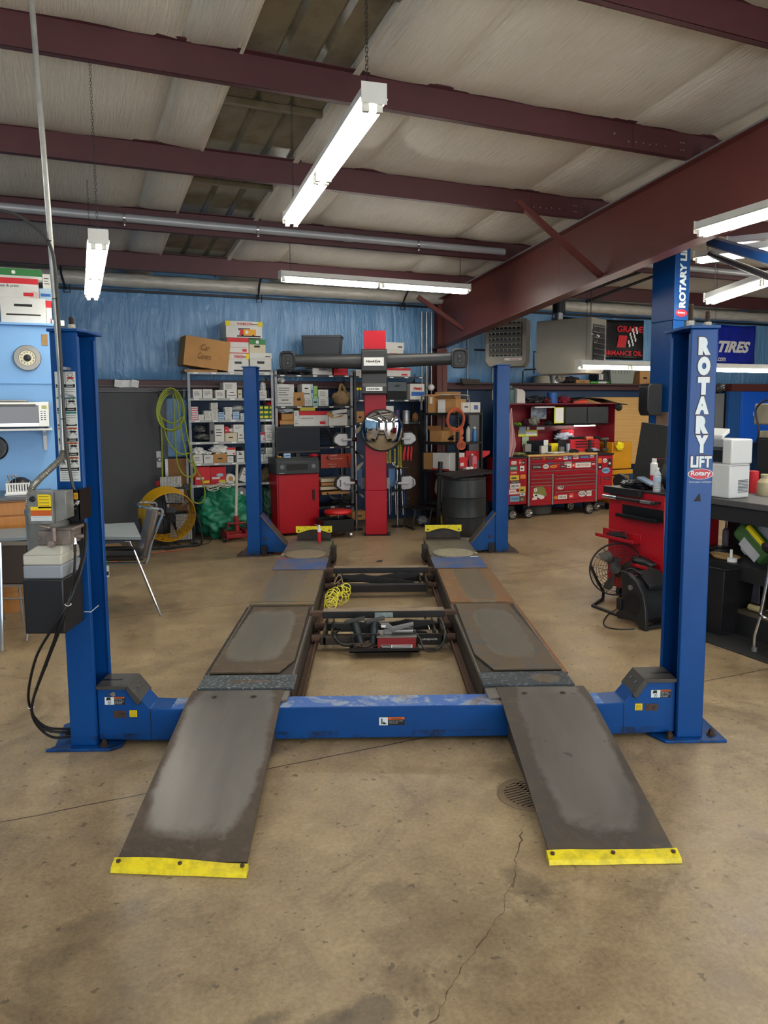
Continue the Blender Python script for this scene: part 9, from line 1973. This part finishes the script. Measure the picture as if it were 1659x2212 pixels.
# trash can, mat, stool
p=at_z(1528,1372,0);uc_,vc_=p[0]+.17,p[1]+.02;zr=.43
t=thing('waste_bin','black rectangular waste bin in front of the bench','waste bin',(uc_,vc_,0))
def bin_(q):
    b0=[(-.13,-.1),(.13,-.1),(.13,.1),(-.13,.1)];t0=[(-.16,-.14),(.16,-.14),(.16,.14),(-.16,.14)];zr_=at_u(1540,1222,uc_-.1)[1]
    vs=[(uc_+x_,vc_+y_,0) for x_,y_ in b0]+[(uc_+x_,vc_+y_,zr_) for x_,y_ in t0]+[(uc_+x_*.94,vc_+y_*.94,zr_) for x_,y_ in t0]+[(uc_+x_*.94,vc_+y_*.94,.01) for x_,y_ in b0]
    q.add(vs,[(0,3,2,1)]+[(i,(i+1)%4,(i+1)%4+4,i+4) for i in range(4)]+[(i+4,(i+1)%4+4,(i+1)%4+8,i+8) for i in range(4)]+[(i+8,(i+1)%4+8,(i+1)%4+12,i+12) for i in range(4)]+[(12,13,14,15)])
sub(bin_,'bin_body',M['black'],t,bev=.01);zr_=at_u(1540,1222,uc_-.1)[1]
sub(lambda q:q.tube([(uc_+x_,vc_+y_,zr_) for x_,y_ in ((-.165,-.145),(.165,-.145),(.165,.145),(-.165,.145))],.009,8,closed=True),'rim',M['dark'],t)
u_,v_,_=at_z(1529,1389,0);q=MB();q.box(u_,UB+.9,-2.2,1.25,.001,.012);solo('rubber_mat',q,mat('black rubber mat','#222324',.7,n=.3,ns=4),'black rubber mat on the floor along the bench','mat',bev=.004)
p=at_z(1630,1408,.012);sc_=(p[0]+.14,p[1]-.12);t=thing('bar_stool','chrome bar stool with foot ring at the picture edge','stool',(sc_[0],sc_[1],.012));zring=at_v(1650,1315,sc_[1])[1]
for k in range(4):
    an=PI*3/4+k*PI/2;e_=(sc_[0]+.185*math.cos(an),sc_[1]+.185*math.sin(an));m_=(sc_[0]+.16*math.cos(an),sc_[1]+.16*math.sin(an));n2=(sc_[0]+.1*math.cos(an),sc_[1]+.1*math.sin(an))
    l_=sub(lambda q:q.tube([(e_[0],e_[1],.02),(e_[0],e_[1],.12),(m_[0],m_[1],.24),(n2[0],n2[1],.72)],.0125,12),'leg',M['chrome'],t);sub(lambda q:q.cyl((e_[0],e_[1],.012),(e_[0],e_[1],.04),.017,n=12),'foot_cap',M['grayp'],l_)
sub(lambda q:q.tube([(sc_[0]+.16*math.cos(a_),sc_[1]+.16*math.sin(a_),.27) for a_ in [2*PI*i/30 for i in range(30)]],.011,10,closed=True),'foot_ring',M['chrome'],t);sub(lambda q:q.lathe((sc_[0],sc_[1],.70),[(.15,0),(.17,.02),(.17,.05),(.12,.065),(.01,.068)],30),'seat',M['black'],t)
# red chest end panel with trays
rc=thing('side_tool_cart','red tool cart end with black magnetic trays and push handle','tool cart',(UB+.3,1.62,0));rvm=mat('cart red','#b00f1e',.35,coat=.3,n=.15,ns=2);y0c,y1c,zc_=1.285,1.95,.965
sub(lambda q:q.box(UB,UB+.6,y0c,y1c,.1,zc_),'cart_body',rvm,rc,bev=.006);sub(lambda q:q.box(UB-.012,UB+.6,y0c-.0,y1c+.04,zc_,zc_+.012),'top_mat',M['dark'],rc)
U_=lambda x,y,du=0.:at_u(x,y,UB-du)
for k_ in (y0c+.08,y1c-.1):sub(lambda q:[q.cyl((UB+.08+dx,k_-.02,.05),(UB+.08+dx,k_+.02,.05),.05,n=16) for dx in (0,.42)],'caster',M['dark'],rc)
zh=U_(1370,1078)[1];sub(lambda q:(q.cyl((UB-.06,y0c+.04,zh),(UB-.06,y1c-.0,zh),.015,n=12,m=0),q.cyl((UB-.06,y0c+.08,zh),(UB-.06,y0c+.2,zh),.018,n=14,m=1),q.cyl((UB-.06,y1c-.17,zh),(UB-.06,y1c-.0,zh),.018,n=14,m=1),[q.cyl((UB-.06,y_,zh),(UB,y_,zh),.01,n=8) for y_ in (y0c+.05,y1c-.02)]),'push_handle',[M['dark'],M['chrome']],rc)
sub(lambda q:(q.box(UB-.05,UB,y1c-.42,y1c+.02,zh+.025,zh+.085),q.cyl((UB-.052,y1c-.36,zh+.05),(UB-.05,y1c-.36,zh+.05),.008,n=8)),'power_strip',M['black'],rc,bev=.004)
def trayf(x0,y0,x1,y1,m,nm,dp=.09,back=.07):
    va,_=U_(x0,(y0+y1)/2);vb_,_=U_(x1,(y0+y1)/2);va,vb_=max(min(va,vb_),y0c+.01),max(va,vb_);zt_=U_((x0+x1)/2,y1)[1]
    return sub(lambda q:(q.box(UB-dp,UB,va,vb_,zt_,zt_+.008),q.box(UB-dp,UB-dp+.006,va,vb_,zt_,zt_+.03),q.box(UB-.006,UB,va,vb_,zt_,zt_+back)),nm,m,rc,bev=.002),va,vb_,zt_
trayf(1345,1090,1437,1122,M['blackm'],'magnetic_tray',.08,.1);_,a_,b_,z_=trayf(1303,1140,1385,1165,rvm,'red_tray');lump('charger_pack',(UB-.045,(a_+b_)/2,z_+.03),(.035,.1,.03),M['black'],'black charger tangled in cable on the upper red tray','charger',51,.2,2,flat=z_+.009)
q=MB()
for k in range(4):q.tube([(UB-.045+.04*math.cos(t_),(a_+b_)/2+.14*math.sin(t_)*(1-.1*k),z_+.03+.02*math.sin(2*t_+k)+.008*k) for t_ in [2*PI*i/16 for i in range(16)]],.003,5,closed=True)
solo('cable_tangle',q,M['black'],'thin black cables looped over the upper red tray','cable')
_,a_,b_,z_=trayf(1380,1215,1434,1228,rvm,'red_tray');lump('black_pouch',(UB-.05,(a_+b_)/2+.03,z_+.045),(.04,.14,.045),M['black'],'black pouch on the lower red tray','pouch',52,.2,2,flat=z_+.009)
# on the cart
zc2=zc_+.013
def onc(x,y,u):return at_u(x,y,u)[0]
u_=UB+.2;v_=onc(1412,1035,u_);h_=at_u(1412,990,u_)[1]-zc2;t=thing('aerosol_can','white and red aerosol can with red straw on the tool cart','spray can',(u_,v_,zc2));sub(lambda q:q.lathe((u_,v_,zc2),[(.03,0),(.031,.004),(.031,h_*.45)],20),'red_band',M['redink'],t);sub(lambda q:q.lathe((u_,v_,zc2),[(.031,h_*.45),(.031,h_*.82),(.02,h_*.88),(.02,h_)],20),'white_body',M['white'],t);sub(lambda q:q.cyl((u_,v_,zc2+h_),(u_,v_-.12,zc2+h_+.004),.0018,n=5),'straw',M['redink'],t)
u_=UB+.05;v_=onc(1419,1050,u_);h_=at_u(1419,1010,u_)[1]-zc2;clr=mat('clear plastic','#dfe6ea',.12,spec=.8,alpha=.55);t=thing('water_bottle','clear ridged water bottle on the tool cart corner','bottle',(u_,v_,zc2));sub(lambda q:q.lathe((u_,v_,zc2),[(.028,0),(.031,.01)]+[(.031-.003*(i%2),.02+h_*.62*i/14) for i in range(15)]+[(.026,h_*.78),(.013,h_*.9),(.013,h_*.93)],22),'bottle_body',clr,t);sub(lambda q:q.cyl((u_,v_,zc2+h_*.93),(u_,v_,zc2+h_),.015,n=14),'cap',M['white'],t);sub(lambda q:q.lathe((u_,v_,zc2+h_*.42),[(.0318,0),(.0318,h_*.2)],22),'bottle_label',ltblue,t)
u_=UB+.14;lump('cable_heap',(u_,onc(1375,1045,u_),zc2+.025),(.1,.16,.035),M['dark'],'heap of black chargers and leads on the tool cart','cables',53,.5,3.5,flat=zc2);q=MB();q.tf=Matrix.Translation((UB+.1,onc(1398,1042,UB+.1),zc2+.06))@Matrix.Rotation(.3,4,'X');q.box(-.04,.04,-.09,.09,0,.02);solo('blue_meter',q,mat('blue silver film','#8a9db4',.3,.3),'blue and silver packet tilted on the black lead heap','packet',bev=.004)
q=MB();v_=onc(1395,975,UB+.4);P_=[at_u(x,y,UB+.42) for x,y in ((1365,1035),(1386,912),(1444,920),(1430,1035))];vs=[(UB+.42,p_[0],p_[1]) for p_ in P_];vs[0]=(UB+.42,vs[0][1],zc2);vs[3]=(UB+.42,vs[3][1],zc2);q.add(vs+[(x_+.02,y_,z_) for x_,y_,z_ in vs],[(0,1,2,3),(7,6,5,4),(0,4,5,1),(1,5,6,2),(2,6,7,3),(3,7,4,0)]);solo('carpet_piece',q,mat('dark grey felt','#2e2f30',.95,bump=.5,bs=90),'tall dark grey felt panel standing on the tool cart','felt panel',bev=.004)
lump('black_headrest',(UB+.25,onc(1447,1010,UB+.25),zc2+.12),(.07,.06,.13),M['black'],'black padded cushion upright between cart and lift column','cushion',54,.15,2,flat=zc2-.0)
# high-velocity floor fan and blower
yf_=2.62;fx_,fz_=at_y(1331,1229,yf_);FCn=Vector((fx_,yf_,fz_));R_=.225
t=thing('floor_fan','black round wire-cage floor fan tilted beside the red tool cart','fan',(FCn.x,FCn.y,0),'L');axf=Vector((-.5,-.72,.42)).normalized();a_=axf.orthogonal().normalized();b_=axf.cross(a_)
def rg(r,o,n_=36):return [FCn+axf*o+a_*(r*math.cos(2*PI*i/n_))+b_*(r*math.sin(2*PI*i/n_)) for i in range(n_)]
def cage(q):
    for s in (-1,1):
        for k in range(1,11):q.tube(rg(R_*k/10,s*.07*math.sqrt(max(0,1-(k/10.5)**2))),.0014,4,closed=True)
        for k in range(14):an=2*PI*k/14;d_=a_*math.cos(an)+b_*math.sin(an);q.tube([FCn+axf*s*.07+d_*R_*.15,FCn+axf*s*.058+d_*R_*.6,FCn+axf*s*.01+d_*R_],.0018,4)
    q.tube(rg(R_,0),.006,8,closed=True)
sub(cage,'wire_cage',M['black'],t)
for k in range(3):
    def bl(q):
        vs=[];an=2*PI*k/3+.4
        for i in range(7):
            r=R_*(.15+.72*i/6);w=.2+.5*math.sin(PI*(i+.8)/8)
            for s in (-1,1):th=an+s*w*.5;vs.append(FCn+a_*(r*math.cos(th))+b_*(r*math.sin(th))+axf*(s*.03))
        q.add(vs,[(i*2,i*2+1,i*2+3,i*2+2) for i in range(6)])
    sub(bl,'blade',mat('smoky blade','#3b3833',.35),t)
sub(lambda q:(q.cyl(FCn-axf*.12,FCn+axf*.03,.05,n=20)),'motor',M['black'],t);sub(lambda q:q.box(FCn.x-.05,FCn.x+.0,FCn.y-.1,FCn.y-.05,FCn.z+.08,FCn.z+.11),'switch_box',M['black'],t)
b0=Vector(at_z(1280,1308,.012,'L'));b1=Vector(at_z(1332,1328,.012,'L'));b2=Vector(at_z(1303,1292,.012,'L'));pv_=FCn-a_*0+Vector((-.0,0,0))
sub(lambda q:q.tube([b1,b0,b2,b2+Vector((.0,.0,.06)),Vector(at_y(1288,1250,yf_)[0:1]+(yf_,)+at_y(1288,1250,yf_)[1:]),Vector((at_y(1276,1222,yf_)[0],yf_,at_y(1276,1222,yf_)[1]))],.013,10),'stand_tube',M['black'],t)
bw=thing('utility_blower','black drum-shaped utility blower with grey dial on the floor','blower',tuple(at_z(1392,1362,0,'L')),'L');cN=Vector(at_z(1392,1364,0,'L'));dL=(Vector(at_z(1330,1340,0,'L'))-cN).normalized();dR=Vector((dL.y,-dL.x,0));dR=dR if dR.x>0 else-dR
TB=Matrix(((dL.x,dR.x,0,cN.x),(dL.y,dR.y,0,cN.y),(0,0,1,0),(0,0,0,1)))
def SB(f,n,m,**k):
    q=MB();q.tf=TB;f(q);return q.build(n,m,bw,**k)
H_=.42;prof=[(-.01,0),(.06,0),(.10,.035),(.16,.04),(.24,.03),(.31,.02),(.33,.06),(.28,.11),(.26,.16),(.27,.3),(.29,.41),(.2,.405),(.1,.36),(.03,.27),(.0,.16)]
SB(lambda q:q.prism(prof,'y',0,.035),'side_shell',mat('satin black plastic','#1e2022',.4),bev=.008,seg=3);SB(lambda q:q.prism(prof,'y',.27,.305),'side_shell',mat('satin black plastic','#1e2022',.4),bev=.008,seg=3)
SB(lambda q:q.prism([(.03,.08),(.08,.07),(.22,.1),(.25,.2),(.26,.36),(.2,.385),(.12,.345),(.05,.26),(.02,.16)],'y',.03,.275),'drum_housing',mat('gloss black plastic','#232628',.25),bev=.004)
SB(lambda q:q.box(.0,.05,.03,.28,.01,.03),'front_foot',M['dark'],bev=.006);SB(lambda q:q.cyl((.16,-.012,.3),(.16,0,.3),.02,n=20),'dial',M['galv']);SB(lambda q:[q.box(.14-math.sqrt(max(0,.0085-(z_-.18)**2)),.14+math.sqrt(max(0,.0085-(z_-.18)**2)),-.003,0,z_,z_+.004) for z_ in [.1+.012*k for k in range(14)]],'intake_slots',M['blackm'])
SB(lambda q:(q.tube([(.28,.05,.405),(.22,.06,.43),(.12,.07,.4)],.01,8),q.add([(.05,.08,.33),(.19,.08,.42),(.19,.27,.42),(.05,.27,.33),(.05,.08,.3),(.19,.08,.39),(.19,.27,.39),(.05,.27,.3)],[(0,1,2,3),(7,6,5,4),(0,4,5,1),(1,5,6,2),(2,6,7,3),(3,7,4,0)])),'outlet_grille',M['black'],bev=.003)
SB(lambda q:q.box(.25,.3,-.02,.0,.1,.19),'outlet_socket',M['black'],bev=.003)
q=MB();q.tube([at_z(x,y,z_,'L') for x,y,z_ in ((1334,1315,.05),(1316,1325,.01),(1304,1342,.006),(1310,1354,.006),(1335,1359,.006),(1370,1359,.006))],.005,6,sub=6);solo('blower_cable',q,M['black'],'black mains cable curling from the utility blower','cable',fr='L')
